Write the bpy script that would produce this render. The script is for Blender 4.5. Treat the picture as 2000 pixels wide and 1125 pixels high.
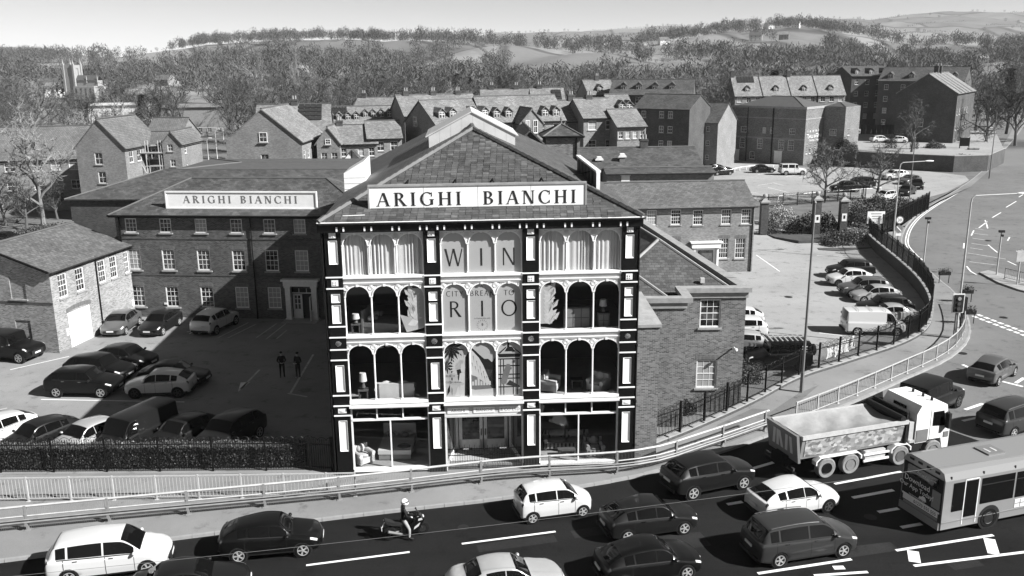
import bpy, bmesh, math, random
import numpy as np
from mathutils import Vector, Matrix
R = math.radians
random.seed(7); RNG = np.random.default_rng(7)
SC = bpy.context.scene
for o in list(bpy.data.objects): bpy.data.objects.remove(o)
COL = SC.collection

# ------------------------------------------------------------------ camera
CAM_F, CAM_TILT, CAM_ROLL, CAM_H = 1765.0, R(14.15), R(-0.54), 19.7     # focal length in 2000-px pixels, metres
cam = bpy.data.cameras.new('camera'); cam.sensor_width = 36; cam.lens = CAM_F/2000*36
cam.clip_start = 0.5; cam.clip_end = 20000
cam_o = bpy.data.objects.new('camera', cam); COL.objects.link(cam_o)
CAM_M = Matrix.Rotation(math.pi/2-CAM_TILT, 3, 'X') @ Matrix.Rotation(CAM_ROLL, 3, 'Z')
cam_o.matrix_world = Matrix.Translation((0, 0, CAM_H)) @ CAM_M.to_4x4()
SC.camera = cam_o
# ------------------------------------------------------------------ sky, sun, exposure (black-and-white photograph)
SUN_AZ, SUN_EL = (0.92, -0.39), R(36)                        # horizontal direction towards the sun
world = bpy.data.worlds.new('World'); SC.world = world; world.use_nodes = True
wn = world.node_tree; bgn = wn.nodes['Background']
sky = wn.nodes.new('ShaderNodeTexSky'); sky.sky_type = 'NISHITA'; sky.sun_disc = False
sky.sun_elevation = SUN_EL; sky.sun_rotation = math.atan2(SUN_AZ[0], SUN_AZ[1]); sky.altitude = 150
sky.air_density = 0.6; sky.dust_density = 0.0; sky.ozone_density = 1.0
bw = wn.nodes.new('ShaderNodeRGBToBW')
wn.links.new(sky.outputs[0], bw.inputs[0]); wn.links.new(bw.outputs[0], bgn.inputs[0])
bgn.inputs[1].default_value = 0.05
sun = bpy.data.lights.new('sun', 'SUN'); sun.energy = 5.0; sun.angle = R(0.5); sun.color = (1, 0.998, 0.99)
sun_o = bpy.data.objects.new('sun', sun); COL.objects.link(sun_o)
sd = Vector((SUN_AZ[0]*math.cos(SUN_EL), SUN_AZ[1]*math.cos(SUN_EL), math.sin(SUN_EL)))
sun_o.rotation_euler = sd.to_track_quat('Z', 'Y').to_euler(); sun_o.location = (60, -30, 60)
SC.view_settings.view_transform = 'Standard'; SC.view_settings.look = 'None'
SC.view_settings.exposure = 1.12; SC.view_settings.gamma = 1
SC.render.engine = 'CYCLES'; SC.cycles.diffuse_bounces = 1

# ------------------------------------------------------------------ survey helpers: picture position -> metres on the ground
def ray(x, y): return CAM_M @ Vector(((x-1000)/CAM_F, (562.5-y)/CAM_F, -1))
def G(x, y, z=0.0):
    d = ray(x, y); t = (z-CAM_H)/d.z; return Vector((t*d.x, t*d.y, z))
def AT(x, y, Y):
    d = ray(x, y); t = Y/d.y; return Vector((t*d.x, Y, CAM_H+t*d.z))

# ------------------------------------------------------------------ materials (grey: the photograph has no colour)
MAT = {}
def principled(name, v, rough=.7, metal=0, coat=0, spec=.5):
    m = bpy.data.materials.new(name); m.use_nodes = True
    b = m.node_tree.nodes['Principled BSDF']
    b.inputs['Base Color'].default_value = (v, v, v, 1); b.inputs['Roughness'].default_value = rough
    b.inputs['Metallic'].default_value = metal; b.inputs['Coat Weight'].default_value = coat
    b.inputs['Coat Roughness'].default_value = .05
    b.inputs['Specular IOR Level'].default_value = spec
    MAT[name] = m; return m, m.node_tree, b
def uvnode(nt, coord='UV'):
    tc = nt.nodes.new('ShaderNodeTexCoord'); return tc.outputs[coord]
def noise(nt, vec, scale, detail=4, rough=.6):
    n = nt.nodes.new('ShaderNodeTexNoise'); n.inputs['Scale'].default_value = scale
    n.inputs['Detail'].default_value = detail; n.inputs['Roughness'].default_value = rough
    nt.links.new(vec, n.inputs['Vector']); return n.outputs[0]
def ramp(nt, fac, stops):
    r = nt.nodes.new('ShaderNodeValToRGB'); el = r.color_ramp.elements
    while len(el) < len(stops): el.new(.5)
    for e, (p, v) in zip(el, stops): e.position = p; e.color = (v, v, v, 1)
    nt.links.new(fac, r.inputs[0]); return r.outputs[0]
def mul(nt, a, b, fac=1.0):
    m = nt.nodes.new('ShaderNodeMix'); m.data_type = 'RGBA'; m.blend_type = 'MULTIPLY'; m.inputs[0].default_value = fac
    nt.links.new(a, m.inputs[6]); nt.links.new(b, m.inputs[7]); return m.outputs[2]
def bump(nt, b, h, dist, strength=1.0):
    n = nt.nodes.new('ShaderNodeBump'); n.inputs['Distance'].default_value = dist; n.inputs['Strength'].default_value = strength
    nt.links.new(h, n.inputs['Height']); nt.links.new(n.outputs[0], b.inputs['Normal'])
def plain(name, v, rough=.7, var=.12, scale=3.0, metal=0, coord='Object', bumpd=0):
    m, nt, b = principled(name, v, rough, metal, 0, .12 if v < .03 else .35)
    if var:
        n = noise(nt, uvnode(nt, coord), scale, 5, .65)
        c = ramp(nt, n, [(.25, v*(1-var)), (.75, min(1, v*(1+var)))]); nt.links.new(c, b.inputs['Base Color'])
        if bumpd: bump(nt, b, n, bumpd)
    return m
def vary(name, lo=.55, hi=1.5):
    """each copy of a thing gets its own tone"""
    nt = MAT[name].node_tree; b = nt.nodes['Principled BSDF']; src = b.inputs['Base Color'].links[0].from_socket
    oi = nt.nodes.new('ShaderNodeObjectInfo'); nt.links.new(mul(nt, src, ramp(nt, oi.outputs['Random'], [(0, lo), (1, hi)])), b.inputs['Base Color'])
def courses(name, v, bw_, bh, mortar, mv, spread=.3, stain=.35, rough=.85, bd=.01, stains=.35, lichen=0):
    m, nt, b = principled(name, v, rough)
    uv = uvnode(nt); t = nt.nodes.new('ShaderNodeTexBrick'); nt.links.new(uv, t.inputs['Vector'])
    t.inputs['Scale'].default_value = 1; t.inputs['Brick Width'].default_value = bw_; t.inputs['Row Height'].default_value = bh
    t.inputs['Mortar Size'].default_value = mortar; t.inputs['Mortar Smooth'].default_value = .1; t.inputs['Bias'].default_value = 0
    t.inputs['Color1'].default_value = (v*(1-spread),)*3+(1,); t.inputs['Color2'].default_value = (v*(1+spread),)*3+(1,)
    t.inputs['Mortar'].default_value = (mv,)*3+(1,)
    n1 = ramp(nt, noise(nt, uv, stains, 6, .65), [(.3, 1-stain), (.7, 1+stain)])
    n2 = ramp(nt, noise(nt, uv, 5, 5, .7), [(.3, .9), (.7, 1.1)])
    c = mul(nt, mul(nt, t.outputs[0], n1), n2)
    if lichen:
        ln = ramp(nt, noise(nt, uv, 1.7, 6, .75), [(.56, 0), (.66, lichen)])
        mx = nt.nodes.new('ShaderNodeMix'); mx.data_type = 'RGBA'
        nt.links.new(ln, mx.inputs[0]); nt.links.new(c, mx.inputs[6]); mx.inputs[7].default_value = (v*2.6,)*3+(1,); c = mx.outputs[2]
    nt.links.new(c, b.inputs['Base Color'])
    inv = nt.nodes.new('ShaderNodeMath'); inv.operation = 'SUBTRACT'; inv.inputs[0].default_value = 1
    nt.links.new(t.outputs['Fac'], inv.inputs[1]); bump(nt, b, inv.outputs[0], bd)
    return m
courses('warehouse_brick', .066, .225, .075, .012, .13, .62, .3)
courses('brick', .125, .225, .075, .012, .22, .6, .2)
courses('store_brick', .23, .225, .075, .012, .33, .5, .25)
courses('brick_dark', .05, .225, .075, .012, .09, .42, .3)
courses('brick_pale', .21, .225, .075, .010, .18, .25, .2)
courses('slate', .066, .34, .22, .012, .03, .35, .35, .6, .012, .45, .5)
courses('slate_new', .10, .34, .22, .012, .04, .28, .25, .65, .012, .3, .35)
courses('slate_pale', .17, .34, .20, .012, .06, .3, .28, .7, .012, .3, .3)
courses('tile_roof', .125, .30, .26, .016, .03, .2, .25, .75, .02, .3, .15)
courses('block_paving', .33, .2, .1, .008, .22, .15, .2)
courses('timber_fence', .07, .15, 3, .012, .03, .25, .3)
plain('white_paint', .76, .5, .15, 1.1)
plain('white_trim', .70, .5, .16, 3)
plain('vinyl', .50, .55, .03, 1)
plain('vinyl_light', .62, .55, .03, 1)
plain('black_paint', .008, .35, .3, 5)
plain('black_iron', .008, .4, .2, 5)
plain('dark_print', .02, .6, .1, 3)
plain('mid_print', .18, .6, .1, 3)
plain('sign_white', .74, .5, .03, .6)
plain('sign_banner', .78, .6, .06, 1.2, bumpd=.015)
plain('stone', .26, .85, .25, 2.5)
plain('stone_pale', .44, .85, .2, 2.5)
plain('lead', .08, .6, .2, 2)
plain('cladding', .5, .5, .12, 1.3)
plain('concrete', .27, .9, .25, 1.2, bumpd=.004)
plain('galvanised', .42, .45, .2, 3)
plain('galvanised_dark', .2, .5, .25, 3)
plain('cover_iron', .018, .6, .3, 6)
plain('steel_grey', .16, .45, .1, 2)
plain('tyre', .007, .85, .3, 9)
plain('tyre_dusty', .20, .9, .3, 6)
plain('rim_alloy', .32, .35, .2, 3)
plain('rim_dark', .05, .35, .1, 3)
plain('black_plastic', .02, .6, .2, 5)
plain('bark', .085, .95, .35, 4)
plain('bark_pale', .16, .95, .35, 4)
plain('twig', .085, .95, .4, .5)
plain('twig_pale', .19, .95, .4, .5)
plain('leaf_dark', .022, .6, .6, 1.5)
plain('leaf_mid', .055, .6, .6, 1.5)
plain('leaf_pale', .30, .6, .5, 1.5)
plain('wood_crown', .072, .95, .6, .05)
vary('twig'); vary('twig_pale', .7, 1.3)
plain('fabric_pale', .62, .9, .08, 3)
plain('fabric_mid', .25, .9, .15, 3)
plain('fabric_dark', .03, .9, .2, 3)
plain('interior_wall', .07, .9, .2, 1)
plain('interior_floor', .36, .5, .15, 2)
plain('interior_ceiling', .12, .9, .1, 1)
plain('wood_brown', .10, .5, .3, 3)
plain('skin', .42, .55, .05, 8)
plain('denim', .26, .85, .25, 9)
plain('leather', .012, .45, .3, 9)
plain('tarpaulin', .27, .7, .18, 1.1, bumpd=.06)
plain('solar', .03, .25, .2, 2)
plain('lamp_glass', .6, .2, 0)
plain('grass', .12, .95, .35, .35, bumpd=.02)
plain('soil', .06, .95, .3, 1)
plain('line_paint', .74, .7, .12, 2.2)
plain('line_worn', .46, .8, .35, 3)
def asphalt(name, v, var=.2, patch=.25, lane=.0):
    m, nt, b = principled(name, v, .85, 0, 0, .12)
    uv = uvnode(nt, 'Object')
    a = ramp(nt, noise(nt, uv, .12, 6, .6), [(.3, v*(1-patch)), (.7, v*(1+patch))])
    f = ramp(nt, noise(nt, uv, 22, 2), [(.25, 1-var), (.75, 1+var)])
    d = ramp(nt, noise(nt, uv, .9, 8, .75), [(.36, .66), (.44, 1), (.8, 1.12)])
    wv = nt.nodes.new('ShaderNodeMapping'); wv.inputs['Rotation'].default_value = (0, 0, R(-13.5)); wv.inputs['Scale'].default_value = (.03, .75, 1); nt.links.new(uv, wv.inputs[0])
    d = mul(nt, d, ramp(nt, noise(nt, wv.outputs[0], 1.0, 4, .6), [(.3, .78), (.7, 1.2)]), lane)
    nt.links.new(mul(nt, mul(nt, a, f), d), b.inputs['Base Color']); bump(nt, b, noise(nt, uv, 40, 2), .004)
    return m
asphalt('road_asphalt', .0115, .3, .25, 1.0)
asphalt('junction_asphalt', .145, .14, .16)
asphalt('yard_asphalt', .28, .12, .12)
asphalt('left_yard_asphalt', .22, .16, .2)
asphalt('pavement_asphalt', .20, .14, .2)
asphalt('patch_asphalt', .022, .3, .3)
def paint(name, v, rough=.28, metal=0.0, coat=1.0):
    m, nt, b = principled(name, v, rough, metal, coat, .25 if v < .05 else .5); return m
paint('paint_white', .55, .35); paint('paint_silver', .42, .3, .3); paint('paint_grey', .10, .3, .3, .6)
paint('paint_midgrey', .032, .32, .1, .4); paint('paint_black', .004, .3, 0, .2); paint('paint_dark', .009, .32, .0, .25); paint('paint_bus', .21, .4, 0, .3)
principled('car_glass', .004, .04, 0, 0, .3); principled('light_lens', .55, .12, 0, .5); principled('tail_lens', .05, .15, 0, .8)
principled('plate', .62, .5); principled('chrome', .6, .15, 1.0); principled('helmet', .75, .2, 0, .6)
def glazing(name, tint, dark):
    m = bpy.data.materials.new(name); m.use_nodes = True; nt = m.node_tree; nt.nodes.remove(nt.nodes['Principled BSDF'])
    out = nt.nodes['Material Output']; tr = nt.nodes.new('ShaderNodeBsdfTransparent'); tr.inputs[0].default_value = (tint,)*3+(1,)
    gl = nt.nodes.new('ShaderNodeBsdfGlossy'); gl.inputs['Roughness'].default_value = .02; gl.inputs[0].default_value = (.85,)*3+(1,)
    lw = nt.nodes.new('ShaderNodeLayerWeight'); lw.inputs[0].default_value = .5; pw = nt.nodes.new('ShaderNodeMath'); pw.operation = 'POWER'; pw.inputs[1].default_value = 5
    fr = nt.nodes.new('ShaderNodeMath'); fr.operation = 'MULTIPLY_ADD'; fr.inputs[1].default_value = .85; fr.inputs[2].default_value = .05; mx = nt.nodes.new('ShaderNodeMixShader')
    nt.links.new(lw.outputs['Facing'], pw.inputs[0]); nt.links.new(pw.outputs[0], fr.inputs[0]); nt.links.new(fr.outputs[0], mx.inputs[0]); nt.links.new(tr.outputs[0], mx.inputs[1]); nt.links.new(gl.outputs[0], mx.inputs[2])
    nt.links.new(mx.outputs[0], out.inputs[0]); MAT[name] = m
glazing('shop_glass', .86, 0)
def house_glass():
    m, nt, b = principled('house_glass', .02, .05, 0, 0, .8)
    n = ramp(nt, noise(nt, uvnode(nt, 'Object'), 1.3, 2), [(.42, .012), (.6, .10)]); nt.links.new(n, b.inputs['Base Color'])
house_glass(); principled('glass_blind', .30, .25, 0, 0, .6); principled('glass_dim', .07, .08, 0, 0, .7)
def hill_material():
    m, nt, b = principled('hill_grass', .2, .95)
    uv = uvnode(nt, 'Object'); mp = nt.nodes.new('ShaderNodeMapping'); mp.inputs['Scale'].default_value = (.0055, .0035, .001); nt.links.new(uv, mp.inputs[0])
    vo = nt.nodes.new('ShaderNodeTexVoronoi'); vo.inputs['Scale'].default_value = 1; nt.links.new(mp.outputs[0], vo.inputs['Vector'])
    sep = nt.nodes.new('ShaderNodeSeparateColor'); nt.links.new(vo.outputs['Color'], sep.inputs[0])
    c = ramp(nt, sep.outputs[0], [(0, .10), (.5, .15), (1, .22)])
    ve = nt.nodes.new('ShaderNodeTexVoronoi'); ve.feature = 'DISTANCE_TO_EDGE'; nt.links.new(mp.outputs[0], ve.inputs['Vector']); ve.inputs['Scale'].default_value = 1
    e = ramp(nt, ve.outputs['Distance'], [(.012, .35), (.03, 1)])
    n = ramp(nt, noise(nt, uv, .02, 8, .7), [(.3, .72), (.7, 1.2)])
    nt.links.new(mul(nt, mul(nt, c, e), n), b.inputs['Base Color'])
hill_material()

# ------------------------------------------------------------------ mesh helpers
class MB:
    def __init__(s): s.v = []; s.f = []
    def add(s, vs, fs):
        k = len(s.v); s.v.extend([tuple(p) for p in vs]); s.f.extend([tuple(i+k for i in f) for f in fs]); return s
    def box(s, x0, x1, y0, y1, z0, z1):
        return s.add([(x0,y0,z0),(x1,y0,z0),(x1,y1,z0),(x0,y1,z0),(x0,y0,z1),(x1,y0,z1),(x1,y1,z1),(x0,y1,z1)],
              [(0,3,2,1),(4,5,6,7),(0,1,5,4),(1,2,6,5),(2,3,7,6),(3,0,4,7)])
    def obox(s, M, sx, sy, sz):
        k = len(s.v); s.box(-sx/2, sx/2, -sy/2, sy/2, -sz/2, sz/2)
        for i in range(k, len(s.v)): s.v[i] = tuple(M @ Vector(s.v[i]))
        return s
    def quad(s, *p): return s.add(p, [tuple(range(len(p)))])
    def prism(s, poly, h, axis='z', o=0.0):
        n = len(poly)
        def P(a, b, c): return {'z': (a, b, c), 'y': (a, c, b), 'x': (c, a, b)}[axis]
        vs = [P(a, b, o) for a, b in poly]+[P(a, b, o+h) for a, b in poly]
        return s.add(vs, [tuple(range(n-1, -1, -1)), tuple(range(n, 2*n))]+[(i, (i+1) % n, n+(i+1) % n, n+i) for i in range(n)])
    def tube(s, pts, r, n=6, cap=True):
        pts = [Vector(p) for p in pts]; rs = r if isinstance(r, (list, tuple)) else [r]*len(pts); k = len(s.v); up = None
        for i, p in enumerate(pts):
            d = (pts[min(i+1, len(pts)-1)]-pts[max(i-1, 0)]).normalized()
            if up is None: up = Vector((0, 0, 1)) if abs(d.z) < .9 else Vector((1, 0, 0))
            a = d.cross(up).normalized(); b = a.cross(d).normalized(); up = b
            for j in range(n):
                t = 2*math.pi*j/n; s.v.append(tuple(p+a*(rs[i]*math.cos(t))+b*(rs[i]*math.sin(t))))
        for i in range(len(pts)-1):
            for j in range(n):
                s.f.append((k+i*n+j, k+i*n+(j+1) % n, k+(i+1)*n+(j+1) % n, k+(i+1)*n+j))
        if cap: s.f.append(tuple(k+j for j in range(n-1, -1, -1))); s.f.append(tuple(k+(len(pts)-1)*n+j for j in range(n)))
        return s
    def lathe(s, prof, n=16, c=(0, 0, 0), axis='z'):
        k = len(s.v)
        for r, h in prof:
            for j in range(n):
                t = 2*math.pi*j/n; a, b = r*math.cos(t), r*math.sin(t)
                p = (a, b, h) if axis == 'z' else ((a, h, b) if axis == 'y' else (h, a, b)); s.v.append((c[0]+p[0], c[1]+p[1], c[2]+p[2]))
        for i in range(len(prof)-1):
            for j in range(n): s.f.append((k+i*n+j, k+i*n+(j+1) % n, k+(i+1)*n+(j+1) % n, k+(i+1)*n+j))
        s.f.append(tuple(k+j for j in range(n-1, -1, -1))); s.f.append(tuple(k+(len(prof)-1)*n+j for j in range(n))); return s
    def ball(s, c, rx, ry, rz, n=10, m=6):
        return s.lathe([(max(1e-3, math.sin(math.pi*i/m)), -math.cos(math.pi*i/m)) for i in range(m+1)], n).scale_last((m+1)*n, c, (rx, ry, rz))
    def scale_last(s, cnt, c, sc):
        for i in range(len(s.v)-cnt, len(s.v)): s.v[i] = tuple(c[j]+s.v[i][j]*sc[j] for j in range(3))
        return s
    def mesh(s, name, mat, smooth=False):
        me = bpy.data.meshes.new(name); me.from_pydata(s.v, [], s.f); me.validate(verbose=False); finish_mesh(me, mat, smooth); return me
    def build(s, name, mat, parent=None, smooth=False, **kw): return link(name, s.mesh(name, mat, smooth), parent, **kw)
def finish_mesh(me, mat, smooth=False):
    mats = mat if isinstance(mat, (list, tuple)) else [mat]
    for m in mats: me.materials.append(MAT[m])
    me.update()
    nl = len(me.loops)
    if nl and len(me.polygons) < 120000:
        co = np.empty(len(me.vertices)*3); me.vertices.foreach_get('co', co); co = co.reshape(-1, 3)
        nr = np.empty(len(me.polygons)*3); me.polygons.foreach_get('normal', nr); nr = nr.reshape(-1, 3)
        tot = np.empty(len(me.polygons), dtype=np.int32); me.polygons.foreach_get('loop_total', tot)
        vi = np.empty(nl, dtype=np.int32); me.loops.foreach_get('vertex_index', vi)
        N = np.repeat(nr, tot, axis=0); Pn = co[vi]
        U = np.stack([-N[:, 1], N[:, 0], np.zeros(nl)], 1); ln = np.linalg.norm(U, axis=1); flat = ln < .15
        U[flat] = (1, 0, 0); ln[flat] = 1; U /= ln[:, None]; V = np.cross(N, U)
        uv = np.stack([(Pn*U).sum(1), (Pn*V).sum(1)], 1)
        me.uv_layers.new(name='UVMap'); me.uv_layers[0].data.foreach_set('uv', uv.astype(np.float32).ravel())
    if smooth:
        me.polygons.foreach_set('use_smooth', np.ones(len(me.polygons), dtype=bool))
        try: me.set_sharp_from_angle(angle=R(38))
        except Exception: pass
def link(name, me, parent=None, loc=None, rz=0.0, label=None, cat=None, group=None, kind=None):
    o = bpy.data.objects.new(name, me); COL.objects.link(o)
    if parent is not None: o.parent = parent
    if loc is not None: o.location = loc
    if rz: o.rotation_euler = (0, 0, rz)
    tag(o, label, cat, group, kind); return o
def tag(o, label=None, cat=None, group=None, kind=None):
    if label: o['label'] = label
    if cat: o['category'] = cat
    if group: o['group'] = group
    if kind: o['kind'] = kind
    return o
def thing(name, label, cat, loc=(0, 0, 0), rz=0.0, group=None):
    return link(name, None, None, loc, rz, label, cat, group)
def copy_tree(o, parent=None):
    c = o.copy(); COL.objects.link(c); c.parent = parent
    for ch in o.children: copy_tree(ch, c)
    return c
def structure(name, mb, mat, **kw): return mb.build(name, mat, None, kind='structure', **kw)
def sheet(name, pts, z, mat, kind='structure', sub=0):
    """a flat sheet, triangulated from its outline"""
    bm = bmesh.new(); vs = [bm.verts.new((p[0], p[1], z if len(p) < 3 else p[2])) for p in pts]
    f = bm.faces.new(vs); f.normal_update()
    if f.normal.z < 0: f.normal_flip()
    bmesh.ops.triangulate(bm, faces=bm.faces[:])
    me = bpy.data.meshes.new(name); bm.to_mesh(me); bm.free(); finish_mesh(me, mat)
    return link(name, me, None, kind=kind)
# ------------------------------------------------------------------ terrain, hills
ROADZ, YARDZ = -0.12, -1.0
def interp(xs, ys, x): return np.interp(x, xs, ys)
near_sky = [(-600,120),(0,114),(215,119),(300,108),(400,88),(500,82),(620,80),(760,84),(900,82),(1050,95),(1250,90),(1330,78),(1420,62),(1560,56),(1640,66),(1750,88),(1900,92),(2600,90)]
far_sky = [(-600,98),(0,93),(60,95),(215,114),(400,104),(900,82),(960,67),(1160,63),(1310,52),(1400,58),(1600,37),(1700,41),(1780,31),(1860,24),(2000,27),(2600,24)]
def ridge(tab, Yr):
    xs = np.array([p[0] for p in tab], float); t = []; z = []
    for x, y in tab:
        p = AT(x, y, Yr); t.append(p.x/Yr); z.append(p.z)
    return np.array(t), np.array(z)
T1, Z1 = ridge(near_sky, 1150.); T2, Z2 = ridge(far_sky, 3000.)
def sstep(a, b, x):
    u = np.clip((x-a)/(b-a), 0, 1); return u*u*(3-2*u)
def hill_z(X, Y):
    X = np.asarray(X, float); Y = np.asarray(Y, float); t = X/np.maximum(Y, 50)
    z1 = np.interp(t, T1, Z1); z2 = np.interp(t, T2, Z2)
    w = 6*np.sin(X*.011+1)*np.sin(Y*.009)+4*np.sin(X*.023+Y*.017)+2.5*np.sin(X*.051-Y*.043)
    a = sstep(380, 1150, Y); z = z1*(a**1.25)+w*sstep(420, 700, Y)*(1-sstep(950, 1150, Y))
    b = sstep(1150, 1500, Y); z = z*(1-.45*b)
    c = sstep(1500, 3000, Y); zb = z1*.55; z = np.where(Y > 1500, zb+(z2-zb)*c+w*.6*sstep(1500, 1900, Y)*(1-sstep(2700, 3000, Y)), z)
    z = np.where(Y > 3000, z2-(Y-3000)*.03, z)
    return z-.06-1.35*(1-sstep(150, 168, Y))
def terrain():
    rows = np.concatenate([np.array([-120, 0, 60, 120, 150, 156, 162, 168, 180, 220, 300, 380]), np.linspace(400, 1200, 60), np.linspace(1230, 3000, 60), np.linspace(3030, 6000, 12)])
    tt = np.linspace(-1.25, 1.25, 241); V = []
    for Y in rows:
        X = tt*max(Y, 260.)
        Z = hill_z(X, np.full_like(X, Y)); V.append(np.stack([X, np.full_like(X, Y), Z], 1))
    V = np.concatenate(V); n = len(tt); F = []
    for i in range(len(rows)-1):
        for j in range(n-1): F.append((i*n+j, i*n+j+1, (i+1)*n+j+1, (i+1)*n+j))
    me = bpy.data.meshes.new('ground'); me.from_pydata(V.tolist(), [], F); finish_mesh(me, 'hill_grass', True)
    link('ground', me, kind='structure')
terrain()
# ------------------------------------------------------------------ kerb line of the main road and the road climbing away to the right
K = [(-75, 19.4), (-45, 27.1), (-21.1, 33.24), (-14.5, 34.93), (-7.86, 36.62), (-4, 37.5), (-.1, 38.41), (5.64, 40.32), (9.8, 42.6), (13.7, 45.2), (20, 49.9), (25, 54.), (29.54, 57.9), (32.9, 62.16), (35.6, 67.8)]
K2 = [tuple(G(*p)[:2]) for p in [(1866,572),(1836,546),(1800,514),(1773,490),(1762,468),(1776,435),(1812,405),(1900,350),(1960,295),(1993,255),(2012,225)]]
KERB = K+K2
FEN = [(7.44,43.88),(10.0,45.98),(14.04,49.67),(18.01,53.76),(21.94,56.61),(27.31,60.53),(30.72,64.14),(33.4,68.95),(35.4,73.66),(37.2,80.02),(38.6,87.55),(40.2,97.97),(41.4,103.45)]
def smooth_line(p, step):
    """resample a polyline through Catmull-Rom"""
    P = [np.array(q[:2], float) for q in p]; P = [2*P[0]-P[1]]+P+[2*P[-1]-P[-2]]; out = []
    for i in range(1, len(P)-2):
        n = max(2, int(np.linalg.norm(P[i+1]-P[i])/step))
        for k in range(n):
            t = k/n; a, b, c, d = P[i-1], P[i], P[i+1], P[i+2]
            out.append(.5*((2*b)+(c-a)*t+(2*a-5*b+4*c-d)*t*t+(3*b-a-3*c+d)*t**3))
    out.append(P[-2]); return [tuple(q) for q in out]
def walk(line, d):
    """points every d metres along a polyline, with heading"""
    L = [np.array(p, float) for p in line]; out = []; rem = 0.
    for a, b in zip(L, L[1:]):
        s = np.linalg.norm(b-a); u = (b-a)/max(s, 1e-9); t = rem
        while t < s: out.append((a[0]+u[0]*t, a[1]+u[1]*t, math.atan2(u[1], u[0]))); t += d
        rem = t-s
    return out
def offset(line, d):
    out = []
    for i, p in enumerate(line):
        a = np.array(line[max(0, i-1)]); b = np.array(line[min(len(line)-1, i+1)]); u = (b-a)/np.linalg.norm(b-a)
        out.append((p[0]-u[1]*d, p[1]+u[0]*d))
    return out
KS = smooth_line(KERB, 1.5); FS = smooth_line(FEN, 1.0)
structure_road = sheet('road', KS+[(230, 330), (230, 5), (-75, 5)], ROADZ, 'road_asphalt')
jb = [tuple(G(1725, 772)[:2]), tuple(G(1850, 835)[:2]), tuple(G(2080, 915)[:2])]
KR = [p for p in KS if p[0] > jb[0][0]+.3 and p[1] > 50]
sheet('junction_road', KR+[(230, 330), (230, 60)]+jb[::-1], ROADZ+.004, 'junction_asphalt')
# pavement: one slab between kerb and frontages
nf = [i for i, p in enumerate(KS) if p[1] < 108][-1]
pave = KS[:nf]+[(46.3, 107.5)]+FS[::-1]+[(6.0, 42.0), (-8.75, 41.0), (-75, 42.2)]
sheet('pavement', pave, 0.0, 'pavement_asphalt')
sheet('verge_pavement', KS[nf:]+[tuple(G(*p)[:2]) for p in [(1992,220),(1972,262),(1945,305),(1930,335),(1895,365),(1835,392),(1800,412),(1745,452),(1715,455)]], 0.0, 'pavement_asphalt')
kerb = MB(); kt = walk(KS, .915); kroot = None; far_k = MB()
stone = MB().box(0, .895, 0, .15, -.16, .012).mesh('kerb_stone', 'concrete')
kp = []
for x, y, h in kt:
    if -26 < x < 17: kp.append((x, y, h))
    elif x > 16.9 or x < -26:
        M = Matrix.Translation((x+.45*math.cos(h), y+.45*math.sin(h), -.075)) @ Matrix.Rotation(h, 4, 'Z') @ Matrix.Translation((0, .07, 0)); far_k.obox(M, .9, .15, .17)
kroot = far_k.build('kerb', 'concrete', None, kind='structure')
for x, y, h in kp: link('kerb_stone', stone, kroot, (x, y, 0), h)
# yards
lb_dir = R(-5)
sheet('left_car_park', [(-75, 42.21), (-8.8, 41.03), (-7.4, 72), (-33, 73), (-75, 78)], -0.002, 'left_yard_asphalt')
sheet('lawn', [(-190, 78.2), (-75, 78.2), (-33, 73.1), (-7.4, 72.1), (6, 72.1), (6, 112), (46, 112), (60, 172), (-190, 172)], -.03, 'grass')
sheet('lawn_right', [tuple(G(1715,455)[:2]), tuple(G(1815,395)[:2]), tuple(G(1935,335)[:2]), tuple(G(1985,262)[:2]), (150, 300), (110, 300), (46, 112.1)], -.035, 'grass')
low = [(6.01, 42.2)]+[p for p in FS if p[1] < 95.5]+[(39.9, 96), (6.01, 96)]
sheet('right_car_park', low, YARDZ, 'yard_asphalt')
sheet('car_park_ramp', [(8, 96.01, YARDZ), (39.9, 96.01, YARDZ), (42.6, 112, -.02), (20, 112, -.02)], 0, 'yard_asphalt')
sheet('far_car_park', [tuple(G(*p)[:2]) for p in [(1380,350),(1490,396),(1660,389),(1790,392),(1850,375),(1893,352),(1885,343),(1800,333),(1700,326),(1560,328),(1425,309),(1380,325)]], -.01, 'yard_asphalt')
def terrace():
    wall = [tuple(G(*p)[:2]) for p in [(1628,322),(1680,326),(1740,330),(1800,333),(1860,336),(1925,334),(1958,318)]]
    back = [(p[0]*1.32, p[1]*1.36) for p in wall]
    sheet('upper_car_park', wall+back[::-1], 2.5, 'yard_asphalt')
    root = thing('retaining_wall', 'dark stone retaining wall curving below the upper car park', 'wall', (wall[0][0], wall[0][1], 0))
    m = MB(); cp = MB()
    for a, b in zip(wall, wall[1:]):
        a = (a[0]-wall[0][0], a[1]-wall[0][1]); b = (b[0]-wall[0][0], b[1]-wall[0][1]); h = math.atan2(b[1]-a[1], b[0]-a[0]); L = math.dist(a, b)
        M = Matrix.Translation(((a[0]+b[0])/2, (a[1]+b[1])/2, 1.35)) @ Matrix.Rotation(h, 4, 'Z')
        m.obox(M, L+.1, .4, 2.8); cp.obox(Matrix.Translation((0, 0, 1.46)) @ M, L+.1, .5, .12)
    m.build('wall', 'brick_dark', root); cp.build('coping', 'stone', root)
terrace()
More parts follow.
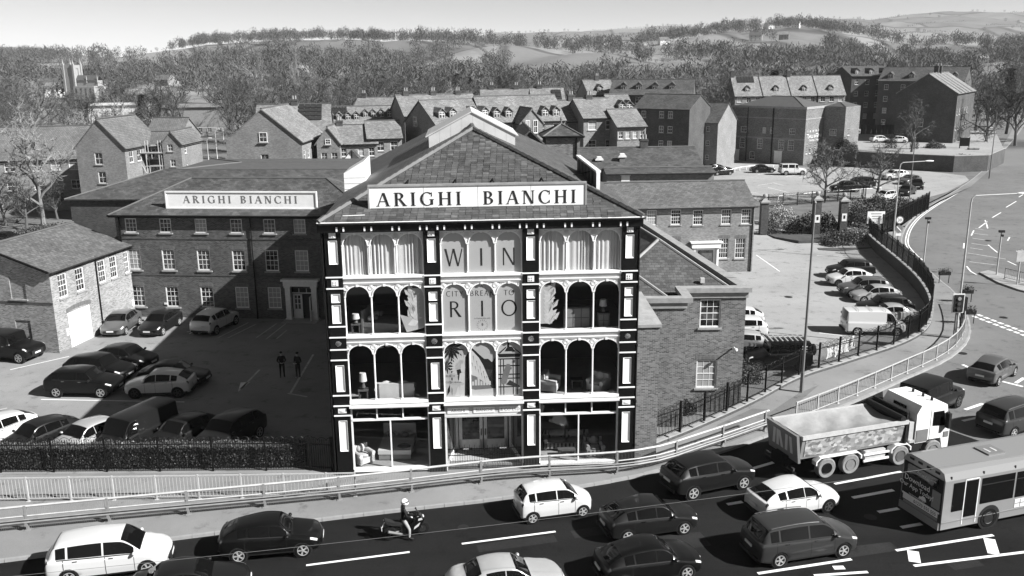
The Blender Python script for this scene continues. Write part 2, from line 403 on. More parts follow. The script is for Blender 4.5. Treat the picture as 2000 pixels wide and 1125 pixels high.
# ------------------------------------------------------------------ painted markings
def strip(name, p, q, w, z, mat='line_paint', label=None):
    a = Vector((p[0], p[1], 0)); b = Vector((q[0], q[1], 0)); n = (b-a).normalized().cross(Vector((0, 0, 1)))*(w/2)
    o = MB().quad(*[tuple(v+Vector((0, 0, z))) for v in (a-n, b-n, b+n, a+n)][::-1]).build(name, mat, None, kind='structure')
    if o.data.polygons[0].normal.z < 0: o.data.flip_normals()
    return o
def mark(px, w, z=ROADZ+.008, mat='line_paint', name='lane_marking'): strip(name, G(px[0], px[1], z), G(px[2], px[3], z), w, z, mat)
for q in [(598,1104,800,1078),(902,1062,1085,1038),(270,1140,480,1118)]: mark(q, .13)
for q in [(1630,945,1760,921),(1750,1075,1940,1045),(1785,1105,2010,1077),(1480,1120,1663,1092),(1590,1124,1695,1117)]: mark(q, .16)
for q in [(1665,972,1745,957),(1715,1000,1755,993),(1420,985,1450,980),(1760,1030,1800,1023),(1415,931,1545,893)]: mark(q, .22)
for q in [(1932,1052,1941,1082),(1783,1076,1787,1098),(1636,1105,1641,1112)]: mark(q, .45)
for q in [(1880,712,1902,722),(1958,745,1998,755),(2000,738,1984,748),(1885,800,1920,788),(1880,822,1925,812)]: mark(q, .22, ROADZ+.012)
def qline(pts, w=.14, z=ROADZ+.012, mat='line_paint'):
    for a, b in zip(pts, pts[1:]): mark((*a, *b), w, z, mat)
for k in range(9): mark((1896+k*13.5, 609+k*5.1, 1905+k*13.5, 612.5+k*5.1), .3, ROADZ+.012)
for k in range(9): mark((1900+k*13.5, 617+k*5.1, 1909+k*13.5, 620.5+k*5.1), .3, ROADZ+.012)
for q in [(1903,456,1930,459),(1899,465,1925,469),(1897,475,1935,481),(1895,484,1920,488),(1890,494,1965,506),(1893,511,1950,518),(1905,446,1922,449)]: mark(q, .14, ROADZ+.012, 'line_worn')
for a in [[(1888,520),(1896,530),(1908,537)],[(1882,485),(1883,475)],[(1924,430),(1927,438),(1929,446)],[(1930,478),(1938,485),(1948,493)],[(1938,425),(1955,415)],[(1965,405),(1985,393)],[(1990,385),(1998,380)],[(1968,510),(1985,518)],[(1985,490),(2000,498)],[(1912,445),(1928,433)],[(1897,460),(1902,450)],[(1968,470),(1972,463)]]: qline(a, .14, ROADZ+.012)
edge = offset(KS, -.35); edge2 = offset(KS, -.6)
yl = MB()
for ln in (edge, edge2):
    pts = [p for p in ln if p[1] > 88]
    for a, b in zip(pts, pts[1:]):
        u = Vector((b[0]-a[0], b[1]-a[1], 0)).normalized(); n = Vector((-u.y, u.x, 0))*.06
        A, B = Vector((*a, ROADZ+.012)), Vector((*b, ROADZ+.012)); yl.quad(A-n, B-n, B+n, A+n)
yl.build('double_edge_line', 'line_paint', None, kind='structure')
YM = dict(z=.006, name='bay_marking')
for q in [(20,722,135,696),(290,655,330,639),(370,652,410,625),(80,780,360,785),(365,648,440,640)]: mark(q, .1, **YM)
for q in [(425,660,485,630),(445,660,500,633),(500,660,540,632),(520,662,558,632),(540,662,560,645)]: mark(q, .09, mat='line_worn', **YM)
for q in [(470,760,507,722),(0,800,14,797),(566,770,612,692),(562,768,600,775)]: mark(q, .14, mat='line_worn', **YM)
sheet('arrow_marking', [tuple(G(*p)[:2]) for p in [(465,765),(489,746),(470,747)]], .006, 'line_paint')
YZ = dict(z=YARDZ+.006, name='bay_marking')
for q in [(1477,498,1523,530),(1595,499,1655,501),(1480,460,1500,470),(1600,650,1645,655)]: mark(q, .11, **YZ)
for q in [(1445,373,1480,377),(1480,362,1508,358),(1500,366,1540,376),(1510,357,1530,362),(1480,341,1520,334),(1505,343,1540,337),(1535,345,1565,340),(1560,347,1590,342)]: mark(q, .12, .002, 'line_paint', 'bay_marking')
mark((1690,340,1700,341), .1, .002, 'line_paint', 'bay_marking')
# fresh patches in the pavement by the showroom and survey paint
for i, pts in enumerate([[(745,940),(840,938),(838,950),(812,962),(790,958),(765,952)],[(1560,768),(1600,752),(1540,802),(1490,815)],[(1400,830),(1470,798),(1500,800),(1420,842)]]):
    sheet('tarmac_patch', [tuple(G(*p)[:2]) for p in pts], .005, 'junction_asphalt')
# traffic island on the right
isl = [tuple(G(*p)[:2]) for p in [(1913,532),(1930,528),(2010,548),(2100,570),(2090,590),(1990,566),(1950,552)]]
MB().prism(isl, .15, o=ROADZ).build('traffic_island', 'concrete', None, kind='structure')
# ------------------------------------------------------------------ building helpers
courses('brick_arch', .10, .075, .5, .010, .17, .25, .1)
def wall_part(mb, M, L, z0, z1, ops=(), depth=.14, gable=None, gable_x=None):
    xs = sorted({0., L}|{v for o in ops for v in (o[0], o[1])}); zs = sorted({z0, z1}|{v for o in ops for v in (o[2], o[3])})
    add = lambda *p: mb.quad(*[tuple(M @ Vector(q)) for q in p])
    for a, b in zip(xs, xs[1:]):
        for c, d in zip(zs, zs[1:]):
            mx, mz = (a+b)/2, (c+d)/2
            if any(o[0] < mx < o[1] and o[2] < mz < o[3] for o in ops): continue
            add((a, 0, c), (b, 0, c), (b, 0, d), (a, 0, d))
    for a, b, c, d in [o[:4] for o in ops]:
        add((a, 0, c), (a, 0, d), (a, depth, d), (a, depth, c)); add((b, 0, c), (b, depth, c), (b, depth, d), (b, 0, d))
        add((a, 0, c), (a, depth, c), (b, depth, c), (b, 0, c)); add((a, 0, d), (b, 0, d), (b, depth, d), (a, depth, d))
    if gable is not None: add((0, 0, z1), (L, 0, z1), (L/2 if gable_x is None else gable_x, 0, gable))
WC = {}
def win(parent, M, xc, z0, w, h, cols=3, rows=4, sill=True, arch=True, depth=.14, frame_m='white_trim', glass='house_glass', name='window', fr=.07):
    key = (round(w, 2), round(h, 2), cols, rows, frame_m, glass, depth)
    if key not in WC:
        f = MB(); y0, y1 = depth-.09, depth-.01
        f.box(-w/2, -w/2+fr, y0, y1, 0, h); f.box(w/2-fr, w/2, y0, y1, 0, h); f.box(-w/2+fr, w/2-fr, y0, y1, h-fr, h); f.box(-w/2+fr, w/2-fr, y0, y1, 0, fr*1.4)
        iw, ih = w-2*fr, h-2.4*fr; bt = .026 if w > .7 else .03
        for i in range(1, cols): x = -iw/2+iw*i/cols; f.box(x-bt/2, x+bt/2, y0+.03, y1-.012, fr*1.4, h-fr)
        for j in range(1, rows):
            z = fr*1.4+ih*j/rows; t = bt*(1.9 if rows % 2 == 0 and j == rows//2 else 1); f.box(-iw/2, iw/2, y0+.02, y1-.008, z-t/2, z+t/2)
        p = MB().box(-iw/2, iw/2, depth-.045, depth-.035, fr, h-fr)
        s = MB().box(-w/2-.1, w/2+.1, -.09, depth, -.11, -.005)
        ar = MB(); n = 6
        for k in range(n):
            a, b = -w/2-.08+(w+.16)*k/n, -w/2-.08+(w+.16)*(k+1)/n; bow = lambda x: .06*(1-(2*x/w)**2)
            ar.add([(a,-.012,h+.01+bow(a)*.4),(b,-.012,h+.01+bow(b)*.4),(b,-.012,h+.27+bow(b)),(a,-.012,h+.27+bow(a))], [(0,1,2,3)])
        WC[key] = (f.mesh('window', frame_m), [p.mesh('pane', g_) for g_ in (glass, glass, glass, 'glass_dim', 'glass_blind')], s.mesh('sill', 'stone'), ar.mesh('brick_arch', 'brick_arch'))
    fm, pm, sm, am = WC[key]
    o = link(name, fm, parent); o.matrix_local = M @ Matrix.Translation((xc, 0, z0))
    link('pane', random.choice(pm), o)
    if sill: link('sill', sm, o)
    if arch: link('brick_arch', am, o)
    return o
def side_M(side, L, D):
    return {'f': Matrix.Identity(4), 'r': Matrix.Translation((L, 0, 0)) @ Matrix.Rotation(R(90), 4, 'Z'),
            'b': Matrix.Translation((L, D, 0)) @ Matrix.Rotation(R(180), 4, 'Z'), 'l': Matrix.Translation((0, D, 0)) @ Matrix.Rotation(R(-90), 4, 'Z')}[side]
def slab(mb, pts, t=.12):
    """a roof plane with thickness below it"""
    p = [Vector(q) for q in pts]; n = (p[1]-p[0]).cross(p[2]-p[0]).normalized()
    if n.z < 0: n = -n
    q = [v-n*t for v in p]; k = len(p)
    up = (p[1]-p[0]).cross(p[2]-p[0]).z > 0
    top = tuple(range(k)) if up else tuple(range(k-1, -1, -1)); bot = tuple(range(2*k-1, k-1, -1)) if up else tuple(range(k, 2*k))
    mb.add(p+q, [top, bot]+[((i+1) % k, i, k+i, k+(i+1) % k) if up else (i, (i+1) % k, k+(i+1) % k, k+i) for i in range(k)])
def gable_roof(root, L, D, ze, zr, mat, ridge='x', ov=.3, vg=.15, ridge_m='lead'):
    r = MB(); cap = MB()
    if ridge == 'x':
        k = (zr-ze)/(D/2); zo = ze-k*ov
        slab(r, [(-vg,-ov,zo),(L+vg,-ov,zo),(L+vg,D/2,zr),(-vg,D/2,zr)]); slab(r, [(L+vg,D+ov,zo),(-vg,D+ov,zo),(-vg,D/2,zr),(L+vg,D/2,zr)])
        cap.tube([(-vg, D/2, zr+.02), (L+vg, D/2, zr+.02)], .11, 6)
        gut = [((-vg,-ov-.06,zo-.06),(L+vg,-ov-.06,zo-.06)), ((-vg,D+ov+.06,zo-.06),(L+vg,D+ov+.06,zo-.06))]
    else:
        k = (zr-ze)/(L/2); zo = ze-k*ov
        slab(r, [(-ov,D+vg,zo),(-ov,-vg,zo),(L/2,-vg,zr),(L/2,D+vg,zr)]); slab(r, [(L+ov,-vg,zo),(L+ov,D+vg,zo),(L/2,D+vg,zr),(L/2,-vg,zr)])
        cap.tube([(L/2, -vg, zr+.02), (L/2, D+vg, zr+.02)], .11, 6)
        gut = [((-ov-.06,-vg,zo-.06),(-ov-.06,D+vg,zo-.06)), ((L+ov+.06,-vg,zo-.06),(L+ov+.06,D+vg,zo-.06))]
    o = r.build('roof', mat, root); cap.build('ridge_tiles', ridge_m, o)
    g = MB()
    for a, b in gut: g.tube([a, b], .06, 5)
    g.build('gutter', 'black_plastic', root); return o
def hip_roof(root, x0, x1, y0, y1, ze, zr, mat, ridge='auto', t=.12, back_open=False):
    """hipped roof over a rectangle, returns the roof"""
    W, D = x1-x0, y1-y0; r = MB(); cap = MB()
    if W >= D: h = D/2; A = (x0+h, (y0+y1)/2, zr); B = (x1-h, (y0+y1)/2, zr); faces = [[(x0,y0,ze),(x1,y0,ze),B,A],[(x1,y0,ze),(x1,y1,ze),B],[(x1,y1,ze),(x0,y1,ze),A,B],[(x0,y1,ze),(x0,y0,ze),A]]
    else: h = W/2; A = ((x0+x1)/2, y0+h, zr); B = ((x0+x1)/2, y1-h, zr); faces = [[(x0,y0,ze),(x1,y0,ze),A],[(x1,y0,ze),(x1,y1,ze),B,A],[(x1,y1,ze),(x0,y1,ze),B],[(x0,y1,ze),(x0,y0,ze),A,B]]
    for f in faces: slab(r, f, t)
    cs = [(x0,y0,ze),(x1,y0,ze),(x1,y1,ze),(x0,y1,ze)]
    ends = [A, B, B, A] if W >= D else [A, A, B, B]
    for c, e in zip(cs, ends): cap.tube([c, e], .09, 5)
    cap.tube([A, B], .1, 5)
    o = r.build('roof', mat, root); cap.build('hip_tiles', 'lead', o); return o
def chimney(root, x, y, z0, z1, w=.9, d=.6, pots=2, mat='brick_dark'):
    m = MB().box(x-w/2, x+w/2, y-d/2, y+d/2, z0, z1); m.box(x-w/2-.06, x+w/2+.06, y-d/2-.06, y+d/2+.06, z1-.25, z1-.1)
    o = m.build('chimney', mat, root); p = MB()
    for i in range(pots): p.lathe([(.13, z1), (.11, z1+.45), (.14, z1+.5)], 8, (x+(i-(pots-1)/2)*.35, y, 0))
    p.build('chimney_pot', 'stone', o); return o
def dormer(root, M, w=1.2, h=1.0, d=1.6, mat='slate_pale', wall='lead'):
    """small gabled dormer: front at local y=0, runs back into the roof"""
    b = MB(); b.box(-w/2, w/2, 0, d, 0, h); b.add([(-w/2,0,h),(w/2,0,h),(0,0,h+w*.45),(-w/2,d,h),(w/2,d,h),(0,d,h+w*.45)], [(0,1,2),(5,4,3)])
    o = b.build('dormer', wall, root); o.matrix_local = M
    r = MB(); e = .12; k = .9
    slab(r, [(-w/2-e,-.15,h-e*k),(-w/2-e,d,h-e*k),(0,d,h+w*.45+.04),(0,-.15,h+w*.45+.04)], .08); slab(r, [(w/2+e,d,h-e*k),(w/2+e,-.15,h-e*k),(0,-.15,h+w*.45+.04),(0,d,h+w*.45+.04)], .08)
    r.build('dormer_roof', mat, o)
    f = MB().box(-w*.36, w*.36, -.025, .0, .12, h-.05).box(-w*.03, w*.03, -.05, -.03, .15, h-.08).box(-w*.33, w*.33, -.05, -.03, h*.6, h*.66)
    MB().box(-w*.33, w*.33, -.03, -.026, .16, h-.1).build('pane', 'house_glass', o); f.build('dormer_frame', 'white_paint', o); return o
def house(name, label, cat, org, rz, L, D, ze, zr, wall='brick_pale', roof='slate_pale', ridge='x', wins=None, ww=1.15, wh=1.25, cols=2, rows=2, z0=0., chim=(), dorm=(), group=None, hip=False, doors=(), arch=False, dorm_m=None, ov=.3, solar=()):
    """wins: {side: [(x, z), ...]} window centres and sills; org is the front left corner"""
    root = thing(name, label, cat, (org[0], org[1], z0), rz, group)
    w = MB(); wins = wins or {}; ze -= z0; zr -= z0
    for s in 'frbl':
        M = side_M(s, L, D); Ls = L if s in 'fb' else D
        ops = []
        for q in wins.get(s, []):
            a, b = (q[2], q[3]) if len(q) > 3 else (ww, wh); ops.append((q[0]-a/2, q[0]+a/2, q[1], q[1]+b))
        gb = None
        if not hip and ((ridge == 'x' and s in 'lr') or (ridge == 'y' and s in 'fb')): gb = zr-.06
        wall_part(w, M, Ls, 0, ze, [o for o in ops if o[3] < ze], gable=gb)
        for q in wins.get(s, []):
            a, b = (q[2], q[3]) if len(q) > 3 else (ww, wh)
            if q[1]+b < ze: win(root, M, q[0], q[1], a, b, cols, rows, True, arch)
            else: win(root, M @ Matrix.Translation((0, -.13, 0)), q[0], q[1], a, b, cols, rows, True, False)
    w.build('wall', wall, root)
    if hip:
        rf = hip_roof(root, -ov, L+ov, -ov, D+ov, ze, zr, roof)
    else: rf = gable_roof(root, L, D, ze, zr, roof, ridge, ov)
    for x, y, h in chim: chimney(root, x, y, zr-.9 if not hip else ze, h-z0)
    for q in dorm:                                           # (x, fraction up the front slope)
        fr = q[1]; yy = fr*D/2; zz = ze+(zr-ze)*fr; dormer(root, Matrix.Translation((q[0], yy-.1, zz-.15)), q[2] if len(q) > 2 else 1.25, .95, (1-fr)*D/2*.9, dorm_m or roof)
    if solar:
        x0, x1, f0, f1, nx, ny = solar; k = (zr-ze)/(D/2); P = lambda u, v: Vector((x0+(x1-x0)*u, (f0+(f1-f0)*v)*D/2, ze+(zr-ze)*(f0+(f1-f0)*v)))
        n = Vector((0, -k, 1)).normalized()
        for i in range(nx):
            for j in range(ny):
                m = MB(); a, b, c, d = P(i/nx+.01, j/ny+.02), P((i+1)/nx-.01, j/ny+.02), P((i+1)/nx-.01, (j+1)/ny-.02), P(i/nx+.01, (j+1)/ny-.02)
                slab(m, [a+n*.14, b+n*.14, c+n*.14, d+n*.14], .06); m.build('solar_panel', 'solar', rf)
    for s, x, wd, hd in doors:
        M = side_M(s, L, D); o = MB().box(-wd/2, wd/2, -.04, .05, 0, hd).box(-wd/2-.1, wd/2+.1, -.09, -.04, hd, hd+.12).build('door', 'white_trim', root); o.matrix_local = M @ Matrix.Translation((x, 0, 0))
    return root
# ------------------------------------------------------------------ lettering drawn as shapes (roman capitals)
def glyph(ch, serif=True):
    T, t = (.15, .055) if serif else (.12, .075); P = []; s = .07 if serif else 0; H = .035
    def rect(a, b, c, d): P.append([(a, c), (b, c), (b, d), (a, d)])
    def sf(x0, x1, z):
        if serif: rect(x0-s, x1+s, z, z+H) if z < .5 else rect(x0-s, x1+s, z-H, z)
    def diag(xa, xb, w, z0=0., z1=1.): P.append([(xa, z0), (xa+w, z0), (xb+w, z1), (xb, z1)])
    def arc(cx, cz, a, b, th, tv, a0, a1, n=18):
        for i in range(n):
            u, v = R(a0+(a1-a0)*i/n), R(a0+(a1-a0)*(i+1)/n)
            P.append([(cx+a*math.cos(u), cz+b*math.sin(u)), (cx+a*math.cos(v), cz+b*math.sin(v)), (cx+(a-th)*math.cos(v), cz+(b-tv)*math.sin(v)), (cx+(a-th)*math.cos(u), cz+(b-tv)*math.sin(u))])
    if ch == 'I': rect(.1, .1+T, 0, 1); sf(.1, .1+T, 0); sf(.1, .1+T, 1); return P, .1+T+.1
    if ch == 'H':
        rect(.08, .08+T, 0, 1); rect(.62, .62+T, 0, 1); rect(.08+T, .62, .47, .47+t)
        for x in (.08, .62): sf(x, x+T, 0); sf(x, x+T, 1)
        return P, .85
    if ch == 'A': diag(.02, .36, t); diag(.62, .34, T); rect(.16, .58, .33, .33+t*.9); sf(.02, .02+t, 0); sf(.62, .62+T, 0); return P, .82
    if ch == 'N': rect(.08, .08+t, 0, 1); rect(.66, .66+t, 0, 1); P.append([(.08, 1), (.08+T, 1), (.66+t, 0), (.66+t-T, 0)][::-1]); sf(.08, .08+t, 0); sf(.66, .66+t, 1); sf(.02, .1, 1); return P, .8
    if ch in 'RB':
        rect(.08, .08+T, 0, 1); sf(.08, .08+T, 0); sf(.08, .08+T, 1)
        arc(.3, .75, .3, .25, T, t, -90, 90); rect(.2, .3, 1-t, 1); rect(.2, .3, .5, .5+t)
        if ch == 'R': P.append([(.3, .5), (.44, .5), (.78, 0), (.6, 0)][::-1]); sf(.62, .76, 0); return P, .78
        arc(.32, .26, .34, .26, T, t, -90, 90); rect(.2, .32, 0, t); return P, .72
    if ch in 'CG':
        arc(.46, .5, .44, .52, T, t, 48, 312)
        if serif: rect(.73, .77, .68, .98)
        if ch == 'G': rect(.68, .68+T, .06, .42); sf(.68, .68+T, .44); return P, .92
        if serif: rect(.73, .77, .04, .26)
        return P, .84
    if ch == 'O': arc(.5, .5, .48, .52, T, t, 0, 360, 30); return P, 1.0
    if ch == 'W': diag(.26, .04, -T*.9, 0, 1) if 0 else P.extend([[(.26, 0), (.36, 0), (.15, 1), (.02, 1)], [(.27, 0), (.34, 0), (.56, 1), (.49, 1)], [(.72, 0), (.82, 0), (.6, 1), (.47, 1)], [(.74, 0), (.81, 0), (1.05, 1), (.98, 1)]]); return P, 1.1
    if ch == 'T': rect(.3, .3+T, 0, 1); rect(.02, .72, 1-t, 1); return P, .74
    if ch == 'Y': rect(.3, .3+T, 0, .48); P.extend([[(.3, .46), (.3+T, .46), (.14, 1), (.0, 1)], [(.34, .46), (.3+T, .46), (.76, 1), (.66, 1)]]); return P, .78
    if ch == 'E': rect(.08, .08+T, 0, 1); rect(.2, .54, 0, t); rect(.2, .5, .47, .47+t); rect(.2, .54, 1-t, 1); return P, .6
    if ch == 'K': rect(.08, .08+T, 0, 1); P.extend([[(.2, .42), (.2, .55), (.6, 1), (.72, 1)], [(.3, .55), (.4, .62), (.78, 0), (.6, 0)]]); return P, .78
    return [], .45
def word_mb(text, h, width=None, serif=True, track=.12, depth=.0015):
    """letters in the x-z plane, front at y=0 towards -y, centred on x; returns MB"""
    x = 0; items = []
    for ch in text:
        P, a = glyph(ch, serif); items.append((x, P)); x += a+track
    x -= track; k = h if width is None else width/x; m = MB()
    for ox, P in items:
        for poly in P:
            q = [((ox+a-x/2)*k, b*h) for a, b in poly]
            ar = sum(q[i][0]*q[(i+1) % len(q)][1]-q[(i+1) % len(q)][0]*q[i][1] for i in range(len(q)))
            m.prism(q if ar < 0 else q[::-1], depth, 'y', -depth)
    return m
def text_mesh(body, size, name='lettering', mat='dark_print', ext=.002, align='CENTER'):
    cu = bpy.data.curves.new(name, 'FONT'); cu.body = body; cu.size = size; cu.extrude = ext; cu.align_x = align; cu.resolution_u = 2
    o = bpy.data.objects.new(name, cu); COL.objects.link(o); dg = bpy.context.evaluated_depsgraph_get()
    me = bpy.data.meshes.new_from_object(o.evaluated_get(dg)); bpy.data.objects.remove(o); bpy.data.curves.remove(cu)
    me.materials.clear(); finish_mesh(me, mat); return me
UPRIGHT = Matrix.Rotation(R(90), 4, 'X')
# ------------------------------------------------------------------ the showroom: cast-iron and glass front, four storeys, three bays
A0 = Vector((-8.751, 41.016, 0)); FH = math.atan2(.847, 14.739); FL = 14.76
FM = Matrix.Translation(A0) @ Matrix.Rotation(FH, 4, 'Z')
SR = thing('showroom_building', 'four-storey black and white iron-fronted furniture showroom with arched windows', 'building', A0, FH)
PIL = [(.12, .87), (4.65, 5.41), (9.26, 10.04), (13.95, 14.70)]; BAY = [(.87, 4.65), (5.41, 9.26), (10.04, 13.95)]
TOPZ = 12.1
for i, (a, b) in enumerate(PIL):
    p = MB().box(a, b, -.15, .4, .25, TOPZ).box(a-.04, b+.04, -.2, .4, 0, .25)
    pil = p.build('pilaster', 'black_paint', SR)
    for z in (9.95, 9.41, 7.56, 7.03, 6.42, 5.90, 4.11, 3.58, 3.08): MB().box(a-.03, b+.03, -.21, -.15, z, z+.055).build('band_moulding', 'white_paint', pil)
    c = (a+b)/2
    for z0, z1 in ((10.6, 11.71), (8.76, 9.17), (7.75, 8.64), (4.34, 5.66), (1.25, 2.84)):
        w = .2; t = MB(); o, n = -.2, -.156; k = .075
        O = [(c-w, o, z0), (c+w, o, z0), (c+w, o, z1), (c-w, o, z1)]; I = [(c-w+k, n, z0+k), (c+w-k, n, z0+k), (c+w-k, n, z1-k), (c-w+k, n, z1-k)]
        B = [(p[0], -.15, p[2]) for p in O]
        t.add(O+I+B, [(0,1,5,4),(1,2,6,5),(2,3,7,6),(3,0,4,7),(4,5,6,7),(0,8,9,1),(1,9,10,2),(2,10,11,3),(3,11,8,0)]); t.build('pilaster_panel', 'white_paint', pil)
    for z in (11.84, 9.56):
        q = MB().box(c-.155, c+.155, -.19, -.15, z, z+.28)
        for k in range(4): q.ball((c+.075*math.cos(R(45+90*k)), -.19, z+.14+.075*math.sin(R(45+90*k))), .05, .03, .05, 6, 4)
        q.build('square_rosette', 'white_trim', pil)
    MB().lathe([(.14, 0), (.14, .03), (.09, .05), (.05, .08)][::-1], 16, (c, -.15, 6.74), 'y').build('roundel', 'white_paint', pil).data.flip_normals()
    MB().box(c-.2, c+.2, -.19, -.15, 3.24, 3.46).ball((c, -.19, 3.35), .15, .03, .07, 8, 4).build('plaque', 'white_trim', pil)
def qpane(a, b, y, c, d): return MB().quad((a, y, c), (b, y, c), (b, y, d), (a, y, d))
ROWS = [(10.02, 11.44, 12.08), (7.12, 8.99, 9.62), (3.80, 6.16, 6.72)]      # sill, springing, top of the arcade panel
def arcade(x0, x1, sill, spring, top, n=3):
    m = MB(); t = .10; y0, y1 = -.05, .015; cw = .075; s = (x1-x0)/n
    for k in range(n+1):
        x = x0+s*k; xa, xb = max(x0, x-cw/2), min(x1, x+cw/2)
        xm = (xa+xb)/2; m.tube([(xm, -.01, sill), (xm, -.01, spring)], .042, 8)
        m.box(xm-.06, xm+.06, -.075, .05, spring-.03, spring+.03); m.box(xm-.05, xm+.05, -.07, .05, sill, sill+.07)
    for k in range(n):
        cx = x0+s*(k+.5); a = s/2-.03; b = top-.07-spring; N = 16
        pts = [(cx-a*math.cos(math.pi*i/N), spring+b*math.sin(math.pi*i/N)) for i in range(N+1)]
        pin = [(cx-(a-.05)*math.cos(math.pi*i/N), spring+(b-.05)*math.sin(math.pi*i/N)) for i in range(N+1)]
        for i in range(N):
            (xa, za), (xb, zb) = pts[i], pts[i+1]; (xc, zc), (xd, zd) = pin[i], pin[i+1]
            m.add([(xa,y0+.02,za),(xb,y0+.02,zb),(xb,y0+.02,top),(xa,y0+.02,top)], [(0,1,2,3)])
            m.add([(xc,y0-.02,zc),(xd,y0-.02,zd),(xb,y0-.02,zb),(xa,y0-.02,za),(xc,y1,zc),(xd,y1,zd),(xb,y0+.02,zb),(xa,y0+.02,za)], [(0,1,2,3),(1,0,4,5),(3,2,6,7)])
        for sx, e in ((x0+s*k, cx-a), (cx+a, x0+s*(k+1))): m.box(sx, e, y0+.02, y1, spring, top)
        m.box(cx-.06, cx+.06, y0-.05, y0, top-.14, top-.02)
    m.box(x0, x1, y0-.03, y0+.02, top-.045, top)
    o = m.build('arcade', 'white_paint', SR)
    for k in range(n+1):
        x = min(max(x0+s*k, x0+.1), x1-.1); r = MB()
        for rr in (.115, .065): r.tube([(x+rr*math.cos(R(30*i)), y0-.012, top-.2+rr*math.sin(R(30*i))) for i in range(13)], .016, 4, False)
        r.ball((x, y0, top-.2), .03, .03, .03, 6, 4); r.build('roundel', 'white_trim', o)
        for sgn in (-1, 1):
            sx = x+sgn*.19
            if x0+.05 < sx < x1-.05:
                d = MB()
                for q in range(3): d.ball((x+sgn*(.16+.07*q), y0+.005, top-.09-.02*q), .022, .012, .022, 5, 3)
                d.build('scroll', 'galvanised', o)
    return o
for bi, (x0, x1) in enumerate(BAY):
    for ri, (sl, sp, tp) in enumerate(ROWS):
        arcade(x0, x1, sl, sp, tp)
        sill = MB().box(x0, x1, -.18, .2, sl-.13, sl); sill.box(x0, x1, -.12, .2, sl-.2, sl-.13)
        if ri < 2:
            nt_ = ROWS[ri+1][2]; sill.box(x0, x1, -.05, .2, nt_, sl-.2); sill.box(x0, x1, -.11, -.05, nt_+.02, nt_+.08)
        else: sill.box(x0-.02, x1+.02, -.3, .2, sl-.3, sl-.2)
        sill.build('sill_course', 'white_paint', SR)
        s = (x1-x0)/3
        for k in range(3): qpane(x0+s*k+.04, x0+s*(k+1)-.04, .02, sl, tp-.03).build('pane', 'shop_glass', SR)
# shop windows at street level
for bi in (0, 2):
    x0, x1 = BAY[bi]; f = MB(); w = x1-x0
    f.box(x0, x1, -.04, .1, 3.36, 3.5); f.box(x0, x1, -.05, .1, 2.74, 2.83); f.box(x0, x1, -.14, .12, .1, .26)
    f.box(x0, x0+.07, -.05, .1, .26, 3.36); f.box(x1-.07, x1, -.05, .1, .26, 3.36); f.box((x0+x1)/2-.03, (x0+x1)/2+.03, -.05, .08, .26, 2.74)
    for k in (1, 2): f.box(x0+w*k/3-.03, x0+w*k/3+.03, -.05, .08, 2.83, 3.36)
    f.build('shop_frame', 'white_paint', SR)
    MB().box(x0, x1, -.1, .2, -.02, .1).box(x0+1.1, x0+1.5, -.12, -.1, -.02, .1).build('stall_riser', 'black_paint', SR)
    for k in range(2): qpane(x0+.07+k*(w/2-.04), x0+w/2-.03+k*(w/2-.04), .02, .26, 2.74).build('pane', 'shop_glass', SR)
    for k in range(3): qpane(x0+w*k/3+.04, x0+w*(k+1)/3-.04, .02, 2.83, 3.36).build('pane', 'shop_glass', SR)
# entrance bay: fascia, recessed double doors, splayed side panels
x0, x1 = BAY[1]
fa = MB().box(x0, x1, -.05, .25, 2.82, 3.5).box(x0, x1, -.1, -.05, 2.8, 2.88).build('fascia', 'cladding', SR)
for k, tx in enumerate(('ARIGHI', 'BIANCHI', '& CO LTD')):
    cx = x0+.66+k*1.27; MB().box(cx-.52, cx+.52, -.08, -.05, 3.0, 3.3).build('name_panel', 'white_paint', fa)
    t = link('lettering', text_mesh(tx, .21, 'lettering', 'galvanised_dark'), fa, (cx, -.083, 3.08)); t.matrix_local = Matrix.Translation((cx, -.083, 3.08)) @ UPRIGHT
for x in (x0, x1-.09): MB().box(x, x+.09, -.08, .06, 0, 2.82).build('door_post', 'white_trim', SR)
dr = MB(); yb = 1.9
dr.box(x0+.5, x0+.62, yb, yb+.1, 0, 2.8); dr.box(x1-.62, x1-.5, yb, yb+.1, 0, 2.8); dr.box(x0+.5, x1-.5, yb, yb+.1, 2.55, 2.8)
dr.build('door_frame', 'white_trim', SR)
for k in range(2):
    a = x0+.66+k*1.28; b = a+1.23
    d = MB().box(a, a+.17, yb, yb+.06, 0, 2.5).box(b-.17, b, yb, yb+.06, 0, 2.5).box(a, b, yb, yb+.06, 0, .75).box(a, b, yb, yb+.06, 2.36, 2.5).build('door', 'white_trim', SR)
    MB().box(a+.17, b-.17, yb+.02, yb+.03, .75, 2.36).build('pane', 'house_glass', d)
    hx = b-.08 if k == 0 else a+.08; MB().tube([(hx, yb-.06, 1.0), (hx, yb-.06, 1.35)], .025, 6).build('handle', 'black_iron', d)
for s in (0, 1):
    xo = x0+.1 if s == 0 else x1-.1; xi = x0+.5 if s == 0 else x1-.5; n = MB()
    n.quad((xo, .05, .5), (xi, yb, .5), (xi, yb, 2.8), (xo, .05, 2.8)); n.build('splay_pane', 'house_glass', SR)
    MB().quad((xo, .05, 0), (xi, yb, 0), (xi, yb, .5), (xo, .05, .5)).build('splay_panel', 'white_trim', SR)
MB().quad((x0, .04, .02), (x1, .04, .02), (x1, yb, .06), (x0, yb, .06)).build('porch_floor', 'lead', SR)
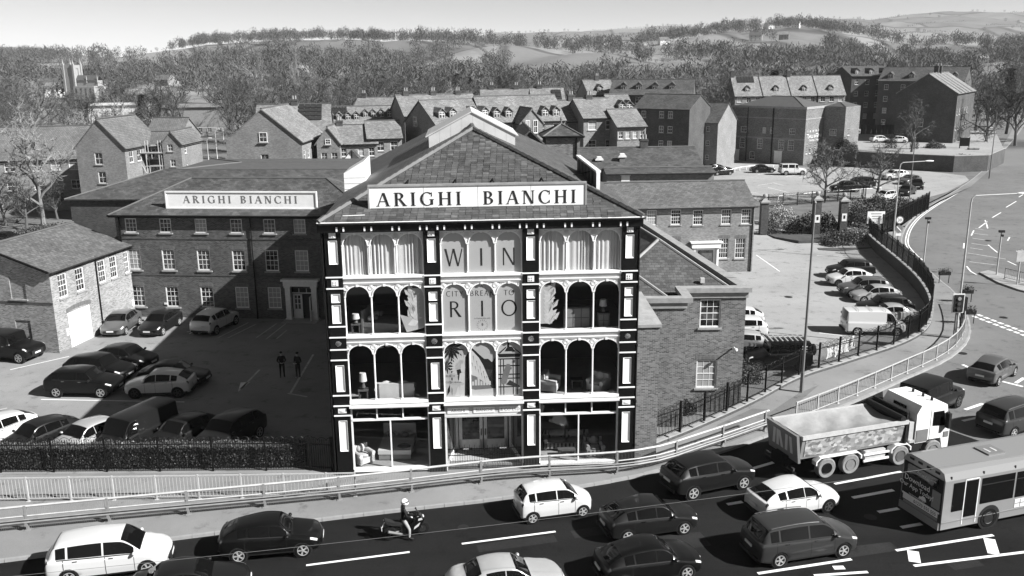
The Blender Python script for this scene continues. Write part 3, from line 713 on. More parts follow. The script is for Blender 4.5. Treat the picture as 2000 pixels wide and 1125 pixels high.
# iron gates across the entrance
for k in range(2):
    g = MB(); a = x0+.1+k*1.84; b = a+1.8; z1 = 1.15
    for z in (.12, .75, 1.08): g.box(a, b, -.045, -.015, z, z+.035)
    n = 15
    for i in range(n+1):
        x = a+(b-a)*i/n; g.box(x-.008, x+.008, -.038, -.022, .05, z1+.08*(1-abs(2*i/n-1))+(.1 if i % 2 else 0)); 
    for i in range(5): g.tube([(a+.2+i*.35+.11*math.cos(R(20*j)), -.03, .92+.11*math.sin(R(20*j))) for j in range(19)], .008, 4, False)
    gate = g.build('entrance_gate', 'black_iron', SR)
    MB().box((a+b)/2-.3, (a+b)/2+.3, -.06, -.045, 1.06, 1.16).build('gate_plate', 'black_paint', gate)
    t = link('lettering', text_mesh(('ARIGHI', 'BIANCHI')[k], .085, 'lettering', 'white_paint'), gate); t.matrix_local = Matrix.Translation(((a+b)/2, -.063, 1.085)) @ UPRIGHT
# cornice with paired white brackets
co = MB().box(-.15, FL+.15, -.32, .45, 12.12, 12.5).box(-.2, FL+.22, -.45, .45, 12.5, 12.58).box(0, FL, -.2, .4, TOPZ-.02, 12.12).build('cornice', 'black_paint', SR)
for b0, b1 in [(.6, 4.9), (5.2, 9.5), (9.8, 14.2)]:
    for k in range(4):
        for dx in (0, .31): x = b0+.1+k*(b1-b0-.5)/3+dx; MB().box(x, x+.075, -.37, -.32, 12.17, 12.37).build('cornice_bracket', 'white_paint', co)
MB().tube([(-.12, -.52, 12.6), (FL+.14, -.52, 12.6)], .035, 6).build('gutter', 'white_trim', co)
# side and back walls, floors, interior
DEP = 26.0
wl = MB()
for M, L in ((side_M('l', FL, DEP), DEP), (side_M('r', FL, DEP), DEP-.4), (side_M('b', FL, DEP), FL)): wall_part(wl, M @ Matrix.Translation((0, 0, 0)), L, -1.0, 12.3)
wl.build('brick_wall', 'brick_dark', SR)
for z, hd in ((.2, .18), (3.5, .16), (6.85, .16), (9.75, .16)): MB().box(.15, FL-.15, .12, 7.5, z-hd, z).build('interior_floor', 'interior_floor', SR)
MB().box(.14, FL-.14, 6.4, 6.5, .2, 12.1).build('interior_wall', 'interior_wall', SR)
for x in (4.9, 5.2, 9.5, 9.8): MB().box(x, x+.08, .4, 6.4, .2, 12.1).build('partition', 'interior_wall', SR)
MB().box(.14, FL-.14, .12, 6.4, 12.0, 12.1).build('ceiling', 'interior_ceiling', SR)
# curtains behind the top-floor outer bays
for bi in (0, 2):
    x0, x1 = BAY[bi]; s = (x1-x0)/3
    for k in range(3):
        m = MB(); n = 90; a, b = x0+s*k+.03, x0+s*(k+1)-.03; ph = random.random()*6; vs = []
        for i in range(n+1):
            u = i/n; x = a+(b-a)*u; y = .12+(.035+.025*math.sin(u*5+ph))*math.sin(u*2*math.pi*(6.2+1.8*math.sin(ph))+ph+2.2*math.sin(u*4.3+ph)+.9*math.sin(u*11+2*ph))
            vs += [(x, y, 9.8), (x+.012*math.sin(u*20+ph), y-.01, 11.0), (x, y, 12.0)]
        m.add(vs, [(3*i+j, 3*i+3+j, 3*i+4+j, 3*i+1+j) for i in range(n) for j in (0, 1)]); m.build('curtain', 'fabric_pale', SR, True)
# printed window panels in the middle bay
x0, x1 = BAY[1]; s = (x1-x0)/3
def vinyl(k, row, mat='vinyl'):
    sl, sp, tp = ROWS[row]; return MB().box(x0+s*k+.03, x0+s*(k+1)-.03, .036, .042, sl, tp).build('window_print', mat, SR)
for k, ch in enumerate('WIN'):
    v = vinyl(k, 0); o = word_mb(ch, .84, None, False).build('lettering', 'dark_print', v); o.location = (x0+s*(k+.5), .0345, 10.34)
sub = ['CITY', 'BREAK', 'TO']
for k, ch in enumerate('RIO'):
    v = vinyl(k, 1); o = word_mb(ch, .78, None, False).build('lettering', 'dark_print', v); o.location = (x0+s*(k+.5), .0345, 7.86)
    o = word_mb(sub[k], .26, None, False, .16).build('lettering', 'dark_print', v); o.location = (x0+s*(k+.5), .0345, 8.88)
    if k == 1:
        o = word_mb('A', .16, None, False).build('lettering', 'dark_print', v); o.location = (x0+s*1.5, .0345, 9.28)
        t = link('lettering', text_mesh('in Partnership with', .1, 'lettering', 'mid_print'), v); t.matrix_local = Matrix.Translation((x0+s*1.5, .0345, 7.74)) @ UPRIGHT
        b = MB()
        for i in range(16):
            u = R(22.5*i); b.obox(Matrix.Translation((x0+s*1.5+.24*math.cos(u), .0345, 7.43+.24*math.sin(u))) @ Matrix.Rotation(-u, 4, 'Y'), .07, .004, .02)
        b.ball((x0+s*1.5, .0345, 7.46), .05, .004, .08, 6, 4); b.build('badge_print', 'mid_print', v)
def flat(parent, name, polys, mat, y, ox, oz, w, h):
    """printed shapes; polygon coordinates are 0..1 over the print"""
    m = MB()
    for p in polys:
        ar = sum(p[i][0]*p[(i+1) % len(p)][1]-p[(i+1) % len(p)][0]*p[i][1] for i in range(len(p))); p = p if ar > 0 else p[::-1]
        m.add([(ox+a*w, y, oz+b*h) for a, b in p], [tuple(range(len(p)))])
    m.build(name, mat, parent)
def leaf(cx, cz, ang, ln, wd): 
    u = R(ang); d = (math.cos(u), math.sin(u)); n = (-d[1], d[0])
    return [(cx, cz), (cx+d[0]*ln*.45+n[0]*wd, cz+(d[1]*ln*.45+n[1]*wd)*.5), (cx+d[0]*ln, cz+d[1]*ln*.5), (cx+d[0]*ln*.45-n[0]*wd, cz+(d[1]*ln*.45-n[1]*wd)*.5)]
sl, sp, tp = ROWS[2]; W, Hh = s-.06, tp-sl
v = vinyl(0, 2); ox = x0+.03; F = lambda *a: flat(v, *a, ox, sl, W, Hh)
F('palm_print', [leaf(.3, .86, a, .55, .05) for a in range(-80, 260, 24)]+[leaf(.1, .55, a, .3, .04) for a in range(0, 360, 40)]+[[(.27, .3), (.33, .3), (.33, .86), (.28, .86)]], 'dark_print', .0345)
F('figure_print', [leaf(.72, .52, a, .55, .045) for a in range(75, 230, 13)], 'vinyl_light', .0335)
F('shade_print', [[(.55, .3), (.7, .28), (.68, .5), (.5, .48)], [(.8, .02), (1, .02), (1, .8), (.85, .7)], leaf(.1, .03, 70, .5, .06), leaf(.3, .03, 100, .5, .05)], 'dark_print', .033)
F('figure_print', [[(.62, 0), (.78, 0), (.82, .4), (.78, .44), (.62, .42), (.58, .3)], [(.68, .44), (.8, .44), (.84, .52), (.78, .6), (.68, .58), (.65, .5)], [(.4, .02), (.6, .02), (.62, .22), (.5, .16)]], 'vinyl_light', .0315)
F('signpost_print', [[(.22, 0), (.28, 0), (.28, .48), (.22, .48)], [(0, .35), (.5, .35), (.56, .38), (.5, .41), (0, .41)], [(0, .26), (.72, .21), (.8, .235), (.72, .265), (0, .31)]], 'vinyl', .030)
for tx, zz, cx, sz in (('BEACH', .362, .24, .14), ('COPACABANA', .255, .36, .115)):
    t = link('lettering', text_mesh(tx, sz, 'lettering', 'dark_print'), v); t.matrix_local = Matrix.Translation((ox+cx*W, .0295, sl+zz*Hh)) @ Matrix.Rotation(R(3 if tx[0] == 'C' else 0), 4, 'Y') @ UPRIGHT
v = vinyl(1, 2, 'vinyl_light'); ox = x0+s+.03; F = lambda *a: flat(v, *a, ox, sl, W, Hh)
F('sky_print', [[(0, .45), (1, .45), (1, 1), (0, 1)]], 'vinyl', .0345)
F('hill_print', [[(.0, .87), (.12, .84), (.35, .74), (.55, .66), (.7, .66), (.85, .6), (1, .7), (1, .14), (.0, .14)]], 'dark_print', .034)
F('mountain_print', [[(.0, .83), (.1, .8), (.34, .68), (.5, .55), (.62, .42), (.72, .3), (.8, .2), (.6, .22), (.0, .40)]], 'vinyl_light', .033)
F('rock_lines', [[(.1+.13*i, .72-.09*i), (.12+.13*i, .72-.09*i), (.15+.13*i, .6-.09*i)] for i in range(5)]+[[(.05+.12*i, .6-.06*i), (.07+.12*i, .6-.06*i), (.1+.12*i, .5-.06*i)] for i in range(5)], 'dark_print', .032)
F('bush_print', [[(0, .39), (.2, .36), (.45, .28), (.75, .2), (.85, .14), (0, .12)]], 'mid_print', .0325)
F('town_print', [[(.05+.11*i, .2), (.13+.11*i, .2), (.13+.11*i, .27+.03*(i % 3)), (.05+.11*i, .27+.03*(i % 3))] for i in range(7)], 'vinyl_light', .031)
F('beach_print', [[(0, 0), (1, 0), (1, .1), (.7, .13), (.3, .11), (0, .14)]], 'vinyl_light', .030)
v = vinyl(2, 2); ox = x0+2*s+.03; F = lambda *a: flat(v, *a, ox, sl, W, Hh)
F('parasol_print', [[(.02, .74), (.98, .74), (.9, .68), (.08, .68)], [(.3, .78), (.42, .86), (.6, .86), (.72, .78)], [(.05, .75), (.38, .87), (.36, .84), (.12, .745)], [(.95, .75), (.6, .87), (.64, .84), (.88, .745)], [(.4, .86), (.44, .98), (.48, .98), (.5, .86)]], 'dark_print', .034)
F('stand_print', [[(a, .02), (a+.035, .02), (a+.035, .66), (a, .66)] for a in (.12, .24, .62, .78)]+[[(.05, z), (.9, z), (.9, z+.02), (.05, z+.02)] for z in (.15, .3, .37, .52, .64)], 'dark_print', .033)
F('parrot_print', [[(.2, .2), (.36, .22), (.5, .42), (.54, .5), (.5, .56), (.38, .56), (.3, .48), (.2, .36), (.14, .24)], [(.5, .5), (.6, .5), (.55, .45)]], 'mid_print', .0315)
F('branch_print', [[(.35, .2), (.9, .14), (.9, .17), (.5, .28)]], 'dark_print', .0305)
# leafy cut-outs in two first-floor panes
for bi, k, fl in ((0, 2, 1), (2, 0, -1)):
    bx0, bx1 = BAY[bi]; s3 = (bx1-bx0)/3; ox = bx0+s3*k+.04; sl, sp, tp = ROWS[1]; W2, H2 = s3-.08, tp-sl
    v = MB().box(ox+(.35 if bi == 0 else 0)*W2, ox+(1 if bi == 0 else .5)*W2, .05, .056, sl+.3, tp-.3).build('window_print', 'vinyl', SR)
    F = lambda *a: flat(v, *a, ox, sl, W2, H2); bc = .55 if fl == 1 else .42
    F('leaf_print', [leaf(bc+.1*math.sin(i*2.1), .12+.075*i, 90+fl*(25+18*math.sin(i*1.7)), .42, .09) for i in range(10)]+[leaf(bc, .1+.08*i, 90-fl*45, .4, .08) for i in range(8)], 'vinyl_light', .047)
    F('flower_print', [leaf(bc+.05, .3, a, .3, .07) for a in range(0, 360, 45)]+[leaf(bc-.05, .62, a, .25, .06) for a in range(0, 360, 45)], 'white_trim', .044)
    F('vein_print', [leaf(bc+.1*math.sin(i*2.1), .16+.075*i, 90+fl*(25+18*math.sin(i*1.7)), .36, .012) for i in range(10)], 'mid_print', .041)
    if bi == 0: F('board_print', [[(.0, .62*.6), (.25, .02), (.95, .1), (.95, .22), (.3, .33)]], 'vinyl', .038); F('bird_print', [[(.3, .17), (.5, .28), (.75, .24), (.6, .14), (.4, .15)]], 'white_trim', .035)
# ------------------------------------------------------------------ roof of the showroom
EZ, PK = 12.62, 3.55
hx = FL/2-.22; e = .5
rf = MB()
apex = (hx, -e+hx+e, EZ+PK); apb = (hx, DEP, EZ+PK)
slab(rf, [(-.05, DEP, EZ), (-.05, -e, EZ), apex, apb], .15); slab(rf, [(FL+.1, -e, EZ), (FL+.1, DEP, EZ), apb, apex], .15)
slab(rf, [(-.05, -e, EZ), (FL+.1, -e, EZ), apex], .15); rf.add([(-.05, DEP, EZ), (FL+.1, DEP, EZ), apb], [(0, 1, 2)])
ROOF = rf.build('roof', 'slate', SR)
# individual slates on the front hip face
fu = Vector((1, 0, 0)); up = (Vector(apex)-Vector((hx, -e, EZ))); sl_len = up.length; fv = up.normalized(); fn = fu.cross(fv)
for nm, v in (('slate_a', .046), ('slate_b', .062), ('slate_c', .08), ('slate_d', .108)): plain(nm, v, .6, .35, 3)
SLM = {}
for w in (.275, .31):
    for nm in ('slate_a', 'slate_b', 'slate_c', 'slate_d'): SLM[(w, nm)] = MB().box(-w/2, w/2, -.03, .215, .0, .016).mesh('slate', nm)
RM = Matrix((fu, fv, fn)).transposed().to_4x4(); cnt = 0; rest = {}
gauge = .205; nr = int(sl_len/gauge); slates = []
for j in range(nr):
    half = (hx+.02)*(1-(j+1)*gauge/sl_len)-.15
    if half < .3: continue
    x = hx-half+(.15 if j % 2 else 0)
    while x < hx+half: slates.append((x+.15, j)); x += .315
sn = lambda x, j: math.sin(x*1.3+j*.35)+math.sin(x*.7-j*.6+2)+.8*math.sin(x*3.1+j*1.9)
vis = [q for q in slates if q[1] >= 4]; vis.sort(key=lambda q: q[1]); keep = set(vis[:300])
stuff = {n: MB() for n in ('slate_a', 'slate_b', 'slate_c', 'slate_d')}
for (x, j) in slates:
    k = random.random()*3.0+.22*sn(x, j)+.4; nm = ('slate_a', 'slate_b', 'slate_b', 'slate_c', 'slate_c', 'slate_d')[int(max(0, min(5, k*1.6)))]
    tilt = Matrix.Rotation(random.gauss(0, .012), 4, 'Z') @ Matrix.Rotation(R(-2.6)+random.gauss(0, .012), 4, 'X')
    P = Vector((x, 0, 0)); base = Vector((x+random.gauss(0, .006), -e, EZ))+fv*(j*gauge+random.gauss(0, .006))+fn*.012
    M = Matrix.Translation(base) @ RM @ tilt
    if (x, j) in keep: o = link('slate', SLM[(.31 if random.random() < .7 else .275, nm)], ROOF); o.matrix_local = M
    else: stuff[nm].obox(M @ Matrix.Translation((0, .09, .008)), .3, .24, .016)
for nm, m in stuff.items():
    if m.v: m.build('slate_courses', nm, ROOF, kind='stuff')
cap = MB()
for a, b in (((-.05, -e, EZ), apex), ((FL+.1, -e, EZ), apex), (apex, apb)):
    a, b = Vector(a), Vector(b); n = int((b-a).length/.45)
    for i in range(n): p, q = a+(b-a)*(i/n), a+(b-a)*((i+1)/n); cap.tube([p+Vector((0, 0, .03)), q+Vector((0, 0, .05))], [.13, .15], 6)
cap.build('hip_tiles', 'lead', ROOF)
# raised glazed lantern astride the ridge, clad in pale boards
ly0, ly1 = 9.6, 15.0; lw = 2.4; lz = 14.9
ln = MB(); zt = 16.92; zs = 15.72
prof = [(hx-lw, lz), (hx+lw, lz), (hx+lw+.02, zs), (hx, zt), (hx-lw-.02, zs)]
ln.prism(prof[::-1], ly1-ly0, 'y', ly0); lan = ln.build('roof_lantern', 'cladding', SR)
lr = MB(); slab(lr, [(hx-lw-.2, ly1+.1, zs-.1), (hx-lw-.2, ly0-.06, zs-.1), (hx, ly0-.06, zt+.06), (hx, ly1+.1, zt+.06)], .06); slab(lr, [(hx+lw+.2, ly0-.06, zs-.1), (hx+lw+.2, ly1+.1, zs-.1), (hx, ly1+.1, zt+.06), (hx, ly0-.06, zt+.06)], .06)
lr.build('lantern_roof', 'cladding', lan)
for i in range(7): x = hx-lw+.6+i*.62; MB().box(x-.006, x+.006, ly0-.004, ly0+.01, lz, zs+(zt-zs)*(1-abs(x-hx)/lw)-.05).build('cladding_joint', 'galvanised', lan)
# boxed dormer on the left slope and the dark boarded screen on the right slope
bx = MB().prism([(-.05, 12.4), (1.15, 12.4), (1.15, 14.35), (-.05, 13.65)][::-1], 3.0, 'y', 9.6).build('lift_housing', 'white_paint', SR)
for i in range(3): z = 12.75+i*.32; MB().box(-.06, 1.16, 9.585, 9.6, z, z+.012).build('cladding_joint', 'galvanised', bx)
for i in range(6): MB().box(-.062, -.05, 9.7+i*.5, 9.72+i*.5, 12.6, 13.55).build('cladding_joint', 'galvanised', bx)
scx = FL-1.35; so = MB().box(scx, scx+.12, 4.4, 12.2, 12.5, 14.1).build('roof_screen', 'black_paint', SR)
MB().box(scx-.05, scx+.2, 4.3, 12.3, 14.1, 14.2).box(scx-.03, scx+.16, 4.3, 4.4, 12.4, 14.1).build('screen_trim', 'white_trim', so)
for i in range(6): MB().box(scx-.06, scx, 4.9+i*1.25, 5.0+i*1.25, 12.6, 14.05).build('screen_rib', 'galvanised_dark', so)
MB().box(scx-.5, scx-.05, 4.3, 4.38, 12.9, 12.96).tube([(scx-.05, 6.5, 13.9), (scx-1.6, 6.5, 13.6)], .03, 5).build('screen_stay', 'black_iron', so)
# big name board on stays in front of the roof
Mb = FM; P = lambda x, y, z: FM @ Vector((x, y, z))
SB = thing('name_board', 'large white board with black ARIGHI BIANCHI capitals above the iron front', 'sign', P(2.22, .45, 12.66), FH)
bl = 10.05; bh = 1.42
MB().box(0, bl, 0, .08, .3, bh).build('board', 'sign_white', SB); MB().box(0, bl, -.06, .1, 0.02, .3).build('lower_board', 'vinyl_light', SB)
MB().box(-.06, bl+.06, -.05, .14, bh, bh+.09).box(-.07, 0, -.04, .12, 0, bh).box(bl, bl+.07, -.04, .12, 0, bh).build('board_frame', 'stone', SB)
for tx, c, w in (('ARIGHI', 2.3, 3.9), ('BIANCHI', 7.45, 4.35)):
    o = word_mb(tx, .62, w, True, .26, .012).build('lettering', 'dark_print', SB); o.location = (c, -.006, .52)
for x in (2.5, 5.02, 7.5): MB().box(x-.006, x+.006, -.005, .0, .3, bh).build('board_joint', 'stone', SB)
for x in (1.7, 4.0, 5.8, 8.2): MB().tube([(x, .1, bh-.1), (x, 2.35, bh+.02)], .035, 5).tube([(x, .1, .1), (x, .9, -.0)], .03, 5).build('stay', 'black_iron', SB)
for x in (1.2, 5.0, 8.8): MB().box(x-.04, x+.04, -.02, .06, -.12, .05).build('foot', 'black_iron', SB)
MB().tube([(-1.2, -.5, .18), (-.2, -.5, .2)], .025, 5).tube([(-1.0, -.5, -.05), (-1.0, -.5, .2)], .02, 5).build('conduit', 'white_trim', SB)
# rain-water pipes on the facade corners
for x in (-.02, FL+.02):
    d = thing('drain_pipe', 'black cast-iron rainwater pipe down the %s corner of the iron front' % ('car-park' if x < 1 else 'brick-wing'), 'pipe', P(x, -.1, 0), FH)
    MB().tube([(0, 0, 0), (0, 0, 12.1)], .05, 8).build('pipe', 'black_iron', d)
    for z in (1, 3.3, 6.2, 9.1, 11.5): MB().lathe([(.07, z), (.07, z+.12)], 8).build('collar', 'black_iron', d)
# ------------------------------------------------------------------ three-storey brick range with its own name board, left
LBo = Vector((-31.03, 69.99, 0)); LBh = R(-5); LL, LD = 16.6, 9.0; LZ = 8.24
LB = thing('brick_warehouse', 'three-storey brick warehouse with sash windows and white pillared doorway', 'building', LBo, LBh)
cx = [1.22, 4.02, 6.88, 9.72, 12.36, 14.75]; ops = []; spec = []
for x in cx: spec += [(x, 6.86, .95, 1.12, 3, 3), (x, 3.86, 1.06, 1.68, 3, 4)]
for x in cx[:5]: spec.append((x, .84, 1.06, 1.72, 3, 4))
for x, z, w, h, c, r in spec: ops.append((x-w/2, x+w/2, z, z+h))
ops.append((13.75, 15.45, 0, 2.5))
w = MB(); I4 = Matrix.Identity(4)
wall_part(w, I4, LL, 0, LZ, ops)
for s in 'rbl': wall_part(w, side_M(s, LL, LD), LL if s == 'b' else LD, 0, LZ)
w.build('wall', 'warehouse_brick', LB)
for x, z, ww_, h, c, r in spec: win(LB, I4, x, z, ww_, h, c, r)
bm_ = MB()
for z in (3.42, 6.34): bm_.box(0, LL, -.035, 0, z, z+.09)
bm_.build('string_course', 'brick_dark', LB)
hip_roof(LB, -.35, LL+4, -.35, LD+.35, LZ+.05, LZ+2.35, 'slate')
MB().tube([(-.4, -.42, LZ), (LL, -.42, LZ)], .08, 6).box(-.35, LL, -.38, -.2, LZ-.14, LZ-.02).build('gutter', 'black_iron', LB)
MB().tube([(.35, -.09, 0), (.35, -.09, LZ)], .07, 8).tube([(10.9, -.09, 0), (10.9, -.09, LZ)], .05, 8).build('drain_pipe', 'black_iron', LB)
px_ = MB()
for x in (13.55, 15.65): px_.box(x-.2, x+.2, -.35, 0, 0, 2.75); px_.box(x-.26, x+.26, -.4, 0, 2.6, 2.75); px_.box(x-.26, x+.26, -.4, 0, 0, .15)
px_.box(13.25, 15.95, -.42, 0, 2.75, 3.15).box(13.1, 16.1, -.55, 0, 3.15, 3.3)
port = px_.build('portico', 'white_trim', LB)
d = MB().box(13.8, 14.55, .1, .15, 0, .8).box(13.8, 13.95, .1, .15, .8, 2.0).box(14.4, 14.55, .1, .15, .8, 2.0).box(13.8, 14.55, .1, .15, 1.9, 2.0).box(14.13, 14.2, .1, .14, .8, 2).box(13.8, 14.55, .1, .14, 1.2, 1.25).box(13.8, 14.55, .1, .14, 1.6, 1.65).build('door', 'white_trim', LB)
MB().box(13.9, 14.5, .13, .14, .8, 1.95).build('pane', 'house_glass', d)
d2 = MB().box(15.38, 15.44, -.75, .1, 0, .8).box(15.38, 15.44, -.75, -.62, .8, 2).box(15.38, 15.44, -.03, .1, .8, 2).box(15.38, 15.44, -.75, .1, 1.9, 2).build('open_door', 'white_trim', LB)
MB().box(13.75, 15.45, .1, .16, 2.06, 2.14).box(14.3, 14.34, .1, .16, 2.1, 2.5).box(14.9, 14.94, .1, .16, 2.1, 2.5).build('fanlight', 'white_trim', port)
MB().box(13.75, 15.45, .5, .55, 0, 2.5).build('lobby_wall', 'interior_wall', LB); MB().box(13.2, 16.0, -1.3, 0, 0, .06).build('door_step', 'block_paving', LB)
MB().box(.45, .75, -.05, 0, 1.05, 1.2).box(3.3, 3.55, -.05, 0, 1.05, 1.2).build('wall_vent', 'white_trim', LB)
# the name board on this roof
LM = Matrix.Translation(LBo) @ Matrix.Rotation(LBh, 4, 'Z')
B2 = thing('banner_board', 'long framed pale ARIGHI BIANCHI board standing on the warehouse roof slope', 'sign', LM @ Vector((4.0, .55, LZ+.42)), LBh)
MB().box(.08, 12.0, 0, .06, .1, 1.28).build('banner', 'sign_banner', B2)
MB().box(0, 12.1, -.06, .1, 1.28, 1.4).box(0, 12.1, -.06, .1, 0, .1).box(0, .09, -.06, .1, .1, 1.28).box(12.0, 12.1, -.06, .1, .1, 1.28).build('board_frame', 'white_paint', B2)
o = word_mb('ARIGHI BIANCHI', .56, 9.1, True, .36, .012).build('lettering', 'steel_grey', B2); o.location = (6.0, -.006, .48)
for x in (.6, 4.2, 7.9, 11.5): MB().tube([(x, .05, 1.2), (x, 1.7, .65)], .035, 5).tube([(x, 0, -.35), (x, .02, .1)], .03, 5).build('stay', 'black_iron', B2)
# long range behind it
e0 = AT(127, 391, 78.5); rz_ = AT(430, 331, 84.5)
house('rear_range', 'long brick range with streaked slate roof behind the warehouse', 'building', (e0.x, e0.y+.8), R(-4), 33, 12, e0.z, rz_.z, 'brick_dark', 'slate', hip=True, chim=(), wins={})
fl = AT(370, 321, 95); house('flat_roof_store', 'dark low-pitched store roof beyond the long slate range', 'building', (AT(345, 330, 92).x, 92), R(-3), 26, 10, AT(400, 331, 92).z, AT(400, 317, 97).z, 'brick_dark', 'lead', hip=True)
# ------------------------------------------------------------------ low two-storey store with white doors, far left of the yard
SO = Vector((-31.84, 60.58, 0)); sh = R(79.5); SL, SDp = 9.3, 9.4
ST = thing('brick_store', 'low two-storey brick store with white garage door and gable toward the yard', 'building', SO, sh)
zs_, zr2 = 5.95, 7.55
# local x runs along the lit wall away from the street; outside is local -y (towards the yard)
lit = [(1.25, 3.75, .95, 1.7), (3.15, 3.75, .95, 1.7), (5.75, 3.75, .85, 1.7), (7.2, 3.75, .85, 1.7), (8.9, 3.75, .6, 1.7)]
w = MB(); ops = [(x-a/2, x+a/2, z, z+h) for x, z, a, h in lit]+[(1.35, 3.85, 0, 2.55)]
wall_part(w, I4, SL, 0, zs_, ops)
wall_part(w, side_M('l', SL, SDp), SDp, 0, zs_, [(6.2, 7.4, 3.85, 5.5), (6.2, 7.4, .6, 2.3)], .06, gable=zr2)
wall_part(w, side_M('r', SL, SDp), SDp, 0, zs_, gable=zr2); wall_part(w, side_M('b', SL, SDp), SL, 0, zs_)
w.build('wall', 'store_brick', ST)
Ml = side_M('l', SL, SDp); rec = MB()
for z, h in ((3.85, 1.65), (.6, 1.7)): 
    for q in [((6.2, .06, z), (7.4, .06, z), (7.4, .06, z+h), (6.2, .06, z+h))]: rec.quad(*[tuple(Ml @ Vector(p)) for p in q])
    M = Ml @ Matrix.Translation((6.8, 0, z-.06)); MB().obox(M, 1.4, .22, .1).build('window_sill', 'stone', ST)
rec.build('bricked_window', 'store_brick', ST)
MB().box(-.04, 0, 0, SDp, 3.55, 3.66).build('string_course', 'brick_dark', ST)
for x, z, a, h in lit: win(ST, I4, x, z, a, h, 3, 4)
gd = MB().box(1.35, 3.85, .04, .1, 0, 2.55).build('garage_door', 'white_paint', ST)
for i in range(5): MB().box(1.35+.5*i-.008, 1.35+.5*i+.008, .032, .04, 0, 2.5).build('door_joint', 'vinyl_light', gd)
for k in range(8):
    a, b = 1.2+2.8*k/8, 1.2+2.8*(k+1)/8; bow = lambda x: .14*(1-((x-2.6)/1.4)**2); MB().quad((a, -.012, 2.56+bow(a)), (b, -.012, 2.56+bow(b)), (b, -.012, 2.86+bow(b)), (a, -.012, 2.86+bow(a))).build('brick_arch', 'brick_arch', ST)
gable_roof(ST, SL, SDp, zs_, zr2, 'slate_new', 'x', .25, .2)
MB().tube([(5.0, -.08, 0), (5.0, -.08, zs_)], .05, 6).build('drain_pipe', 'black_iron', ST)
MB().tube([(-.25, -.12, zs_-.1), (-.25, SDp/2, zr2-.05)], .09, 5).build('barge_board', 'black_paint', ST)
MB().box(.95, 1.15, -.06, 0, 1.0, 1.5).box(8.9, 9.15, -.1, 0, 1.0, 1.5).build('notice_box', 'white_trim', ST)
sp = thing('wall_lantern_box', 'black boxed loudspeaker on a bracket between warehouse and store', 'fixture', LM @ Vector((-.35, -.7, 3.0)), LBh)
MB().box(-.3, .3, -.35, .15, 0, .95).build('box', 'black_plastic', sp); MB().box(.3, .36, -.05, .02, .65, .85).box(.3, .36, -.05, .02, .3, .4).box(-.05, .05, .1, .7, .4, .5).build('bracket', 'white_trim', sp)
# ------------------------------------------------------------------ brick wing right of the iron front
wx0, wx1, wxm = 6.3, 13.68, 10.1; wy, wyl = 51.0, 48.8; WZ = 6.5
WG = thing('brick_wing', 'brick wing with stone parapet and hipped slate roof beside the iron front', 'building', (0, 0, YARDZ))
Z = lambda z: z-YARDZ
up_w = AT(1386, 640, wy); lo_w = AT(1381, 758, wy); w = MB()
wins_ = [(up_w.x-wxm, Z(up_w.z), 1.22, 1.72), (AT(1381, 700, wy).x-wxm, Z(lo_w.z), 1.22, 1.78)]
MF = Matrix.Translation((wxm, wy, 0)); wall_part(w, MF, wx1-wxm, 0, Z(WZ), [(x-a/2, x+a/2, z, z+h) for x, z, a, h in wins_])
for x, z, a, h in wins_: win(WG, MF, x, z, a, h, 3, 4)
MLft = Matrix.Translation((wx0, wyl, 0)); wl_ = [(1.05, Z(AT(1290, 690, wyl).z), .95, 1.65), (1.05, Z(AT(1290, 795, wyl).z), .95, 1.7)]
wall_part(w, MLft, wxm-.3-wx0, 0, Z(WZ), [(x-a/2, x+a/2, z, z+h) for x, z, a, h in wl_])
for x, z, a, h in wl_: win(WG, MLft, x, z, a, h, 3, 4)
wall_part(w, Matrix.Translation((wxm-.3, wyl, 0)) @ Matrix.Rotation(R(90), 4, 'Z'), wy-wyl+.3, 0, Z(WZ))
ME = Matrix.Translation((wx1, wy, 0)) @ Matrix.Rotation(R(97), 4, 'Z'); wall_part(w, ME, 26, 0, Z(WZ))
w.box(wxm-.3, wxm, wy-.01, wy+.3, 0, Z(WZ))
w.build('wall', 'brick', WG)
c = MB(); ch_ = .28
c.box(wxm-.55, wx1+.25, wy-.25, wy+.4, Z(WZ), Z(WZ)+ch_); c.box(wx0-.4, wxm-.02, wyl-.22, wyl+.35, Z(WZ), Z(WZ)+ch_-.003); c.box(wxm-.55, wxm-.01, wyl+.35, wy-.251, Z(WZ), Z(WZ)+ch_-.006)
M = ME @ Matrix.Translation((13.3, .08, Z(WZ)+ch_/2)); c.obox(M, 25.6, .6, ch_-.01)
c.build('parapet_coping', 'stone', WG); MB().box(wxm, wx1+.1, wy-.1, wy, Z(WZ)-.35, Z(WZ)).box(wx0, wxm-.3, wyl-.1, wyl, Z(WZ)-.35, Z(WZ)).build('cornice', 'stone', WG)
def hip_back(root, x0, x1, y0, y1, ze, p, mat):
    """hipped at the front, ridge running back"""
    h = (x1-x0)/2; zr = ze+h*math.tan(p); A = Vector(((x0+x1)/2, y0+h, zr)); dx = math.tan(R(-7))*(y1-y0); B = Vector(((x0+x1)/2+dx, y1, zr)); r = MB(); cp = MB()
    slab(r, [(x0, y0, ze), (x1, y0, ze), A]); slab(r, [(x1, y0, ze), (x1+dx, y1, ze), B, A]); slab(r, [(x0+dx, y1, ze), (x0, y0, ze), A, B])
    for a in ((x0, y0, ze), (x1, y0, ze)): cp.tube([a, A], .1, 6)
    cp.tube([A, B], .1, 6); o = r.build('roof', mat, root); cp.build('hip_tiles', 'stone', o); return o
hip_back(WG, wx1-8.6, wx1-.35, wy+.5, wy+24, Z(6.25), R(31), 'slate'); hip_back(WG, wx1-8.6, wxm-.65, wyl+.4, wyl+9, Z(6.15), R(31), 'slate')
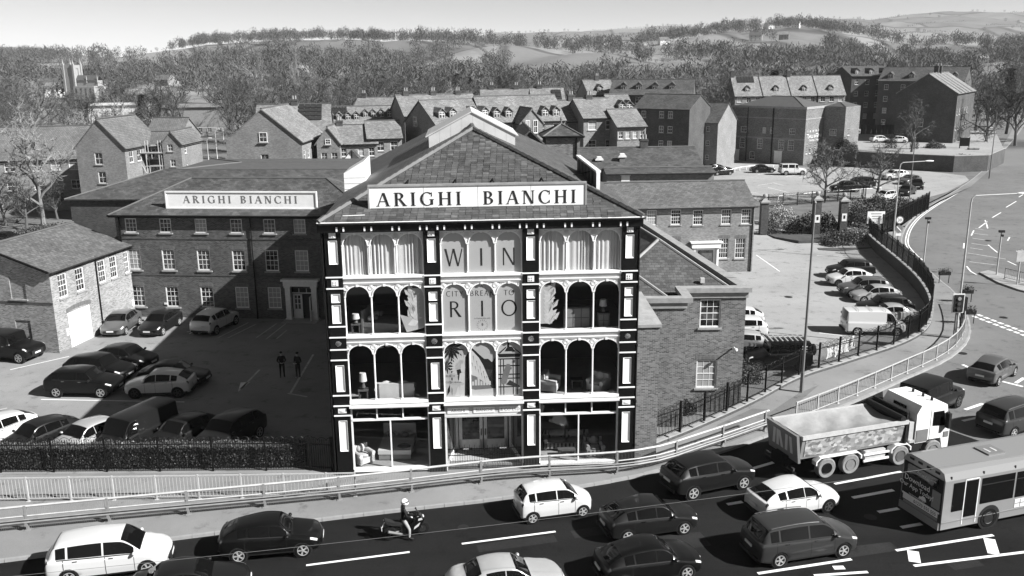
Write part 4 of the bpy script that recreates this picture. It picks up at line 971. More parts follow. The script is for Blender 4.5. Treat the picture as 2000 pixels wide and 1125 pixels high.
MB().box(11.2, 11.45, 52.1, 52.3, Z(6.75), Z(7.05)).build('roof_vent', 'stone_pale', WG)
sl_ = MB().tube([(13.1, 50.95, Z(AT(1440, 678, 51).z)), (13.1, 50.5, Z(AT(1440, 678, 51).z))], .05, 6).ball((13.1, 50.45, Z(AT(1440, 678, 51).z)), .11, .11, .11, 8, 6).build('flood_light', 'white_trim', WG)
pr = thing('brick_pier', 'tall brick pier with sloping stone cap at the corner of the iron front', 'pier', (6.02, 42.25, 0), FH)
MB().box(0, 1.2, 0, 3.5, -.05, 7.0).build('pier', 'brick', pr); MB().add([(-.08,-.08,7.0),(1.28,-.08,7.0),(1.28,3.5,7.0),(-.08,3.5,7.0),(-.08,-.08,7.15),(1.28,-.08,7.15),(.95,3.5,7.9),(-.08,3.5,7.9)], [(0,3,2,1),(4,5,6,7),(0,1,5,4),(1,2,6,5),(2,3,7,6),(3,0,4,7)]).build('stone_cap', 'stone', pr)
# ------------------------------------------------------------------ two-storey brick house by the gate
a = R(4.4); RL = 24.0; RBo = Vector((23.98-RL*math.cos(a), 87.99-RL*math.sin(a), YARDZ))
rbw = {'f': [(RL-x, z-YARDZ, w_, h_) for x, z, w_, h_ in [(.84, 3.82, 1.0, 1.5), (2.86, 3.82, 1.0, 1.5), (5.69, 3.82, 1.0, 1.5), (7.9, 3.9, 1.0, 1.5), (10.3, 3.9, 1., 1.5), (1.3, .36, 1.05, 2.05), (3.0, .4, 1.05, 2.05), (7.9, .4, 1.05, 2.05)]]}
RB = house('gate_house', 'two-storey brick house with white pillared porch beside the gated car park', 'building', RBo[:2], a, RL, 8.0, 5.75, AT(1350, 353, 92).z, 'brick_pale', 'slate_new', 'x', rbw, cols=4, rows=4, z0=YARDZ, arch=True)
pc = MB().box(RL-6.1, RL-5.9, -.35, 0, 0, 2.6).box(RL-3.75, RL-3.55, -.35, 0, 0, 2.6).box(RL-6.3, RL-3.4, -.5, 0, 2.6, 3.1).box(RL-6.45, RL-3.25, -.62, 0, 3.1, 3.22).box(RL-5.9, RL-3.75, -.1, 0, 0, 2.6).build('porch', 'white_paint', RB)
MB().box(RL-5.6, RL-4.05, -.13, -.1, .2, 2.3).build('door_pane', 'house_glass', pc); MB().tube([(RL-.2, -.08, 0), (RL-.2, -.08, 6.7)], .06, 6).build('drain_pipe', 'black_iron', RB)
# lower roof behind it, with vents and chimney
p0 = AT(1140, 352, 100); house('workshop', 'low workshop with slate roof, metal vents and white side door', 'building', (p0.x, 100), R(2), 13.4, 11, AT(1200, 332, 100).z, AT(1250, 288, 105.5).z, 'brick', 'slate', 'x', {'f': [(4.7, 1, 1, 1)]}, chim=[(7.6, 5.5, AT(1275, 272, 105).z)], z0=0)
for px, py in ((1170, 318), (1215, 312)):
    q = AT(px, py, 102.3); v = thing('roof_vent', 'galvanised roof vent with tilted cowl on the workshop slates', 'vent', (q.x, q.y, q.z-.6), 0, 'vents on the workshop roof'); MB().box(-.3, .3, -.3, .3, -.1, .9).build('duct', 'steel_grey', v); MB().box(-.45, .45, -.4, .4, .9, 1.05).prism([(-.4, 1.05), (.4, 1.05), (.25, 1.3), (-.25, 1.3)][::-1], .8, 'y', -.4).build('cowl', 'white_trim', v)
house('side_store', 'pale-walled lean-to with white door and slate roof beside the workshop', 'building', (AT(1185, 350, 96).x, 96), R(2), 11.5, 3.4, AT(1200, 338, 96).z, AT(1200, 328, 97.7).z, 'brick_pale', 'slate', 'x', doors=[('f', 2.0, .9, AT(1200, 338, 96).z-.3)])
# square brick tower with pyramid roof
t0 = AT(1066, 300, 74); tw = AT(1133, 300, 74).x-t0.x; tz = AT(1100, 267, 74).z
TW = thing('stair_tower', 'square brick stair tower with pyramid slate roof behind the showroom', 'tower', (t0.x, 74, 0), FH)
w = MB(); [wall_part(w, side_M(s, tw, tw), tw, 0, tz) for s in 'frbl']; w.build('wall', 'brick', TW)
hip_roof(TW, -.3, tw+.3, -.3, tw+.3, tz, AT(1100, 242, 75.4).z, 'slate'); MB().tube([(-.3, -.3, tz), (tw+.3, -.3, tz), (tw+.3, tw+.3, tz), (-.3, tw+.3, tz), (-.3, -.3, tz)], .09, 5).tube([(tw-.3, -.08, tz), (tw-.3, -.08, tz-2.5)], .06, 5).build('gutter', 'black_iron', TW)
MB().lathe([(.12, 0), (.05, .3), (.09, .4), (.02, .6)], 8, (tw/2, tw/2, AT(1100, 242, 75.4).z)).build('finial', 'lead', TW)
house('rear_gable', 'dark brick gable tucked between lantern and stair tower', 'building', (AT(1003, 300, 72).x, 72), FH, 2.65*AT(1065, 300, 72).x/AT(1065, 300, 72).x, 8, AT(1003, 285, 72).z, AT(1033, 253, 72).z, 'brick_dark', 'slate', 'y')
# ------------------------------------------------------------------ houses of the estate behind
def front_box(px0, px1, y_e, y_r, Y, D, rz=0.):
    """front wall from picture columns px0..px1 at depth Y, eaves and ridge heights read at their own depths"""
    a = AT(px0, y_e, Y); L = (AT(px1, y_e, Y).x-a.x)/math.cos(rz) if rz < .5 else 8
    return (a.x, Y), L, a.z, AT((px0+px1)/2, y_r, Y+D/2).z
def grid(xs, zs): return [(x, z) for x in xs for z in zs]
def long_house(name, label, px0, px1, y_e, y_r, Y, D, rz=0., nx=4, zs=(1.0, 3.6), **kw):
    o, L, ze, zr = front_box(px0, px1, y_e, y_r, Y, D, rz); f = kw.pop('xs', None) or [L*(i+.5)/nx for i in range(nx)]
    zz = [ze-1.75-2.6*i for i in range(3) if ze-1.75-2.6*i > .4] if zs == 'down' else zs
    wn_ = kw.pop('wins', None) or {'f': grid(f, zz)}
    return house(name, label, 'house', o, rz, L, D, ze, zr, wins=wn_, **kw)
GP = 'estate houses'
long_house('brick_house', 'long brick house with plain tiled roof behind the bare tree', -60, 155, 313, 249, 122, 10, R(13), xs=[1.5, 4.8, 8.2, 10.6, 12.9], zs='down', roof='tile_roof', ww=1.3)
o, L, ze, zr = front_box(147, 247, 286, 232, 116, 8, R(-6)); house('gabled_house', 'brick gable-fronted house with two stacked windows and clean tiled roof', 'house', o, R(-6), L, 9.5, ze, AT(187, 232, 116).z, roof='tile_roof', ridge='y', wins={'f': [(L*.45, ze-2.3), (L*.48, ze-4.7)], 'r': [(1.5, ze-2.2), (3.5, ze-2.2)]}, ww=1.05, wh=1.5)
long_house('scaffolded_house', 'house with scaffolding across its front and dark open bay', 243, 316, 284, 257, 121, 8, R(-4), xs=[2.2, 4.2], zs='down', roof='tile_roof', wall='brick_dark', ww=1.2, wh=1.8)
def scaffold():
    a = AT(262, 325, 119.2); t = thing('scaffold', 'tubular scaffold with boarded lift against the estate house', 'scaffold', (a.x, 119.2, 0)); top = AT(262, 275, 119.2).z
    for x in (0, 1.7, 3.4):
        for y in (0, .9): MB().tube([(x, y, 0), (x, y, top)], .045, 5).build('standard', 'galvanised', t)
    for z in (2.4, 4.6, 6.6, top-1.6):
        for y in (0, .9): MB().tube([(-.4, y, z), (3.8, y, z)], .04, 5).build('ledger', 'galvanised', t)
    MB().box(-.4, 3.8, -.1, 1.0, top-1.7, top-1.62).build('boards', 'wood_brown', t); MB().tube([(0, 0, top-1), (3.4, 0, 2)], .04, 5).build('brace', 'galvanised', t)
scaffold()
o, L, ze, zr = front_box(316, 353, 278, 256, 120, 6, 0); house('bay_house', 'narrow three-storey brick bay house with small gable beside the scaffold', 'house', o, R(-3), L, 7, ze, AT(326, 256, 120).z, roof='tile_roof', ridge='y', wins={'f': [(L*.42, ze-1.2), (L*.5, ze-3.2), (L*.55, ze-4.9)], 'r': [(1.5, ze-1.6), (1.5, ze-4)]}, ww=.75, wh=.95)
long_house('tall_roof_house', 'brick house with plain tall tiled roof rising behind the scaffold', 281, 350, 268, 230, 128, 8, R(-3), nx=2, roof='tile_roof', zs='down')
# broad gable with two windows, solar roof beyond
o, L, ze, zr = front_box(441, 590, 275, 212, 113, 9, R(0)); house('broad_gable_house', 'broad brick gable end with two white windows one above the other', 'house', o, R(-2), L, 12, ze, AT(510, 212, 113).z, ridge='y', wins={'f': [(L*.5, ze-.2), (L*.5, ze-2.9)], 'r': [(1.2, ze-2.5), (3.2, ze-2.5), (5.5, ze-2.5)]}, ww=1.0, wh=1.2, roof='slate_pale')
long_house('solar_roof_house', 'house with pale slate roof carrying a large solar array', 498, 640, 262, 204, 123, 10, R(8), nx=3, zs='down', chim=[(5.0, 5, AT(570, 194, 128).z)], solar=(5.6, 8.8, .42, .97, 4, 4))
long_house('dormer_terrace', 'distant terrace with wide solar strip and a row of tiny dormers', 612, 785, 246, 208, 140, 10, R(10), nx=6, zs='down', dorm=[(2.6, .3, .9), (3.9, .3, .9), (5.3, .3, .9), (6.6, .3, .9), (8.0, .42, .8), (9.2, .42, .8), (10.5, .42, .8), (11.7, .42, .8)], solar=(1.0, 5.2, .55, .95, 9, 2))
o, L, ze, zr = front_box(618, 663, 277, 248, 117, 7); house('small_gable_house', 'small brick gabled cottage with one attic window beside a round bush', 'house', o, R(0), L, 8, ze, AT(640, 247, 117).z, ridge='y', wins={'f': [(L*.5, ze-.35, .7, .7), (L*.3, ze-2.5), (L*.75, ze-2.5)]}, ww=.8, wh=1.1)
long_house('porch_cottage', 'pale-roofed cottage with half-timbered gable porch and first-floor windows', 655, 735, 280, 244, 118, 8, R(10), xs=[1.0, 3.2, 4.6], zs='down', ww=.75, wh=1.1, chim=[(.6, 4, AT(660, 236, 121).z)])
long_house('corner_cottage', 'pale-roofed corner cottage with half-timbered porch at its right end', 718, 783, 269, 236, 119, 8, R(12), xs=[1.6, 3.4], zs='down', ww=.95, wh=1.2)
for i, (px, Yb, lab) in enumerate([(690, 116.5, 'half-timbered porch gable in front of the pale-roofed cottage'), (770, 117.4, 'half-timbered porch gable by the dark house end')]):
    q = AT(px, 312, Yb); t = thing('timbered_porch', lab, 'porch', (q.x-1.15, Yb-1, q.z-.8)); h = 1.7
    MB().box(0, 2.3, 0, 1.2, -q.z+.8, h*.35).prism([(-.1, h*.35), (2.4, h*.35), (1.15, h*1.25)], 1.2, 'y', 0).build('porch_wall', 'white_paint', t)
    b = MB(); b.box(.35, .42, -.04, 0, .3, h*.6).box(1.1, 1.2, -.04, 0, .3, h*1.15).box(1.9, 1.97, -.04, 0, .3, h*.6).box(0, 2.3, -.04, 0, h*.33, h*.4).build('timber', 'black_paint', t)
    r = MB(); slab(r, [(-.35, 1.3, h*.3), (-.35, -.2, h*.3), (1.15, -.2, h*1.3), (1.15, 1.3, h*1.3)], .1); slab(r, [(2.65, -.2, h*.3), (2.65, 1.3, h*.3), (1.15, 1.3, h*1.3), (1.15, -.2, h*1.3)], .1); r.build('roof', 'slate', t)
# the long pale-roofed block with dark gable end
rzb = R(22)
def block(name, label, pxL, pyR, Y, L, D, y_e, y_r, rz, **kw):
    """left front corner at picture column pxL, depth Y"""
    a = AT(pxL, y_e, Y); zr = AT(pxL, y_r, Y+D/2).z; kw.setdefault('wins', {})
    return house(name, label, 'house', (a.x, Y), rz, L, D, a.z, zr, **kw)
def facade_xs(L, n): return [L*(i+.5)/n for i in range(n)]
a1 = AT(852, 243, 118)
def dwins(L, n, ze, k=2): return {'f': grid(facade_xs(L, n), [ze-1.8-2.7*i for i in range(k)]), 'l': grid([3.5], [ze-.6, ze-3.6])}
ze1 = a1.z; block('dormered_block', 'long pale-roofed block with dark shaded gable end and small dormers', 852, 0, 118, 9.4, 10, 243, 195, R(30), wins=dwins(9.4, 4, ze1), dorm=[(1.4, .25, 1.05), (3.0, .25, 1.05), (6.2, .25, 1.05), (7.8, .25, 1.05)])
a2 = AT(945, 237, 122); block('middle_block', 'pale-roofed house with four dormers either side of a gabled bay', 945, 0, 122, 11.6, 9, 237, 188, R(18), wins=dwins(11.6, 5, a2.z), dorm=[(2.0, .15, 1.05), (3.7, .15, 1.05), (8.9, .15, 1.05), (10.5, .15, 1.05)])
g1 = AT(1018, 236, 120.5); house('gabled_bay', 'tall gabled bay with two long windows in the middle of the pale terrace', 'house', (g1.x, 121.2), R(18), 3.0, 6, AT(1030, 238, 120.5).z, AT(1040, 212, 121).z, ridge='y', wins={'f': [(.9, AT(1040, 262, 120).z, .6, 1.7), (2.0, AT(1040, 262, 120).z, .6, 1.7)]})
long_house('back_ridge_house', 'pale-roofed house with three chimneys along the ridge behind the terrace', 790, 940, 225, 185, 136, 10, R(20), nx=5, zs='down', chim=[(1.5, 5, AT(790, 178, 140).z), (5.8, 5, AT(848, 178, 140).z), (9.8, 5, AT(903, 178, 140).z)])
long_house('plain_terrace', 'pale-roofed plain terrace house with paired windows right of the dormers', 1085, 1152, 236, 196, 126, 9, R(14), nx=2, zs='down', cols=2, chim=[(3.6, 4.5, AT(1120, 186, 128).z)])
long_house('tall_terrace', 'tall pale-roofed house with four white windows and dark party parapet', 1140, 1210, 229, 192, 124, 9, R(14), nx=2, zs='down', chim=[(2.2, 4.5, AT(1150, 186, 127).z)])
long_house('low_terrace', 'lower pale-roofed house with small windows and shrubs at its foot', 1206, 1264, 246, 213, 122, 8, R(14), nx=4, zs='down', ww=.65, wh=1.0)
long_house('rear_solar_house', 'steep pale roof with one solar panel peeping over the terrace', 1040, 1105, 205, 171, 150, 8, R(4), nx=2, zs='down', solar=(3.4, 5.0, .2, .85, 2, 3), chim=[(1.5, 4, AT(1062, 165, 153).z)])
long_house('gap_house', 'pale roofed house showing between the dormered block and the trees', 690, 760, 214, 190, 160, 9, R(-3), nx=3, zs='down', chim=[(1.0, 4.5, AT(700, 182, 164).z)])
long_house('rear_terrace', 'pale roofed terrace just below the trees with two chimneys', 940, 1040, 196, 174, 165, 9, R(3), nx=4, zs='down', chim=[(2.0, 4.5, AT(960, 166, 169).z), (6.5, 4.5, AT(1010, 166, 169).z)])
# shaded houses further right
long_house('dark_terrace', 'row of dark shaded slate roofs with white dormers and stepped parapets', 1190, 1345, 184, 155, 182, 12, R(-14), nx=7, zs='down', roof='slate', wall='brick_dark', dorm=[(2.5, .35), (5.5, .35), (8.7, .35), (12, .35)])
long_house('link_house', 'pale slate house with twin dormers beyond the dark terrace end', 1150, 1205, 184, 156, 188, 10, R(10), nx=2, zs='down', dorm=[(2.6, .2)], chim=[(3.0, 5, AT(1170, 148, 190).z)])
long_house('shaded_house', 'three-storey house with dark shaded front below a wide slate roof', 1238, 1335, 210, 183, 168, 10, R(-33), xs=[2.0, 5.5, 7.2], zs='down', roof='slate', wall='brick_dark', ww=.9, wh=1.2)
long_house('twin_dormer_house', 'pale roofed house with two small dormers beside the dark terrace', 1195, 1240, 218, 184, 138, 9, R(8), nx=2, zs='down', dorm=[(1.7, .1), (2.8, .1)])
long_house('lit_gable_house', 'low brick house with dark front and sunlit windowless gable end', 1318, 1392, 236, 199, 172, 10, R(-33), xs=[1.2, 2.8, 4.6, 6.6], zs='down', roof='slate', wall='brick_pale', ww=.7, wh=.9)
# restaurant with lettering on its sunlit end
cb = G(1568, 323); ch = R(-44); CL, CD = 15.6, 11.0; dirv = Vector((math.cos(ch), math.sin(ch), 0)); cbo = cb-dirv*CL; cze = AT(1565, 213, cb.y).z
CW = {'f': [(2.8, 5.6, 1.3, 1.1), (7.2, 5.6, .7, 1.1), (8.8, 5.6, .7, 1.1), (13., 5.6, 1.2, 1.1), (2.6, 2.6, 1.1, 1.9), (6.4, 2.6, 1.1, 1.9), (10.9, 2.6, 1.2, 1.9), (12.9, 2.6, 1.2, 1.9), (4.9, .5, 1.1, 1.4)], 'r': [(1.2, 5.6, .9, 1.1), (5.0, 5.6, .9, 1.1), (1.2, 2.0, .8, 1.9), (2.6, 2.0, .8, 1.9), (4.6, 2.0, .8, 1.9), (6.0, 2.0, .8, 1.9)]}
CBh = house('restaurant', 'two-storey brick restaurant with flat parapet, hipped roof and painted name on its end wall', 'restaurant', cbo[:2], ch, CL, CD, cze, cze+2.0, 'brick', 'lead', hip=True, wins=CW, cols=3, rows=4, doors=[('f', 1.6, .9, 2.1), ('f', 10.4, 1.6, 2.3)], ov=-.2)
MB().box(-.05, CL+.05, -.06, 0, cze-2.0, cze-1.8).box(-.05, CL+.05, -.06, 0, 4.6, 4.85).box(-.08, CL+.08, -.09, 0, cze-.1, cze+.35).build('band_course', 'stone', CBh)
rb_ = MB().box(CL, CL+.06, -.05, CD, cze-2.0, cze-1.8).box(CL, CL+.09, -.09, CD, cze-.1, cze+.35).build('end_band_course', 'stone', CBh)
MB().tube([(3.6, -.1, 0), (3.6, -.1, cze)], .07, 5).tube([(9.0, -.1, 0), (9.0, -.1, cze)], .12, 5).build('drain_pipe', 'black_iron', CBh)
for tx, z, sz in (('CHILLI BANANA', 4.95, .8), ('THAI RESTAURANT', 4.3, .5)):
    t = link('lettering', text_mesh(tx, sz, 'lettering', 'white_paint', .01), CBh); t.matrix_local = side_M('r', CL, CD) @ Matrix.Translation((4.0, -.03, z)) @ UPRIGHT
for i in range(4): MB().lathe([(.22, -.03), (.22, .02)], 12, (CL, 2.0+i*1.2, 6.2), 'x').build('wall_disc', 'stone_pale', CBh)
eo = cb+Vector((-math.sin(ch), math.cos(ch), 0))*7.2+dirv*.1; house('restaurant_annexe', 'square brick annexe with sunlit end beside the restaurant', 'building', eo[:2], ch, 4.2, 6.5, cze+.2, cze+.9, 'brick', 'lead', hip=True, wins={'f': [(2.0, 5.2, 1.4, 1.2)], 'r': [(2, 5.2, 1.0, 1.3), (2, 2.2, .9, 1.8)]}, cols=3, rows=3, ov=-.2)
# terrace of four sunlit roofs, then the tall dark blocks
for i, (a, b) in enumerate([(1436, 1490), (1492, 1545), (1547, 1597), (1599, 1652)]):
    lab = ['pale slate terrace end with solar panels beside its dormer', 'second terrace house from the solar-panelled end, one dormer', 'third terrace house from the solar-panelled end, one dormer', 'terrace house farthest from the solar-panelled end, three windows below its dormer'][i]
    kw = dict(solar=(1.2, 5.4, .65, .97, 6, 1)) if i == 0 else {}
    long_house('terrace_house', lab, a, b, 186-i*.6, 149-i*.5, 222, 9, R(2), nx=3, zs='down', dorm=[(3.2, .2)], group='four terrace houses', chim=[(.3, 4.5, AT(a, 138, 226).z)] if i % 2 == 0 else (), **kw)
for i, px in enumerate((1600, 1655)): pass
def big_block(name, label, px, yb_e, yb_r, Y, L, D, rz, n, dn, **kw):
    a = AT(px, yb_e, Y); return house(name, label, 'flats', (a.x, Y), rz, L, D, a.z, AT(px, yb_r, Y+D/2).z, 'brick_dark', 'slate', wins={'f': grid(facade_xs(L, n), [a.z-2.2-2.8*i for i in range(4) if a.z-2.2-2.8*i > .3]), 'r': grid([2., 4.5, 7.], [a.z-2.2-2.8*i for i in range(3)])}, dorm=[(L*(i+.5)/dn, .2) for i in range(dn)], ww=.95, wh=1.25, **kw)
big_block('corner_flats', 'tall flats with pale roofed bay and twin dormers by the conifers', 1664, 148, 130, 232, 11.0, 12, R(4), 4, 3)
big_block('shaded_flats', 'four-storey flats with long dark shaded front and four roof dormers', 1716, 157, 131, 226, 19, 13, R(-33), 5, 4)
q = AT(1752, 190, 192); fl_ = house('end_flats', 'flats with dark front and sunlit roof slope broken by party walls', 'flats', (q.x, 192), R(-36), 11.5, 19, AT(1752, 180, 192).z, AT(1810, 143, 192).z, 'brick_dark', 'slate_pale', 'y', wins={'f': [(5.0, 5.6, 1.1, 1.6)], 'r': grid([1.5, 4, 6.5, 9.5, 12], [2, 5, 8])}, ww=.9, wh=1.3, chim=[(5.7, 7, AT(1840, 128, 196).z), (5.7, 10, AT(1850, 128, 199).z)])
for y in (3, 6.5, 10, 14): MB().tube([(5.75, y, AT(1810, 143, 192).z+.05), (11.85, y, AT(1752, 180, 192).z-.1)], .16, 4).build('party_wall', 'stone', fl_)
# timber fence and small garages below the flats
tf = thing('timber_fence', 'close-boarded timber fence between the flats and the upper car park', 'fence', G(1680, 262, 2.5))
fa_, fb_ = G(1680, 262, 2.5), G(1850, 262, 2.5); n = 16; v = fb_-fa_
for i in range(n):
    m = MB(); h = math.atan2(v.y, v.x); m.obox(Matrix.Translation(v*((i+.5)/n)+Vector((0, 0, 1.05))) @ Matrix.Rotation(h, 4, 'Z'), v.length/n-.03, .06, 2.1); m.build('fence_panel', 'timber_fence', tf)
# ------------------------------------------------------------------ church with pinnacled tower
cy = 420.; c0 = AT(128, 170, cy); c1 = AT(150, 170, cy); cw = c1.x-c0.x; ctz = AT(140, 127, cy).z; base = float(hill_z(c0.x, cy))-.5
CH = thing('church', 'pale stone church with tall pinnacled tower among the trees', 'church', (c0.x, cy, base), R(-12))
tz = ctz-base; w = MB(); [wall_part(w, side_M(s, cw, cw), cw, 0, tz, [(cw*.35, cw*.65, tz-5, tz-1.5)] if s in 'fr' else []) for s in 'frbl']; w.box(.3, cw-.3, .3, cw-.3, tz-6, tz-.5); w.build('tower', 'stone', CH)
for x, y in ((0, 0), (cw, 0), (cw, cw), (0, cw)):
    pz = AT(130, 114, cy).z-base; MB().box(x-.45, x+.45, y-.45, y+.45, 0, tz+.5).lathe([(.5, tz+.5), (.25, (tz+pz)/2), (.05, pz)], 6, (x, y, 0)).build('pinnacle', 'stone', CH)
nz = AT(165, 157, cy).z-base; nv = MB(); nl = 11; nv.box(cw, cw+nl, .8, cw-.8, 0, nz); nv.box(cw+.5, cw+nl, -2.2, cw+2.2, 0, nz-2.5); nv.build('nave', 'stone', CH)
r = MB(); slab(r, [(cw, .5, nz), (cw+nl+.2, .5, nz), (cw+nl+.2, cw/2, nz+2.3), (cw, cw/2, nz+2.3)]); slab(r, [(cw+nl+.2, cw-.5, nz), (cw, cw-.5, nz), (cw, cw/2, nz+2.3), (cw+nl+.2, cw/2, nz+2.3)]); r.build('nave_roof', 'lead', CH)
for i in range(4): MB().box(cw+1.5+i*2.4, cw+2.3+i*2.4, -2.25, -2.2, 1.2, nz-3.4).build('window', 'house_glass', CH)
MB().lathe([(.4, nz-1), (.2, nz+1.4), (.04, nz+2.2)], 6, (cw+nl, .8, 0)).lathe([(.4, nz-1), (.2, nz+1.4), (.04, nz+2.2)], 6, (cw+nl*.5, .8, 0)).build('pinnacle', 'stone', CH)
# long white school building and scattered hillside houses
q = AT(172, 216, 250); house('white_hall', 'long low white hall beyond the playing field', 'hall', (q.x, 250), R(0), AT(285, 216, 250).x-q.x, 10, AT(172, 206, 250).z, AT(172, 201, 255).z, 'white_trim', 'stone_pale', wins={'f': grid([2+2.6*i for i in range(6)], [1.0])})
q = AT(300, 216, 255); house('grey_hall', 'low grey hall half hidden behind dark tree trunks', 'hall', (q.x, 255), 0, 22, 10, AT(300, 210, 255).z, AT(300, 203, 260).z, 'stone', 'slate_pale', wins={'f': grid([2+2.6*i for i in range(7)], [1.0])})
hs = [(75,138,520),(82,142,500),(150,131,560),(200,118,760),(212,122,740),(192,127,700),(336,148,640),(300,152,600),(447,165,480),(480,162,470),(1098,92,1000),(1102,180,320),(1160,155,380),(1545,62,1050),(1500,58,1080),(1385,60,1060),(1462,94,900),(1520,92,880),(1375,112,360),(1430,120,340),(1770,84,900),(1830,100,600),(1880,66,1500),(1905,98,700),(1950,92,800),(1985,88,820),(1935,120,420),(1975,130,400),(1965,110,520),(1860,112,520),(1420,108,420),(1290,88,950),(1180,90,980),(1215,92,960),(1250,95,930)]
for i, (px, py, Y) in enumerate(hs):
    q = AT(px, py, Y); zb = float(hill_z(q.x, Y)); L = random.uniform(8, 13); hgt = 5.2; mt = random.choice(['white_paint', 'stone_pale', 'brick_pale', 'brick']); rf_ = random.choice(['slate', 'slate_pale', 'tile_roof']); wd_ = dict(white_paint='white-walled', stone_pale='pale stone', brick_pale='pale brick', brick='dark brick')[mt]+' house with '+dict(slate='dark slate', slate_pale='pale slate', tile_roof='tiled')[rf_]+' roof'
    big = i in (10, 13); L = 22 if i == 10 else L
    house('hillside_house', 'small far-off '+wd_+' among hillside trees', 'house', (q.x, Y), R(random.uniform(-30, 30)), L, 8, zb+hgt, zb+hgt+3, mt, rf_, wins={'f': grid(facade_xs(L, 3), [1, 3.4])}, z0=zb, group='far-off '+wd_+'s')
# goals on the playing field
for px, py, w_, lab in ((387, 272, 50, 'white football goal frame on the open field beside the broad gable'), (243, 248, 20, 'white football goal frame behind the gable-fronted house')):
    a, b = G(px, py), G(px+w_, py+1); t = thing('football_goal', lab, 'goal', a, math.atan2(b.y-a.y, b.x-a.x)); L = (b-a).length; h = L/2.6
    MB().tube([(0, 0, 0), (0, 0, h)], .07, 6).build('post', 'white_paint', t); MB().tube([(L, 0, 0), (L, 0, h)], .07, 6).build('post', 'white_paint', t); MB().tube([(0, 0, h), (L, 0, h)], .07, 6).build('crossbar', 'white_paint', t)
# ------------------------------------------------------------------ cars
def pchip(xk, yk, x):
    xk = np.asarray(xk, float); yk = np.asarray(yk, float); h = np.diff(xk); d = np.diff(yk, axis=0)/h.reshape(-1, *([1]*(yk.ndim-1)))
    m = np.zeros_like(yk); m[0], m[-1] = d[0], d[-1]
    a, b = d[:-1], d[1:]; ok = (a*b) > 0; hm = np.where(ok, 2*a*b/np.where(ok, a+b, 1), 0); m[1:-1] = hm
    i = np.clip(np.searchsorted(xk, x, 'right')-1, 0, len(xk)-2); t = (x-xk[i])/h[i]; sh = (-1,)+(1,)*(yk.ndim-1); t = t.reshape(sh); hh = h[i].reshape(sh)
    return (2*t**3-3*t**2+1)*yk[i]+(t**3-2*t**2+t)*hh*m[i]+(-2*t**3+3*t**2)*yk[i+1]+(t**3-t**2)*hh*m[i+1]
# kind: L, W, H, ground clearance, wheel radius, axles (fraction), stations (x fraction, zb, belt, top, width factor, roof?)
def stations(k, H):
    hi = {'hatch': 0, 'cross': .09, 'city': .05, 'saloon': 0, 'mpv': .1, 'suv': .17, 'van': .12, 'boxy': .3, 'estate': 0}[k]
    g = {'suv': .1, 'cross': .06, 'boxy': .14, 'van': .03}.get(k, 0)
    cow, hdr, mid, rr, tail = {'hatch': (.27, .42, .54, .79, .955), 'cross': (.285, .42, .55, .79, .955), 'city': (.21, .38, .58, .86, .965), 'saloon': (.29, .44, .56, .70, .84), 'mpv': (.22, .39, .6, .88, .965), 'suv': (.285, .41, .57, .83, .955), 'van': (.17, .29, .5, .965, .985), 'boxy': (.31, .36, .6, .95, .975), 'estate': (.27, .42, .6, .87, .96)}[k]
    nose = .05 if k != 'boxy' else .02; flat_ = k in ('boxy',)
    tb = 1.0 if k == 'saloon' else 1.02
    return [(.0, .34+g, .55+hi, .60+hi, .80 if not flat_ else .93, 0), (.018, .24+g, .64+hi, .70+hi, .90 if not flat_ else .97, 0), (nose+.03, .20+g, .72+hi, .79+hi, .97, 0), ((nose+cow)/2+.02, .19+g, .80+hi, .89+hi, 1, 0),
            (cow, .18+g, .88+hi, .97+hi, 1, 0), (hdr, .18+g, .91+hi, H-.055, 1, 1), (mid, .18+g, .93+hi, H, 1, 1), (rr, .19+g, .97+hi, H-{'van': .02, 'boxy': .02, 'hatch': .13, 'cross': .13, 'suv': .10, 'mpv': .08, 'city': .07}.get(k, .07), .985, 1),
            (tail, .24+g, .97+hi, tb+hi, .96, 0), ((tail+1)/2+.004, .27+g, .90+hi, tb-.04+hi, .94, 0), (1., .34+g, .66+hi, .74+hi, .90, 0)]
